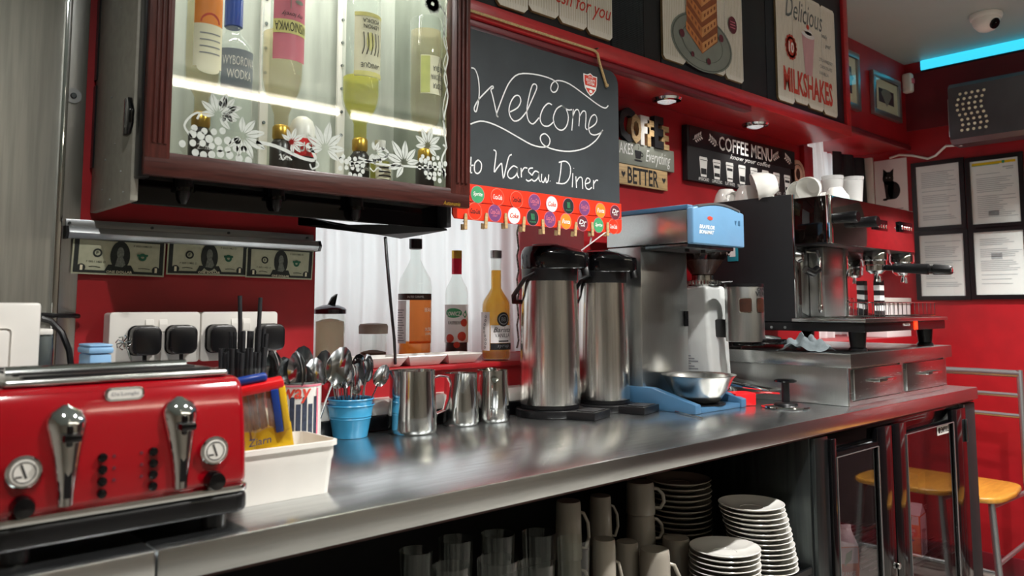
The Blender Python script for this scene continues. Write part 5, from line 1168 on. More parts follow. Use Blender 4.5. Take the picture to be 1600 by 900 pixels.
# ================================================================== AIRPOTS
def airpot(px, py, wpx, lab, spout, zt_px, top_px):
    c = at_z(px, py, 0.9); 
    r = wpx*((c-CAM).dot(_f)+0.06)/FPX/2
    x, y = c.x+0.055+(0.012 if px > 900 else -0.004), c.y+0.056
    hz = at_y(px, zt_px, y).z-0.9; ht = at_y(px, top_px, y).z-0.9
    t = thing('airpot', lab, 'flask', (x, y, 0.9), None, (0, 0, spout))
    # drip stand: round ring with a tongue reaching forward (local -Y)
    n = 28; P = [((r+0.010)*math.cos(a), (r+0.010)*math.sin(a)) for a in [-PI/2+0.62+(2*PI-1.24)*k/n for k in range(n+1)]]+[(-0.045, -r-0.065), (0.045, -r-0.065)]
    st_ = part('drip_stand', MB().prism(P, 0.0004, 0.018, 'Z', 0.002), 'black', t, True)
    part('drip_recess', MB().prism([(-0.036, -r-0.058), (0.036, -r-0.058), (0.030, -r-0.012), (-0.030, -r-0.012)], 0.0183, 0.0195, 'Z'), 'black_matt', st_, True)
    part('foot_ring', MB().lathe([(r*0.9, 0.018), (r*0.97, 0.019), (r*0.97, 0.028), (r*0.9, 0.03)], seg=40), 'black', t, True)
    part('steel_body', MB().lathe([(r*0.9, 0.028), (r*0.995, 0.029), (r, 0.032), (r*0.985, 0.12), (r*0.955, 0.22), (r*0.90, hz-0.002), (r*0.86, hz)], seg=48), mat('light_streaked_steel', 'f0eeea', 0.2, 1.0, var=0.3, scale=9, stretch=(14, 14, 0.15), rvar=0.05), t, True)  # upright streaks in the colour imitate lamps reflected in the steel
    rt_ = r*0.92; hh = ht-hz
    part('collar', MB().lathe([(rt_*0.97, hz-0.004), (rt_, hz), (rt_*1.01, hz+hh*0.3), (rt_*0.98, hz+hh*0.33)], seg=40), 'black', t, True)
    # pump head: rounded lid stretched forward into a beak
    mb = MB(); V = []; Fc = []; sg = 40; rows = [(1.0, 0.30), (1.03, 0.34), (1.03, 0.70), (1.0, 0.82), (0.9, 0.93), (0.6, 0.99), (0.0001, 1.0)]
    for rr, zz in rows:
        for k in range(sg):
            a = 2*PI*k/sg; fwd = max(0, math.cos(a+PI/2))**6
            ext = 0.50*fwd*(1 if zz < 0.86 else 0.55)*min(1, rr*1.5)
            V.append((rt_*rr*math.cos(a)*(1+ext), rt_*rr*math.sin(a)*(1+ext), hz+hh*zz-hh*0.16*fwd*(zz-0.3)*min(1, rr)))
    for j in range(len(rows)-1):
        for k in range(sg): k2 = (k+1) % sg; Fc.append((j*sg+k, j*sg+k2, (j+1)*sg+k2, (j+1)*sg+k))
    Fc.append(tuple(range(sg))[::-1])
    hd = part('pump_head', mb.add(V, Fc, True), 'black_gloss', t, True)
    part('press_button', MB().lathe([(rt_*0.5, hz+hh*0.985), (rt_*0.48, hz+hh*1.01), (rt_*0.2, hz+hh*1.02), (0.00001, hz+hh*1.02)], (0, 0.01, 0), 24), 'black', hd, True)
    part('spout', MB().tube([(0, -rt_*1.25, hz+hh*0.42), (0, -rt_*1.42, hz+hh*0.30), (0, -rt_*1.46, hz+hh*0.10)], 0.010, 12), 'black', hd, True)
    # carrying handle folded down at the back
    part('carry_handle', MB().tube([(-rt_*1.02, 0.0, hz+hh*0.18), (-rt_*0.98, rt_*0.45, hz+hh*0.05), (-rt_*0.75, rt_*1.05, hz-hh*0.42), (-rt_*0.3, rt_*1.3, hz-hh*0.60), (rt_*0.3, rt_*1.3, hz-hh*0.60), (rt_*0.75, rt_*1.05, hz-hh*0.42), (rt_*0.98, rt_*0.45, hz+hh*0.05), (rt_*1.02, 0.0, hz+hh*0.18)], 0.0075, 10, flat=0.6), 'black', t, True)
    return t
airpot(862, 655, 96, 'steel airpot with black pump lid, nearer the syrup bottles', 0.30, 438, 383)
airpot(942, 647, 84, 'steel airpot with black pump lid, nearer the coffee brewer', 0.25, 441, 392)

# ================================================================== WINDOW SILL
def dish(px0, px1, lab):
    a = at_y(px0, 560, YW+0.004); b = at_y(px1, 560, YW+0.004); x0, x1 = a.x+0.001, b.x-0.001; y0, y1 = YW-0.004, YW+0.085; h = 0.024; g = 0.010
    d = thing('serving_dish', lab, 'dish', ((x0+x1)/2, (y0+y1)/2, ZS))
    def Rr(q_): return [(x0+q_, y0+q_), (x1-q_, y0+q_), (x1-q_, y1-q_), (x0+q_, y1-q_)]
    loft([(Rr(g*1.6), ZS+0.0004), (Rr(g*1.3), ZS+0.002), (Rr(0.0), ZS+h-0.002), (Rr(0.001), ZS+h), (Rr(0.004), ZS+h), (Rr(g*1.8), ZS+0.005)], 'ceramic', 'bowl', d)
for a, b, l in ((500, 566, 'white rectangular dish on the sill below the sugar pourer'), (567, 635, 'white rectangular dish on the sill below the brown powder jar'), (635.5, 696, 'white rectangular dish on the sill below the amber syrup'), (696.5, 751, 'white rectangular dish on the sill below the dark red syrup')): dish(a, b, l)
YS = 1.635
def sillx(px): return at_y(px, 540, YS).x
# amber syrup (large), raspberry syrup, vanilla syrup
d_ = lambda px: (at_y(px, 540, YS)-CAM).dot(_f)
def zat(px, py): return at_y(px, py, YS).z-ZS
r1_ = 52*d_(648)/FPX/2
b, H = bottle('syrup_bottle', 'large square-shouldered bottle of amber syrup with black cap', (sillx(648), YS, ZS), r1_, zat(648, 448), zat(648, 405)-zat(648, 448), 0.013, zat(648, 376)-zat(648, 405), 'bottle_glass', 'orange_liq', 0.17, 'black', 0.022, rz=FACE, rc=0.0165)
q = Print(face_cyl(r1_), 0.0008); q.rect(-r1_*0.2, 0.046, r1_*1.35, zat(648, 460), 20); q.done('amber_label', 'amber', b, True)
q = Print(face_cyl(r1_), 0.0008); q.rect(-r1_*1.4, 0.046, -r1_*0.42, zat(648, 470), 12); q.done('paper_label', 'paper', b, True)
q = Print(face_cyl(r1_), 0.001); q.rect(-r1_*1.4, zat(648, 469), r1_*1.35, zat(648, 459), 24); q.done('label_band', 'bean', b, True)
q = Print(face_cyl(r1_), 0.0016)
for k in range(13): q.rect(-r1_*1.3, 0.052+0.0062*k, -r1_*(0.55+0.2*((k*7) % 3)/3), 0.054+0.0062*k, 4)
q.done('small_print', 'paper_print', b, True)
q = Print(face_cyl(r1_), 0.0018); q.text('SALTED CARAMEL', r1_*0.15, zat(648, 464), r1_*1.0, 0.005); q.text('BEAN', r1_*0.95, zat(648, 484), r1_*0.5, 0.010); q.text('SALTED', r1_*0.98, zat(648, 514), r1_*0.5, 0.008); q.text('CARAMEL', r1_*0.98, zat(648, 521), r1_*0.5, 0.006); q.done('lettering', 'white_ink', b, True)
r2_ = 36*d_(713)/FPX/2
b, H = bottle('syrup_bottle', 'slim bottle of dark red raspberry syrup with red neck foil', (sillx(713), YS, ZS), r2_, zat(713, 458), zat(713, 432)-zat(713, 458), 0.0125, zat(713, 394)-zat(713, 432), 'bottle_glass', 'dark_liq', 0.2, 'gold', 0.018, rz=FACE, rc=0.0135)
part('neck_foil', MB().lathe([(0.0132, H-0.058), (0.0132, H-0.016)], seg=20), mat('crimson_foil', 'c81434', 0.35, 0.2, var=0.1), b, True)
q = Print(face_cyl(r2_), 0.0008); q.rect(-r2_*1.5, 0.044, r2_*1.5, zat(713, 476), 20); q.done('paper_label', 'paper', b, True)
q = Print(face_cyl(r2_), 0.0014); q.disc(-r2_*0.2, zat(713, 489), r2_*0.75, 0.0125, 18); q.poly([(r2_*0.6, zat(713, 492)), (r2_*0.95, zat(713, 484)), (r2_*1.1, zat(713, 492)), (r2_*0.85, zat(713, 497))]); q.done('green_print', 'green', b, True)
q = Print(face_cyl(r2_), 0.002); q.text('LOWICZ', -r2_*0.2, zat(713, 490), r2_*1.25, 0.011, shear=0.2, bold=0.02); q.done('brand_lettering', 'white_ink', b, True)
q = Print(face_cyl(r2_), 0.0018); q.text('RASPBERRY', 0, zat(713, 504), r2_*1.3, 0.008); q.done('lettering', 'ink', b, True)
q = Print(face_cyl(r2_), 0.002)
for u, v, s_ in ((-0.5, 528, 0.011), (0.55, 525, 0.012), (0.75, 504, 0.010), (0.1, 538, 0.008)): q.disc(r2_*u, zat(713, v), s_, s_, 14)
q.done('fruit_print', 'red_ink', b, True)
r3_ = 45*(d_(776)-0.13)/FPX/2; y3 = 1.50
x3 = at_y(775, 540, y3+0.03).x
b, H = bottle('syrup_bottle', 'bottle of golden vanilla syrup with grey cap beside the airpot', (x3, y3+0.03, ZS), r3_, 0.138, 0.044, 0.0135, at_y(775, 394, y3+0.03).z-ZS-0.182, 'bottle_glass', 'gold_liq', 0.83, 'alu', 0.016, rz=FACE, rc=0.0145)
q = Print(face_cyl(r3_), 0.0008); q.rect(-r3_*1.5, 0.026, r3_*0.0-r3_*0.42, 0.122, 10); q.rect(-r3_*0.35, 0.045, r3_*1.4, 0.089, 14); q.done('paper_label', 'paper', b, True)
q = Print(face_cyl(r3_), 0.001); q.rect(-r3_*0.35, 0.028, r3_*1.4, 0.044, 14); q.disc(r3_*0.55, 0.104, 0.017, 0.018, 24); q.rect(r3_*0.2, 0.048, r3_*1.0, 0.051, 4); q.done('black_panel', 'ink', b, True)
q = Print(face_cyl(r3_), 0.0018); q.text('Barista', r3_*0.5, 0.078, r3_*1.3, 0.012, shear=0.35); q.text('VANILLA', r3_*0.5, 0.064, r3_*1.1, 0.010); q.done('dark_lettering', 'ink', b, True)
q = Print(face_cyl(r3_), 0.002); q.text('syrup', r3_*0.55, 0.036, r3_*0.9, 0.009, shear=0.3); q.ring(r3_*0.55, 0.104, 0.011, 0.013, 22); q.text('BB', r3_*0.55, 0.104, 0.012, 0.010); q.done('pale_lettering', 'paper_print', b, True)
q = Print(face_cyl(r3_), 0.0018)
for k in range(9): q.ring(-r3_*0.8+0.003*math.sin(k), 0.034+0.0095*k, 0.002, 0.0035, 10)
q.done('scroll_print', 'paper_print', b, True)
# sugar pourer and powder jar
y4 = 1.62; x4 = at_y(515, 540, y4).x; r4 = 0.034; h4 = at_y(515, 489, y4).z-ZS
sp = thing('sugar_pourer', 'fluted glass sugar pourer with dark screw lid on the sill', 'sugar pourer', (x4, y4, ZS))
mb = MB(); V = []; Fc = []; sg_ = 48
for z, k_ in ((0.0004, 0.9), (0.006, 1.0), (h4*0.86, 1.0), (h4*0.97, 0.96), (h4, 0.94)):
    for k in range(sg_): a = 2*PI*k/sg_; rr = r4*k_*(1+0.022*math.cos(12*a)*(1 if 0.004 < z < h4*0.9 else 0)); V.append((rr*math.cos(a), rr*math.sin(a), z))
for j in range(4):
    for k in range(sg_): k2 = (k+1) % sg_; Fc.append((j*sg_+k, j*sg_+k2, (j+1)*sg_+k2, (j+1)*sg_+k))
Fc.append(tuple(range(sg_))[::-1])
part('jar', mb.add(V, Fc, True), 'bottle_glass', sp, True)
part('sugar', MB().lathe([(0.00001, 0.005), (r4*0.92, 0.005), (r4*0.93, h4*0.84), (r4*0.5, h4*0.88), (0.00001, h4*0.90)], seg=30), 'sugar', sp, True)
part('lid', MB().lathe([(r4*0.97, h4*0.98), (r4*1.06, h4*0.985), (r4*1.06, h4+0.008), (r4*0.95, h4+0.012), (r4*0.5, h4+0.018), (0.00001, h4+0.019)], seg=34), mat('dark_chrome', '6a6a70', 0.2, 1.0, var=0.1), sp, True)
part('spout_flap', MB().prism([(-0.007, h4+0.016), (0.010, h4+0.016), (0.016, h4+0.044), (0.004, h4+0.036)], -0.005, 0.005, 'Y', 0.001), 'black_gloss', sp, True)
x5, y5 = at_y(583, 540, 1.63).x, 1.63; r5 = 0.033; h5 = at_y(583, 520, y5).z-ZS
jr = thing('powder_jar', 'squat clear jar of brown powder with taupe lid on the sill', 'jar', (x5, y5, ZS))
part('jar', MB().shell([(r5*0.94, 0.0004), (r5, 0.004), (r5, h5), (r5*0.94, h5), (r5*0.94, 0.004)], seg=32), 'glass', jr, True)
part('powder', MB().lathe([(0.00001, 0.0045), (r5*0.92, 0.0045), (r5*0.92, 0.028), (r5*0.3, 0.033), (0.00001, 0.032)], seg=28), 'cocoa', jr, True)
part('lid', MB().lathe([(r5*1.04, h5-0.002), (r5*1.05, h5+0.016), (r5*0.95, h5+0.021), (r5*0.3, h5+0.023), (0.00001, h5+0.023)], seg=32), 'taupe', jr, True)
part('scoop_clip', MB().box(-0.006, 0.006, -r5*0.25, -r5*0.1, 0.024, h5-0.006, 0.002), 'glass', jr, True)
tag(part('pull_cord', MB().tube([at_y(811, 340, 1.70)]+[at_y(809+1.5*math.sin(k*2.1), 340+k*12, 1.70) for k in range(1, 18)], 0.0028, 6), mat('speckled_cord', 'b0b0a8', 0.8, sub='1c1c1e', scale=260)), 'speckled pull cord at the right edge of the net curtain', 'cord')

# ================================================================== FILTER COFFEE BREWER
vx0, vx1, vyf = 1.635, 1.862, 1.137
vt = at_y(1078, 316, vyf).z; vb = at_y(1078, 380, vyf).z
br = thing('coffee_brewer', 'steel filter coffee brewer with pale blue head and blue base', 'coffee brewer', ((vx0+vx1)/2, 1.27, 0.9))
part('tower', MB().box(vx0+0.004, vx1-0.02, 1.30, 1.412, 0.915, vb+0.002, 0.002), 'steel_v', br)
hd = part('head_casing', MB().box(vx0, vx1, vyf+0.014, 1.412, vb+0.004, vt-0.016, 0.002), 'steel', br)
part('head_lid', MB().box(vx0-0.002, vx1+0.002, vyf+0.010, 1.414, vt-0.0155, vt-0.003, 0.003), 'blue_pl', br)
fp = [(vx0-0.002, vb), (vx1+0.002, vb), (vx1+0.002, vt-0.012)]+[(vx1+0.002-(vx1-vx0+0.004)*k/10, vt-0.012+0.016*math.sin(PI*k/10)) for k in range(1, 10)]+[(vx0-0.002, vt-0.012)]
fc_ = part('head_front', MB().prism(fp, vyf-0.006, vyf+0.014, 'Y', 0.004, 3), 'bluehead', br)
part('top_strip', MB().prism([(vx0+0.02+(vx1-vx0-0.04)*k/10, vt-0.009+0.016*math.sin(PI*(0.09+0.82*k/10))) for k in range(11)]+[(vx0+0.02+(vx1-vx0-0.04)*k/10, vt-0.014+0.016*math.sin(PI*(0.09+0.82*k/10))) for k in range(10, -1, -1)], vyf-0.008, vyf+0.010, 'Y'), 'alu', fc_)
q = Print(face_y(vyf-0.006), 0.0008); z_ = (vt+vb)/2-0.012; q.text('BRAVILOR', vx0+0.056, z_+0.005, 0.066, 0.010, shear=0.25, bold=0.02); q.text('BONAMAT', vx0+0.054, z_-0.008, 0.064, 0.010, shear=0.25, bold=0.02); q.done('lettering', 'white_ink', fc_)
q = Print(face_y(vyf-0.006), 0.0008); q.poly([(vx1-0.045, z_+0.03), (vx1-0.035, z_+0.03), (vx1-0.04, z_+0.018)]); q.rect(vx1-0.028, z_+0.018, vx1-0.019, z_+0.031); q.done('symbols', 'blue_pl', fc_)
q = Print(face_y(vyf-0.006), 0.0008); q.disc(vx0+0.07, z_+0.028, 0.012, 0.005, 12); q.done('red_mark', 'red_ink', fc_)
part('funnel_rails', MB().box(vx0+0.01, vx1-0.01, vyf+0.02, 1.29, vb-0.008, vb+0.003, 0.002), 'steel_dark', br)
for x in (vx0+0.05, vx0+0.12): part('rail_knob', MB().cyl((x, vyf+0.05, vb-0.016), 0.006, 0.009, 12), 'black', br)
part('switch', MB().box(vx1-0.040, vx1-0.022, 1.296, 1.301, at_y(1066, 510, 1.30).z, at_y(1066, 486, 1.30).z, 0.001), 'black_gloss', br)
for xa, xb in ((vx0, vx0+0.024), (vx1-0.024, vx1)):
    part('base_arm', MB().prism([(vyf, 0.9004), (vyf, 0.922), (vyf+0.02, 0.927), (1.27, 0.955), (1.412, 0.955), (1.412, 0.9004)], xa, xb, 'X', 0.003), 'blue_pl', br)
part('base_tray', MB().box(vx0+0.0245, vx1-0.0245, vyf+0.004, 1.412, 0.9004, 0.912, 0.002), 'blue_pl', br)
part('hot_plate', MB().cyl(((vx0+vx1)/2, 1.204, 0.9122), 0.066, 0.003, 32), 'black', br)
bo = thing('steel_bowl', 'steel mixing bowl sitting on the coffee brewer base', 'bowl', ((vx0+vx1)/2-0.004, 1.202, 0.9155))
part('bowl', MB().shell([(0.040, 0), (0.050, 0.004), (0.070, 0.030), (0.088, 0.064), (0.0945, 0.070), (0.0945, 0.0715), (0.086, 0.066), (0.068, 0.031), (0.047, 0.006)], seg=44), mat('satin_steel', 'c6c4be', 0.24, 1.0, var=0.1, scale=20), bo, True)
part('ring_handle', MB().tube([(0.09, -0.014, 0.066), (0.098, -0.010, 0.05), (0.096, 0.0, 0.042), (0.098, 0.010, 0.05), (0.09, 0.014, 0.066)], 0.002, 8), 'chrome', bo, True)

# ================================================================== GRINDER
gx_, gy_ = 1.953, 1.325
gr = thing('coffee_grinder', 'off-white coffee grinder with smoked bean hopper and steel dosing canister', 'grinder', (gx_, gy_, 0.9))
zb_ = at_y(1097, 447, gy_).z
part('foot', MB().lathe([(0.075, 0.0004), (0.076, 0.012), (0.060, 0.020), (0.05, 0.05), (0.045, 0.06)], (gx_, gy_-0.02, 0.9), 32, sy=1.3), 'chrome', gr)
part('column', MB().prism([(gy_-0.06, 0.955), (gy_-0.045, zb_), (gy_+0.06, zb_), (gy_+0.06, 0.955)], gx_-0.052, gx_+0.05, 'X', 0.012, 4), 'grinder_white', gr)
q = Print(face_x(gx_-0.052), 0.0008); 
for k in range(6): q.rect(-(gy_+0.035), 0.985+0.007*k, -(gy_+0.035)+0.05-0.012*(k % 3), 0.988+0.007*k)
q.rect(-(gy_+0.038), 1.034, -(gy_+0.030), 1.042); q.done('rating_plate', 'paper_print', gr)
part('burr_collar', MB().lathe([(0.048, zb_), (0.050, zb_+0.006), (0.050, zb_+0.016), (0.032, zb_+0.018), (0.032, zb_+0.03)], (gx_, gy_, 0), 32), 'chrome', gr)
mb = MB()
for k in range(36): a = 2*PI*k/36; mb.box(gx_+0.051*math.cos(a)-0.0014, gx_+0.051*math.cos(a)+0.0014, gy_+0.051*math.sin(a)-0.0014, gy_+0.051*math.sin(a)+0.0014, zb_+0.004, zb_+0.014)
k_ = part('collar_teeth', mb, 'chrome', gr); k_['kind'] = 'stuff'
part('collar_lever', MB().tube([(gx_+0.045, gy_-0.02, zb_+0.010), (gx_+0.075, gy_-0.05, zb_+0.012)], 0.004, 8), 'black', gr)
hp = part('hopper', MB().lathe([(0.030, zb_+0.028), (0.032, zb_+0.045), (0.072, zb_+0.085), (0.082, zb_+0.10), (0.082, zb_+0.145)], (gx_, gy_, 0), 36), 'smoke', gr)
part('hopper_lid', MB().lathe([(0.084, zb_+0.1455), (0.085, zb_+0.152), (0.06, zb_+0.158), (0.00001, zb_+0.158)], (gx_, gy_, 0), 36), 'black', gr)
bm_ = MB(); rnd = random.Random(3)
for k in range(260):
    a = rnd.random()*2*PI; z = zb_+0.088+0.054*rnd.random(); rr = 0.076+0.002*rnd.random()
    s_ = 0.0045; cx_, cy_ = gx_+rr*math.cos(a), gy_+rr*math.sin(a); th = rnd.random()*3
    bm_.add([(cx_+s_*0.7*math.cos(a+PI/2), cy_+s_*0.7*math.sin(a+PI/2), z+s_*0.4*math.sin(th)), (cx_-s_*0.7*math.cos(a+PI/2), cy_-s_*0.7*math.sin(a+PI/2), z-s_*0.4*math.sin(th)), (cx_, cy_, z+s_), (cx_, cy_, z-s_), (cx_+s_*0.5*math.cos(a), cy_+s_*0.5*math.sin(a), z), (cx_-s_*0.5*math.cos(a), cy_-s_*0.5*math.sin(a), z)], [(0, 2, 4), (2, 1, 4), (1, 3, 4), (3, 0, 4), (2, 0, 5), (1, 2, 5), (3, 1, 5), (0, 3, 5)], True)
o = part('coffee_beans', bm_, 'bean', gr); o['kind'] = 'stuff'
part('bean_core', MB().lathe([(0.03, zb_+0.032), (0.070, zb_+0.086), (0.074, zb_+0.10), (0.074, zb_+0.138), (0.00001, zb_+0.142)], (gx_, gy_, 0), 30), 'bean', gr)
dx_, dy_ = gx_-0.002, gy_-0.135; dr = 59*((Vector((dx_, dy_, 1.1))-CAM).dot(_f))/FPX/2
zt_, zd = at_y(1158, 447, dy_).z, at_y(1158, 534, dy_).z
dz = part('dosing_canister', MB().lathe([(dr*0.95, zd), (dr, zd+0.002), (dr, zt_-0.004), (dr*0.98, zt_)], (dx_, dy_, 0), 44), 'steel_v', gr)
part('canister_lid', MB().lathe([(dr*1.03, zt_-0.002), (dr*1.03, zt_+0.006), (0.00001, zt_+0.007)], (dx_, dy_, 0), 40), 'black', dz)
cm = lambda u, v, l: (dx_+(dr+l)*math.sin(u/dr+FACE), dy_-(dr+l)*math.cos(u/dr+FACE), v)
for u in (-0.012, 0.036):
    q = Print(cm, 0.0006); q.rect(u-0.0155, zt_-0.073, u+0.0155, zt_-0.033, 8); q.rect(u-0.0175, zt_-0.070, u+0.0175, zt_-0.036, 8); w_ = q.done('canister_window', 'chrome', dz)
    q = Print(cm, 0.0012); q.rect(u-0.0135, zt_-0.071, u+0.0135, zt_-0.035, 8); q.rect(u-0.0155, zt_-0.068, u+0.0155, zt_-0.038, 8); q.done('window_glass', 'bean', dz)
q = Print(cm, 0.001); q.text('CAFFE', 0.040, zt_-0.010, 0.036, 0.010, bold=0.02); q.text('VERO', 0.042, zt_-0.022, 0.052, 0.013, bold=0.02); q.done('canister_lettering', 'ink', dz)
part('canister_arm', MB().box(dx_-0.018, dx_+0.018, dy_+dr*0.7, gy_-0.05, zd+0.01, zd+0.06, 0.004), 'black', gr)
part('dosing_fork', MB().box(dx_+0.0, dx_+0.05, dy_-dr-0.045, dy_-dr*0.3, zd-0.006, zd+0.008, 0.003).box(dx_-0.02, dx_+0.05, dy_-dr*0.6, dy_+dr*0.6, zd-0.012, zd-0.001, 0.003), 'black_gloss', gr)
part('dosing_lever', MB().tube([(dx_+dr, dy_, zd+0.012), (dx_+dr+0.02, dy_-0.03, zd+0.012), (dx_+dr+0.03, dy_-0.06, zd+0.006)], 0.005, 8), 'chrome', gr)
part('catch_tray', MB().prism([(gy_-0.06, 0.945), (gy_-0.22, 0.938), (gy_-0.22, 0.944), (gy_-0.06, 0.962)], gx_-0.035, gx_+0.035, 'X', 0.002), 'chrome', gr)

# ================================================================== TAMPER CORNER
p = at_z(1190, 634, 0.9)
rh = thing('red_holder', 'bright red plastic holder beside the tamper', 'holder', (p.x, p.y+0.03, 0.9))
a = at_z(1155, 636, 0.9); 
part('cup', MB().prism([(a.x, a.y+0.01), (a.x+0.055, a.y-0.018), (a.x+0.085, a.y+0.03), (a.x+0.03, a.y+0.06)], 0.9004, 0.934, 'Z', 0.004, 2), 'red_pl', rh)
part('arm', MB().tube([(a.x+0.075, a.y+0.03, 0.927), (a.x+0.15, a.y+0.02, 0.925), (a.x+0.185, a.y-0.01, 0.922)], 0.006, 8, flat=0.5), 'red_pl', rh)
c = at_z(1218, 637, 0.9)
tm = thing('tamper', 'steel tamper disc with slim black handle standing on the worktop', 'tamper', (c.x+0.015, c.y-0.01, 0.9))
part('disc', MB().lathe([(0.00001, 0.0004), (0.060, 0.0004), (0.063, 0.003), (0.062, 0.006), (0.02, 0.008), (0.00001, 0.008)], seg=40), 'chrome', tm, True)
part('boss', MB().lathe([(0.03, 0.008), (0.028, 0.012), (0.012, 0.014), (0.00001, 0.014)], seg=28), 'black', tm, True)
part('stem', MB().cyl((0, 0, 0.013), 0.010, 0.052, 18), 'black', tm, True)
part('knob', MB().lathe([(0.010, 0.064), (0.028, 0.066), (0.029, 0.070), (0.02, 0.073), (0.00001, 0.073)], seg=26), 'black_gloss', tm, True)
p0, p1, p2 = at_z(1000, 632, 0.902), at_z(1030, 637, 0.902), at_z(1085, 651, 0.902)
bsh = thing('bar_brush', 'thin steel brush with pale bristle tip lying before the brewer', 'brush', (p1.x, p1.y, 0.9))
part('handle', MB().tube([(p1.x, p1.y, 0.9035), (p2.x-0.01, p2.y-0.03, 0.9025)], 0.0022, 8), 'chrome', bsh); part('bristles', MB().tube([(p0.x, p0.y, 0.909), ((p0.x+p1.x)/2, (p0.y+p1.y)/2, 0.9085), (p1.x, p1.y, 0.905)], 0.006, 10, radii=[0.005, 0.0068, 0.004]), 'rope', bsh)

# ================================================================== MACHINE STAND WITH DRAWERS
UX0, UX1, UY0, UY1 = 2.056, 2.736, 0.954, 1.435
un = thing('machine_stand', 'low dark steel stand with two drawers under the coffee machine', 'stand', ((UX0+UX1)/2, 1.18, 0.9))
part('carcass', MB().box(UX0, UX1, UY0+0.004, UY1, 0.9004, 1.000, 0.002), 'steel_v', un)
part('top_slab', MB().box(UX0-0.016, UX1+0.016, UY0-0.014, UY1+0.005, 1.0005, 1.037, 0.002), 'steel', un)
part('front_frame', MB().box(UX0, UX1, UY0, UY0+0.0045, 0.9004, 0.912).box(UX0, UX0+0.018, UY0, UY0+0.0045, 0.912, 1.0).box(UX1-0.018, UX1, UY0, UY0+0.0045, 0.912, 1.0).box((UX0+UX1)/2-0.016, (UX0+UX1)/2+0.016, UY0, UY0+0.0045, 0.912, 1.0), 'steel', un)
for xa, xb in ((UX0+0.020, (UX0+UX1)/2-0.018), ((UX0+UX1)/2+0.018, UX1-0.020)):
    d = part('drawer', MB().box(xa, xb, UY0-0.006, UY0+0.004, 0.915, 0.995, 0.0015), 'steel', un); m_ = (xa+xb)/2
    part('handle', MB().box(m_-0.055, m_+0.055, UY0-0.030, UY0-0.026, 0.958, 0.966, 0.001).box(m_-0.055, m_-0.047, UY0-0.028, UY0-0.005, 0.958, 0.966, 0.001).box(m_+0.047, m_+0.055, UY0-0.028, UY0-0.005, 0.958, 0.966, 0.001), 'chrome', d)
ZU = 1.0375
# ================================================================== ESPRESSO MACHINE
EX0, EX1 = 2.136, 2.722; EZ = 1.485
em = thing('espresso_machine', 'black and polished steel two-group espresso machine', 'espresso machine', ((EX0+EX1)/2, 1.15, ZU))
for x in (EX0+0.06, EX1-0.05):
    for y in (0.99, 1.38): part('foot', MB().lathe([(0.024, ZU+0.0004), (0.024, ZU+0.006), (0.020, ZU+0.010), (0.024, ZU+0.053)], (x, y, 0), 20), 'black', em)
part('chassis', MB().box(EX0+0.004, EX1-0.004, 0.944, 1.432, ZU+0.053, 1.116, 0.003), 'black', em)
part('drip_tray', MB().box(EX0-0.004, EX1+0.004, 0.938, 1.15, 1.1165, 1.127, 0.002), 'steel', em)
mb = MB()
for k in range(50): mb.box(EX0+0.012+0.56*k/49-0.0022, EX0+0.012+0.56*k/49+0.0022, 0.952, 1.14, 1.1275, 1.1295)
g = part('drip_grid', mb, 'chrome', em); g['kind'] = 'stuff'
part('side_panel', MB().box(EX0, EX0+0.010, 1.14, 1.432, 1.1165, EZ, 0.003), 'black_matt', em)
part('side_panel', MB().box(EX1-0.010, EX1, 1.14, 1.432, 1.1165, EZ, 0.003), 'black_matt', em)
part('side_edge', MB().box(EX0-0.001, EX0+0.010, 1.1335, 1.1395, 1.1275, EZ-0.001, 0.001), 'chrome', em)
part('back_panel', MB().box(EX0+0.010, EX1-0.010, 1.423, 1.432, 1.1165, EZ), 'black_matt', em)
part('splash_panel', MB().box(EX0+0.011, EX1-0.011, 1.138, 1.150, 1.128, 1.339, 0.001), mat('mirror_steel', 'd2d2d2', 0.05, 1.0, var=0.05, scale=8), em)
part('cup_deck', MB().box(EX0+0.010, EX1-0.010, 1.036, 1.423, EZ-0.022, EZ-0.014), 'steel', em)
mb = MB().tube([(EX0+0.012, 1.138, EZ-0.003), (EX0+0.012, 1.425, EZ-0.003), (EX1-0.012, 1.425, EZ-0.003), (EX1-0.012, 1.138, EZ-0.003)], 0.003, 8)
part('deck_rail', mb, 'chrome', em)
part('head_front', MB().box(EX0+0.012, EX1, 1.026, 1.034, 1.335, EZ-0.014, 0.002), mat('mirror_steel', 'd2d2d2'), em)
part('head_side', MB().box(EX0, EX0+0.008, 1.040, 1.133, 1.338, EZ-0.014, 0.001), 'smoke', em)
part('head_inner', MB().box(EX0+0.02, EX1-0.01, 1.045, 1.133, 1.345, EZ-0.024), 'steel', em)
part('corner_post', MB().box(EX0-0.001, EX0+0.012, 1.024, 1.040, 1.335, EZ-0.012, 0.004, 3), 'chrome', em)
part('head_floor', MB().box(EX0, EX1, 1.028, 1.137, 1.334, 1.3405, 0.001), 'black', em)
part('column_panel', MB().box(at_y(1288, 440, 1.09).x, at_y(1322, 440, 1.09).x, 1.09, 1.137, 1.130, 1.334, 0.004), 'steel_v', em)
part('column_edge', MB().box(at_y(1321, 440, 1.088).x, at_y(1327, 440, 1.088).x, 1.086, 1.137, 1.130, 1.334, 0.003), 'chrome', em)
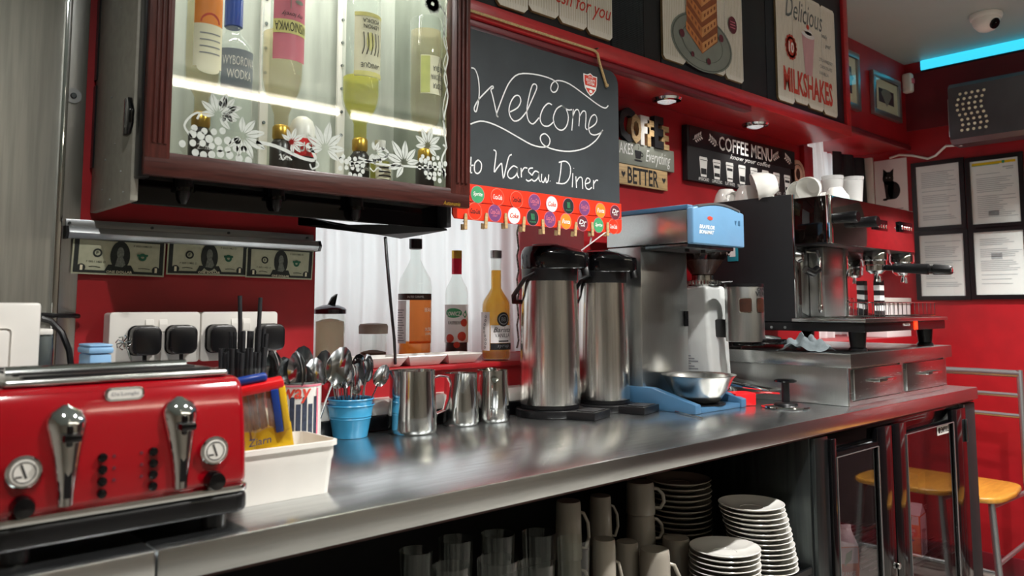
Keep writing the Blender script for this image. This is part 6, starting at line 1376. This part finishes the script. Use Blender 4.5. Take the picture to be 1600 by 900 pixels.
# steam knobs, button pads
for px, py, L_ in ((1318, 341, 0.066), (1352, 348, 0.062)):
    c = at_y(px-10, py, 1.02); kb = part('steam_knob', MB().lathe([(0.008, 0.012), (0.0145, 0.004), (0.0155, -L_*0.5), (0.0165, -L_*0.92), (0.014, -L_), (0.00001, -L_)], (c.x, 1.026, c.z), 22, True, 'Y'), mat('grip_black', '050507', 0.4, var=0.1, spec=0.25), em)
for px, py in ((1374, 352), (1414, 356)):
    c = at_y(px, py, 1.026); pad = part('button_pad', MB().box(c.x-0.05, c.x+0.05, 1.0215, 1.0265, c.z-0.016, c.z+0.017, 0.001), 'black_gloss', em)
    for k in range(5): part('button', MB().cyl((c.x-0.036+0.018*k, 1.018, c.z-0.003), 0.006, 0.004, 12, 'Y', 0.001), 'chrome', pad)
# groups, portafilters
def group(px, tag_):
    x = at_y(px, 402, 1.075).x
    gq = part('group_head', MB().lathe([(0.034, 1.334), (0.037, 1.325), (0.037, 1.306), (0.033, 1.302), (0.033, 1.290), (0.00001, 1.29)], (x, 1.075, 0), 28), 'chrome', em)
    part('basket', MB().lathe([(0.031, 1.289), (0.030, 1.272), (0.018, 1.262), (0.00001, 1.262)], (x, 1.075, 0), 24), 'chrome', gq)
    part('twin_spout', MB().tube([(x-0.014, 1.07, 1.238), (x-0.010, 1.07, 1.252), (x, 1.07, 1.264), (x+0.010, 1.07, 1.252), (x+0.014, 1.07, 1.238)], 0.006, 10), 'chrome', gq)
    return x
xa = group(1368, 0); xb = group(1409, 1)
e0 = at_y(1388, 413, 1.045); e1 = at_x(1486, 422, e0.x+0.01)
hd_ = Vector((xa, 1.045, 1.281)); tip = at_x(1487, 422, xa+0.01); d_v = (tip-hd_)
part('portafilter_handle', MB().tube([hd_+d_v*t for t in (0.0, 0.12, 0.14, 0.45, 0.66, 0.68, 0.72, 0.74, 0.97, 1.0)], 0.01, 16, radii=[0.009, 0.009, 0.014, 0.015, 0.0165, 0.011, 0.011, 0.016, 0.0145, 0.011]), mat('grip_black', '050507'), em)
part('portafilter_tip', MB().tube([tip-d_v*0.004, tip+d_v*0.012], 0.006, 12), 'chrome', em)
hb = Vector((xb, 1.045, 1.279)); part('portafilter_handle', MB().tube([hb, hb+Vector((0.002, -0.03, 0)), hb+Vector((0.004, -0.032, 0)), hb+Vector((0.01, -0.115, -0.006)), hb+Vector((0.01, -0.12, -0.006))], 0.01, 14, radii=[0.007, 0.007, 0.0115, 0.0125, 0.009]), mat('grip_black', '050507'), em)
# steam wand at the left with its dark grip
c0 = at_y(1277, 395, 1.10)
part('steam_wand', MB().tube([(c0.x+0.004, 1.132, 1.322), (c0.x, 1.10, 1.318), (c0.x-0.004, 1.094, 1.30), (c0.x-0.008, 1.092, 1.20), (c0.x-0.008, 1.092, 1.158)], 0.0055, 12), 'chrome', em)
part('wand_tip', MB().lathe([(0.0035, 1.142), (0.007, 1.150), (0.007, 1.160), (0.005, 1.166)], (c0.x-0.008, 1.092, 0), 14), 'chrome', em)
part('wand_grip', MB().tube([(c0.x-0.055, 1.11, 1.266), (c0.x-0.03, 1.10, 1.256), (c0.x-0.012, 1.093, 1.268)], 0.012, 12), 'black', em)
part('valve', MB().lathe([(0.018, 0.02), (0.020, 0.0), (0.012, -0.012), (0.00001, -0.014)], (c0.x-0.045, 1.132, 1.305), 20, True, 'Y'), 'chrome', em)
# badge and lamp on the chassis front
c = at_y(1416, 507, 0.944); q = Print(face_y(0.944), 0.0008); q.text('MAGISTER', c.x, c.z, 0.052, 0.008, shear=0.2); q.done('lettering', 'white_ink', em)
c = at_y(1430, 508, 0.944); part('power_lamp', MB().box(c.x-0.011, c.x+0.011, 0.9405, 0.9445, c.z-0.013, c.z+0.013, 0.001), mat('red_pilot_lamp', 'ff3a1c', 0.3, emit='ff2a10', estr=1.6), em)
mb = MB()
for px in (1206, 1227): c = at_x(px, 508, EX0+0.004); mb.cyl((EX0+0.001, c.y, 1.10), 0.004, 0.005, 10, 'X')
part('chassis_bolts', mb, 'alu', em)
# wire gallery standing on the tray
g0, g1 = at_y(1342, 490, 1.03).x, at_y(1438, 490, 1.03).x; gz = 1.13; gh = 0.042
wg = thing('wire_rack', 'small wire rack standing on the espresso machine tray', 'rack', ((g0+g1)/2, 1.02, gz))
for k in range(15): x = g0+(g1-g0)*k/14; part('wire', MB().tube([(x, 0.985, gz+gh), (x, 0.985, gz+0.0025), (x, 1.06, gz+0.0025), (x, 1.06, gz+gh)], 0.0014, 6), 'chrome', wg)
for y in (0.985, 1.06): part('top_wire', MB().tube([(g0, y, gz+gh), (g1, y, gz+gh)], 0.0018, 6), 'chrome', wg)
# black and white striped carton behind the group
c = at_y(1377, 450, 1.11); sc2 = thing('striped_packet', 'narrow black and white striped packet standing behind the group heads', 'packet', (c.x, 1.115, 1.1296))
for k in range(7): part('stripe', MB().box(c.x-0.017, c.x+0.017, 1.108, 1.128, 1.1300+0.0165*k, 1.1300+0.0165*(k+1)), 'paper' if k % 2 else 'black_matt', sc2)
# cloth under the machine front, left
c = at_z(1256, 546, ZU); mb = MB(); V = []; Fc = []; n = 20
for j in range(n+1):
    for i in range(n+1):
        u, v = i/n*2-1, j/n*2-1; rr = max(0, 1-(u*u+v*v)*0.55)
        V.append((UX0+0.030+u*0.038+0.006*math.sin(5*v), 1.085+v*0.062+0.008*math.sin(4*u), ZU+0.0012+abs(rr*(0.030+0.014*math.sin(6*u+3*v)+0.010*math.sin(9*v-4*u)))))
for j in range(n):
    for i in range(n): a = j*(n+1)+i; Fc.append((a, a+1, a+n+2, a+n+1))
tag(part('dish_cloth', mb.add(V, Fc, True), 'cloth'), 'crumpled grey cloth lying on the stand beside the espresso machine', 'cloth')

# ================================================================== CUPS ON THE ESPRESSO MACHINE
def cup_parts(root, r, h, m_='ceramic', hs=1.0, handle=True):
    part('bowl', MB().shell([(r*0.55, 0.0004), (r*0.6, 0.003), (r*0.82, h*0.3), (r*0.97, h*0.7), (r, h), (r*0.94, h), (r*0.9, h*0.68), (r*0.76, h*0.3), (r*0.5, 0.006)], seg=32), m_, root, True)
    if handle: part('handle', MB().tube([(r*0.93, 0, h*0.82), (r*1.25, 0, h*0.86), (r*1.48, 0, h*0.68), (r*1.42, 0, h*0.42), (r*1.1, 0, h*0.27), (r*0.80, 0, h*0.30)], r*0.1, 10, flat=0.8), m_, root, True)
DZ = EZ-0.0138
CU = [(1132, 1.385, 'up', 0.040, 0, 'white cup upside down at the left back of the espresso machine top'), (1168, 1.315, 'up', 0.043, 2.2, 'white cup upside down, second on the espresso machine top'), (1213, 1.215, 'side', 0.046, -0.9, 'white cup lying on its side above the black machine panel'), (1254, 1.225, 'side', 0.040, 0.3, 'white cup lying with its handle loop up, middle of the machine top'), (1272, 1.135, 'side', 0.036, 0.1, 'white cup tipped on the front corner of the machine top'), (1291, 1.205, 'up', 0.040, 1.0, 'white cup upside down, right of the tipped cups'), (1306, 1.115, 'up', 0.036, -0.3, 'small white cup upside down at the front right of the machine top')]
for px, y, mode, r, a, lab in CU:
    x = max(EX0+0.045, at_y(px, 300, y).x); h = r*1.45
    if mode == 'up': t = thing('coffee_cup', lab, 'cup', (x, y, DZ+h+0.0004), None, (PI, 0, a))
    else: th = PI/2+0.25; t = thing('coffee_cup', lab, 'cup', (x, y, DZ+r*math.sin(th)-h*math.cos(th)+0.0006), None, (0, th, a+PI))
    cup_parts(t, r, h)
for k in range(6):
    x, y = ((2.598, 1.235), (2.672, 1.275), (2.668, 1.198))[k % 3]
    if k < 3:
        t = thing('plastic_tumbler', ['clear plastic tumbler stack at the right of the machine top, left stack', 'clear plastic tumbler stack at the right of the machine top, rear stack', 'clear plastic tumbler stack at the right of the machine top, front stack'][k], 'tumbler', (x, y, DZ+0.0004))
        part('tumbler', MB().shell([(0.024, 0), (0.025, 0.003), (0.034, 0.115), (0.0325, 0.115), (0.0235, 0.004)], seg=24), glassy('frosted_plastic', 'f2f2f0', 1.4, 0.35, 'ffffff'), t, True)
        part('nested_rim', MB().shell([(0.0345, 0.116), (0.036, 0.128), (0.0345, 0.128), (0.0335, 0.116)], seg=24), glassy('frosted_plastic'), t, True)

# ================================================================== CROCKERY UNDER THE COUNTER
def plate_mesh(r): return MB().shell([(r*0.55, 0.0), (r*0.58, 0.002), (r*0.72, 0.005), (r*0.98, 0.0125), (r, 0.014), (r*0.985, 0.0152), (r*0.7, 0.0075), (r*0.57, 0.0045), (r*0.34, 0.0042), (r*0.33, 0.003)], seg=40)
def plate_stack(x, y, r, px, ptop, z0, lab, lean=0.0, m_='ceramic', pitch=0.0105):
    zt = at_y(px, ptop, y).z; n = max(4, int((zt-z0-0.014)/pitch)+1); pm = mesh_of('plate', plate_mesh(r), M[m_])
    for i in range(n):
        o = bpy.data.objects.new('plate', pm); COL.objects.link(o); t = i/(n-1)
        o.location = (x+lean*t**1.3, y+0.0012*math.sin(i*2.3), z0+0.0006+i*pitch); o.rotation_euler = (0, 0, i*1.3)
        k = n-1-i; tag(o, f'{lab}, '+('topmost' if k == 0 else ORD[k]+' from the top'), 'plate', lab.replace('white ', '')[:40])
plate_stack(1.515, 0.988, 0.075, 1138, 850, 0.55, 'white plate in the front stack', 0.0)
plate_stack(1.690, 0.995, 0.073, 1158, 786, 0.5556, 'white plate in the leaning stack beside the fridge', -0.055, 'ceramic', 0.0115)
plate_stack(1.600, 1.165, 0.076, 1072, 742, 0.55, 'grey-white plate in the dark rear stack', 0.0, 'ceramic_g', 0.0125)
def mug(px, ptop, y, wpx, z0, lab, inverted=True, a=0.0, h=None, tall=1.0):
    top = at_y(px, ptop, y); r = wpx*((top-CAM).dot(_f))/FPX/2; hh = h or (top.z-z0)
    t = thing('mug', lab, 'mug', (top.x, y, (z0+hh if inverted else z0)+0.0006), None, (PI if inverted else 0, 0, a))
    part('body', MB().shell([(r*0.86, 0), (r*0.9, 0.003), (r*0.93, hh*0.1), (r, hh*0.9), (r, hh), (r*0.93, hh), (r*0.9, hh*0.9), (r*0.82, 0.006)], seg=32), 'ceramic_g', t, True)
    part('handle', MB().tube([(r*0.95, 0, hh*0.84), (r*1.35, 0, hh*0.86), (r*1.62, 0, hh*0.66), (r*1.55, 0, hh*0.42), (r*1.2, 0, hh*0.24), (r*0.88, 0, hh*0.22)], r*0.13, 10), 'ceramic_g', t, True)
    return t, r, top
SZ = 0.55
HR = FACE+0.15
mug(944, 842, 1.00, 38, SZ, 'stoneware mug upside down in the front row, nearest the glasses', True, HR)
mug(980, 846, 1.06, 38, SZ, 'stoneware mug upside down in the front row, second from the glasses', True, HR+0.1)
mug(1023, 858, 1.005, 50, SZ, 'stoneware mug upside down in the front row, lowest and largest', True, HR-0.1)
mug(1056, 840, 1.10, 46, SZ, 'stoneware mug upside down beside the front plate stack', True, HR+0.9)
def mug_stack(px, ptop, y, wpx, n, labs, tall):
    top = at_y(px, ptop, y).z; hh = (top-SZ)/n-0.0008
    for i in range(n): mug(px, ptop, y, wpx, SZ+i*(hh+0.0008), labs[i], True, HR+0.15*math.sin(i*2), hh)
mug_stack(888, 782, 1.13, 42, 2, ['tall stoneware mug hidden below another, left of the cup tower', 'tall stoneware mug with curved handle on top, leftmost rear'], 1)
mug_stack(938, 774, 1.17, 36, 2, ['stoneware mug supporting another behind the front row', 'stoneware mug on top between the tall mug and the cup tower'], 1)
mug_stack(1000, 752, 1.18, 46, 3, ['stoneware cup at the bottom of the tower of three', 'stoneware cup in the middle of the tower of three', 'stoneware cup on top of the tower of three'], 1)
mug_stack(1030, 778, 1.26, 40, 3, ['stoneware cup at the bottom of the rear tower', 'stoneware cup in the middle of the rear tower', 'stoneware cup on top of the rear tower'], 1)
def tumbler(px, ptop, y, wpx, lab, tilt=0.0, z0=SZ):
    top = at_y(px, ptop, y); r = wpx*((top-CAM).dot(_f))/FPX/2; hh = top.z-z0
    t = thing('drinking_glass', lab, 'glass', (top.x, y, z0+0.0006), None, (0, tilt, 0))
    sg = 30; mb = MB(); V = []; Fc = []; prof = [(r*0.78, 0, 0), (r*0.8, 0.004, 1), (r*0.86, hh*0.45, 1), (r*0.9, hh*0.55, 0), (r, hh, 0), (r*0.96, hh, 0), (r*0.86, hh*0.5, 0), (r*0.74, 0.012, 0)]
    for rr, z, fl_ in prof:
        for k in range(sg): a = 2*PI*k/sg; q_ = rr*(1+0.03*fl_*math.cos(10*a)); V.append((q_*math.cos(a), q_*math.sin(a), z))
    for j in range(len(prof)-1):
        for k in range(sg): k2 = (k+1) % sg; Fc.append((j*sg+k, j*sg+k2, (j+1)*sg+k2, (j+1)*sg+k))
    Fc.append(tuple(range(sg))[::-1]); Fc.append(tuple(range((len(prof)-1)*sg, len(prof)*sg)))
    part('bowl', mb.add(V, Fc, True), 'glass', t, True)
for a in ((896, 842, 1.00, 52, 'clear tumbler beside the front mugs'), (842, 832, 1.08, 54, 'clear tumbler, second from the front mugs'), (778, 834, 1.08, 54, 'clear tumbler, third from the front mugs'), (778, 874, 0.985, 66, 'clear tumbler in the front row below the third one'), (712, 842, 1.10, 56, 'clear tumbler, fourth from the front mugs'), (838, 880, 0.985, 56, 'clear tumbler in the front row, between two others'), (705, 884, 0.985, 60, 'clear tumbler in the front row, farthest left'), (650, 860, 1.10, 54, 'clear tumbler in the dark at the far left of the shelf')): tumbler(*a)

# ================================================================== PICTURE BULKHEAD AND RIGHT WALL
def framed(x0, x1, z0, z1, y, lab, pic):
    t = thing('framed_picture', lab, 'picture', ((x0+x1)/2, y, z0)); w_ = 0.026
    part('frame', MB().box(x0, x1, y-0.022, y-0.001, z0, z0+w_, 0.003).box(x0, x1, y-0.022, y-0.001, z1-w_, z1, 0.003).box(x0, x0+w_, y-0.022, y-0.001, z0+w_, z1-w_, 0.003).box(x1-w_, x1, y-0.022, y-0.001, z0+w_, z1-w_, 0.003), 'alu', t)
    part('mount', MB().box(x0+w_, x1-w_, y-0.012, y-0.003, z0+w_, z1-w_), 'cream', t)
    m_ = 0.068; q = Print(face_y(y-0.012)); q.rect(x0+m_, z0+m_, x1-m_, z1-m_); q.done('print', mat('slate_blue_print', '2c3444', 0.5, var=0.3, scale=30), t)
    cx_, cz_ = (x0+x1)/2, (z0+z1)/2; q = Print(face_y(y-0.012), 0.0014); q.poly([(cx_-0.06, cz_+0.012), (cx_-0.03, cz_+0.035), (cx_+0.03, cz_+0.035), (cx_+0.06, cz_+0.012), (cx_, cz_-0.045)]); q.done('emblem', 'plategrey', t)
    part('glazing', MB().box(x0+w_, x1-w_, y-0.0165, y-0.0155, z0+w_, z1-w_), 'glass', t)
a, b = at_y(1357, 108, YW), at_y(1403, 190, YW); framed(a.x, b.x, b.z-0.012, a.z-0.004, YW, 'silver framed picture with dark emblem on the maroon bulkhead', 1)
a, b = at_y(1300, 90, YW), at_y(1339, 172, YW); framed(a.x, b.x, b.z-0.01, b.z+0.245, YW, 'silver framed picture half hidden by the milkshakes sign', 0)
def doc(px0, py0, px1, py1, lab, kind):
    y1, z1 = at_x(px0, py0, XR).y, at_x(px0, py0, XR).z; y0, z0 = at_x(px1, py1, XR).y, at_x(px1, py1, XR).z
    t = thing('document_frame', lab, 'frame', (XR, (y0+y1)/2, z0)); g = 0.020
    part('frame', MB().box(XR-0.014, XR-0.001, y0-g, y1+g, z0-g, z0).box(XR-0.014, XR-0.001, y0-g, y1+g, z1, z1+g).box(XR-0.014, XR-0.001, y0-g, y0, z0, z1).box(XR-0.014, XR-0.001, y1, y1+g, z0, z1), 'black', t)
    part('sheet', MB().box(XR-0.007, XR-0.002, y0, y1, z0, z1), 'paper', t)
    q = Print(face_x(XR-0.007)); h = z1-z0; w_ = y1-y0; rnd = random.Random(kind)
    v = z1-h*(0.22 if kind == 1 else 0.12)
    while v > z0+h*0.10:
        L = w_*(0.45+0.38*rnd.random()); q.rect(-y1+w_*0.12, v, -y1+w_*0.12+L, v+h*0.011); v -= h*(0.03 if rnd.random() < 0.8 else 0.07)
    if kind == 1: q.rect(-y1+w_*0.68, z1-h*0.14, -y1+w_*0.9, z1-h*0.12); q.rect(-y1+w_*0.75, z1-h*0.17, -y1+w_*0.9, z1-h*0.155)
    if kind in (1, 3): q.rect(-y1+w_*0.34, z0+h*(0.12 if kind == 1 else 0.56), -y1+w_*0.56, z0+h*(0.2 if kind == 1 else 0.66))
    q.done('text_lines', mat('faint_grey_ink', 'b9bbc0', 0.8, var=0.1, scale=90), t)
    if kind == 1: q = Print(face_x(XR-0.007), 0.001); q.rect(-y1+w_*0.04, z1-h*0.07, -y1+w_*0.95, z1-h*0.03); q.done('yellow_band', 'yellow', t); q = Print(face_x(XR-0.007), 0.0016); q.rect(-y1+w_*0.04, z1-h*0.078, -y1+w_*0.62, z1-h*0.07); q.disc(-y1+w_*0.7, z1-h*0.05, w_*0.035, h*0.025, 10); q.done('dark_band', 'green', t)
    part('pane', MB().box(XR-0.0115, XR-0.0105, y0, y1, z0, z1), 'glass', t)
doc(1431.5, 262, 1504, 351, 'black framed document, upper left of the four on the red wall', 0)
doc(1516, 254, 1597, 346, 'black framed document with yellow heading, upper right of the four', 1)
doc(1437, 369, 1511, 462, 'black framed document, lower left of the four behind the handle', 2)
doc(1522, 364, 1606, 460, 'black framed document, lower right of the four', 3)
# cat poster
a, b = at_x(1366, 254, XR), at_x(1421, 345, XR); y1, z1, y0, z0 = a.y, a.z+0.004, b.y, b.z
ct = thing('cat_poster', 'white poster with a sitting black kitten beside the framed documents', 'poster', (XR, (y0+y1)/2, z0))
part('sheet', MB().box(XR-0.004, XR-0.001, y0, y1, z0, z1, 0.0005), 'paper', ct)
part('backing_edge', MB().box(XR-0.02, XR-0.001, y1+0.003, y1+0.045, z0-0.05, z1+0.02, 0.004), 'white_pl', ct)
q = Print(face_x(XR-0.004)); w_, h = y1-y0, z1-z0; cu, cv = -y1+w_*0.48, z1-h*0.40
q.disc(cu+w_*0.10, cv-h*0.10, w_*0.20, h*0.14, 20); q.disc(cu-w_*0.06, cv+h*0.10, w_*0.17, h*0.105, 20); q.poly([(cu-w_*0.22, cv+h*0.10), (cu-w_*0.2, cv+h*0.26), (cu-w_*0.06, cv+h*0.19)]); q.poly([(cu+w_*0.10, cv+h*0.12), (cu+w_*0.12, cv+h*0.25), (cu-w_*0.03, cv+h*0.19)]); q.poly([(cu-w_*0.20, cv+h*0.06), (cu+w_*0.12, cv+h*0.05), (cu+w_*0.06, cv-h*0.24), (cu-w_*0.14, cv-h*0.24)]); q.disc(cu-w_*0.17, cv-h*0.235, w_*0.08, h*0.02, 10); q.done('kitten_print', 'ink', ct)
q = Print(face_x(XR-0.004), 0.0012); q.disc(cu-w_*0.10, cv+h*0.11, w_*0.022, h*0.01, 8); q.disc(cu-w_*0.005, cv+h*0.11, w_*0.022, h*0.01, 8)
for k in range(2): q.rect(-y1+w_*0.1, z0+h*(0.05+0.15*k), -y1+w_*0.85, z0+h*(0.062+0.15*k))
q.done('grey_print', 'paper_print', ct)
# wall unit with a wave of dots, its cable
HX = 3.80
ya, yb = at_x(1480, 130, HX).y, 0.60; zt2, zb2 = at_x(1480, 132, HX).z, at_x(1484, 226, HX).z
hu = thing('wall_heater', 'dark metal wall unit with a wave of pale dots below the blue light', 'heater', (HX, (ya+yb)/2, zb2))
part('casing', MB().prism([(HX, zb2+0.03), (HX+0.02, zb2), (XR-0.03, zb2+0.01), (XR-0.03, zt2), (HX+0.03, zt2), (HX, zt2-0.02)], yb, ya, 'Y' if False else 'Y', 0.0) if False else MB().add([(x, y, z) for y in (yb, ya) for x, z in ((HX, zb2+0.02), (HX+0.02, zb2), (XR-0.03, zb2), (XR-0.03, zt2), (HX+0.02, zt2), (HX, zt2-0.02))], [(0, 1, 2, 3, 4, 5), (11, 10, 9, 8, 7, 6)]+[(i, (i+1) % 6, (i+1) % 6+6, i+6) for i in range(6)]), mat('gunmetal', '6a6c72', 0.32, 0.6, var=0.15, scale=8), hu)
part('bracket', MB().box(HX+0.03, XR-0.001, ya+0.001, ya+0.014, zb2+0.04, zt2-0.06, 0.003), 'alu', hu)
part('wall_mount', MB().box(XR-0.03, XR-0.001, yb+0.03, ya-0.03, zb2+0.05, zt2-0.05), 'black', hu)
q = Print(face_x(HX), 0.001); hh = zt2-zb2
for j in range(8):
    for i in range(5): q.disc(-ya+0.045+0.024*i+0.010*math.sin(j*0.9+2.6), zt2-hh*0.20-hh*0.085*j, 0.0065, 0.0065, 10)
q.done('vent_dots', 'cream', hu)
w0 = at_x(1488, 211, HX+0.06)
tag(part('white_cable', MB().tube([(HX+0.06, ya-0.03, zb2+0.002), at_x(1478, 228, HX+0.10), at_x(1462, 243, XR-0.012), at_x(1450, 248, XR-0.008), at_x(1425, 243, XR-0.008), at_x(1405, 242, XR-0.008), at_x(1390, 247, XR-0.008)], 0.0055, 8), 'white_pl'), 'white cable sagging from the wall heater to the cat poster', 'cable')
# blue LED strip under the ceiling, sensor, dome camera
ls = thing('led_strip', 'glowing cyan light strip along the top of the right wall', 'light strip', (XR, 0.6, 2.29))
y1 = at_x(1440, 110, XR).y
part('channel', MB().box(XR-0.010, XR-0.001, -1.0, y1, 2.276, 2.283), 'navy', ls)
part('diffuser', MB().box(XR-0.014, XR-0.001, -1.0, y1, 2.2835, 2.3295, 0.002), 'led', ls)
struct('upper_wall_shade', MB().box(XR-0.006, XR, -2.6, YW, 2.0, 2.275), 'maroon')  # darker band painted on the upper wall in place of shade
p = at_x(1423, 127, XR-0.03)
ps = thing('motion_sensor', 'small white motion sensor in the corner below the ceiling', 'sensor', (p.x, 1.47, p.z-0.05))
part('case', MB().box(p.x-0.02, p.x+0.02, 1.452, 1.498, p.z-0.055, p.z+0.04, 0.012, 3), 'white_pl', ps)
part('lens', MB().box(p.x-0.014, p.x+0.012, 1.447, 1.454, p.z-0.012, p.z+0.012, 0.003), 'pink', ps)
p = at_z(1540, 22, ZC); px_ = p
dm = thing('dome_camera', 'white dome security camera on the grey ceiling', 'camera', (p.x, p.y, ZC))
part('mount', MB().lathe([(0.058, -0.001), (0.060, -0.012), (0.056, -0.022), (0.00001, -0.022)], seg=32), 'white_pl', dm, True)
part('ball', MB().lathe([(0.050, -0.020), (0.050, -0.032), (0.044, -0.050), (0.030, -0.066), (0.012, -0.073), (0.00001, -0.074)], seg=32), 'white_pl', dm, True)
ld = Vector((-0.35, -0.75, -0.45)).normalized(); m_ = Matrix.Translation(Vector((0, 0, -0.030))) @ ld.to_track_quat('Z', 'Y').to_matrix().to_4x4()
part('lens', MB().lathe([(0.021, 0.030), (0.022, 0.0465), (0.018, 0.048), (0.00001, 0.048)], seg=24).xf(m_), 'black_gloss', dm, True)

# ================================================================== CHAIRS
def chair(x, y, lab, first=None):
    if first: return dup(first, (x, y, 0), None, lab)
    t = thing('cafe_chair', lab, 'chair', (x, y, 0), 'silver cafe chairs along the red wall')   # faces -X, backrest at +X
    sz_ = 0.45; r = 0.0125; bx_ = 0.19
    sp_ = [(-0.19+0.02*abs(math.sin(a))*0, 0) for a in (0,)]
    P = []
    for k in range(32):
        a = 2*PI*k/32; c_, s_ = math.cos(a), math.sin(a); e = 0.42
        P.append((0.195*math.copysign(abs(c_)**e, c_), 0.19*math.copysign(abs(s_)**e, s_)*(1.0 if c_ < 0 else 0.93)))
    part('seat', MB().prism(P, sz_, sz_+0.022, 'Z', 0.008, 3), 'seat_wood', t, True)
    for s in (-1, 1):
        part('leg', MB().tube([(-0.15, s*0.15, sz_-0.001), (-0.165, s*0.165, 0.25), (-0.185, s*0.185, 0.001)], r, 12), 'alu', t, True)
        part('back_post', MB().tube([(0.24, s*0.18, 0.001), (0.21, s*0.175, 0.25), (0.20, s*0.17, sz_+0.02), (0.215, s*0.165, 0.65), (0.245, s*0.155, 0.905)], r, 12), 'alu', t, True)
        part('side_stretcher', MB().tube([(-0.165, s*0.167, 0.24), (0.21, s*0.172, 0.26)], 0.008, 10), 'alu', t, True)
        part('seat_rail', MB().tube([(-0.15, s*0.15, sz_-0.014), (0.20, s*0.17, sz_-0.010)], 0.009, 10), 'alu', t, True)
    for z, xx, rr in ((0.89, 0.243, 0.0145), (0.805, 0.233, 0.009), (0.725, 0.223, 0.009)):
        part('back_bar', MB().tube([(xx, -0.158, z), (xx+0.012, 0, z), (xx, 0.158, z)], rr, 12), 'alu', t, True)
    part('front_stretcher', MB().tube([(-0.168, -0.166, 0.21), (-0.168, 0.166, 0.21)], 0.008, 10), 'alu', t, True)
    return t
ch1 = chair(3.42, 1.16, 'silver tube chair with honey wood seat beside the counter end')
chair(3.42, 0.50, 'silver tube chair with honey wood seat farther along the red wall', ch1)

# ================================================================== LAST SMALL THINGS
ta, tb = at_x(1137, 380, EX0), at_x(1154, 408, EX0)
nc = thing('notice_card', 'small teal-edged card fixed to the side of the espresso machine', 'card', (EX0, (ta.y+tb.y)/2, tb.z))
part('card', MB().box(EX0-0.003, EX0-0.0004, tb.y, ta.y, tb.z, ta.z, 0.0005), mat('teal_card', '1f8a9c', 0.5, var=0.1, scale=30), nc)
q = Print(face_x(EX0-0.003)); q.rect(-ta.y+0.008, tb.z+0.014, -tb.y-0.008, ta.z-0.012); q.done('white_field', 'paper', nc)
pa, pb, pc = at_y(946, 363, BDY-0.012), at_y(922, 381, BDY+0.0), at_y(899, 398, BDY+0.03)
ps2 = thing('paper_strip', 'white paper strip hanging slantwise below the rightmost peg', 'paper strip', pa)
part('strip', MB().tube([pa, pb, pc], 0.0055, 8, flat=0.12), 'paper', ps2); part('fold', MB().tube([pb, pb+Vector((0.002, -0.002, 0.016))], 0.003, 6, flat=0.2), 'paper', ps2)
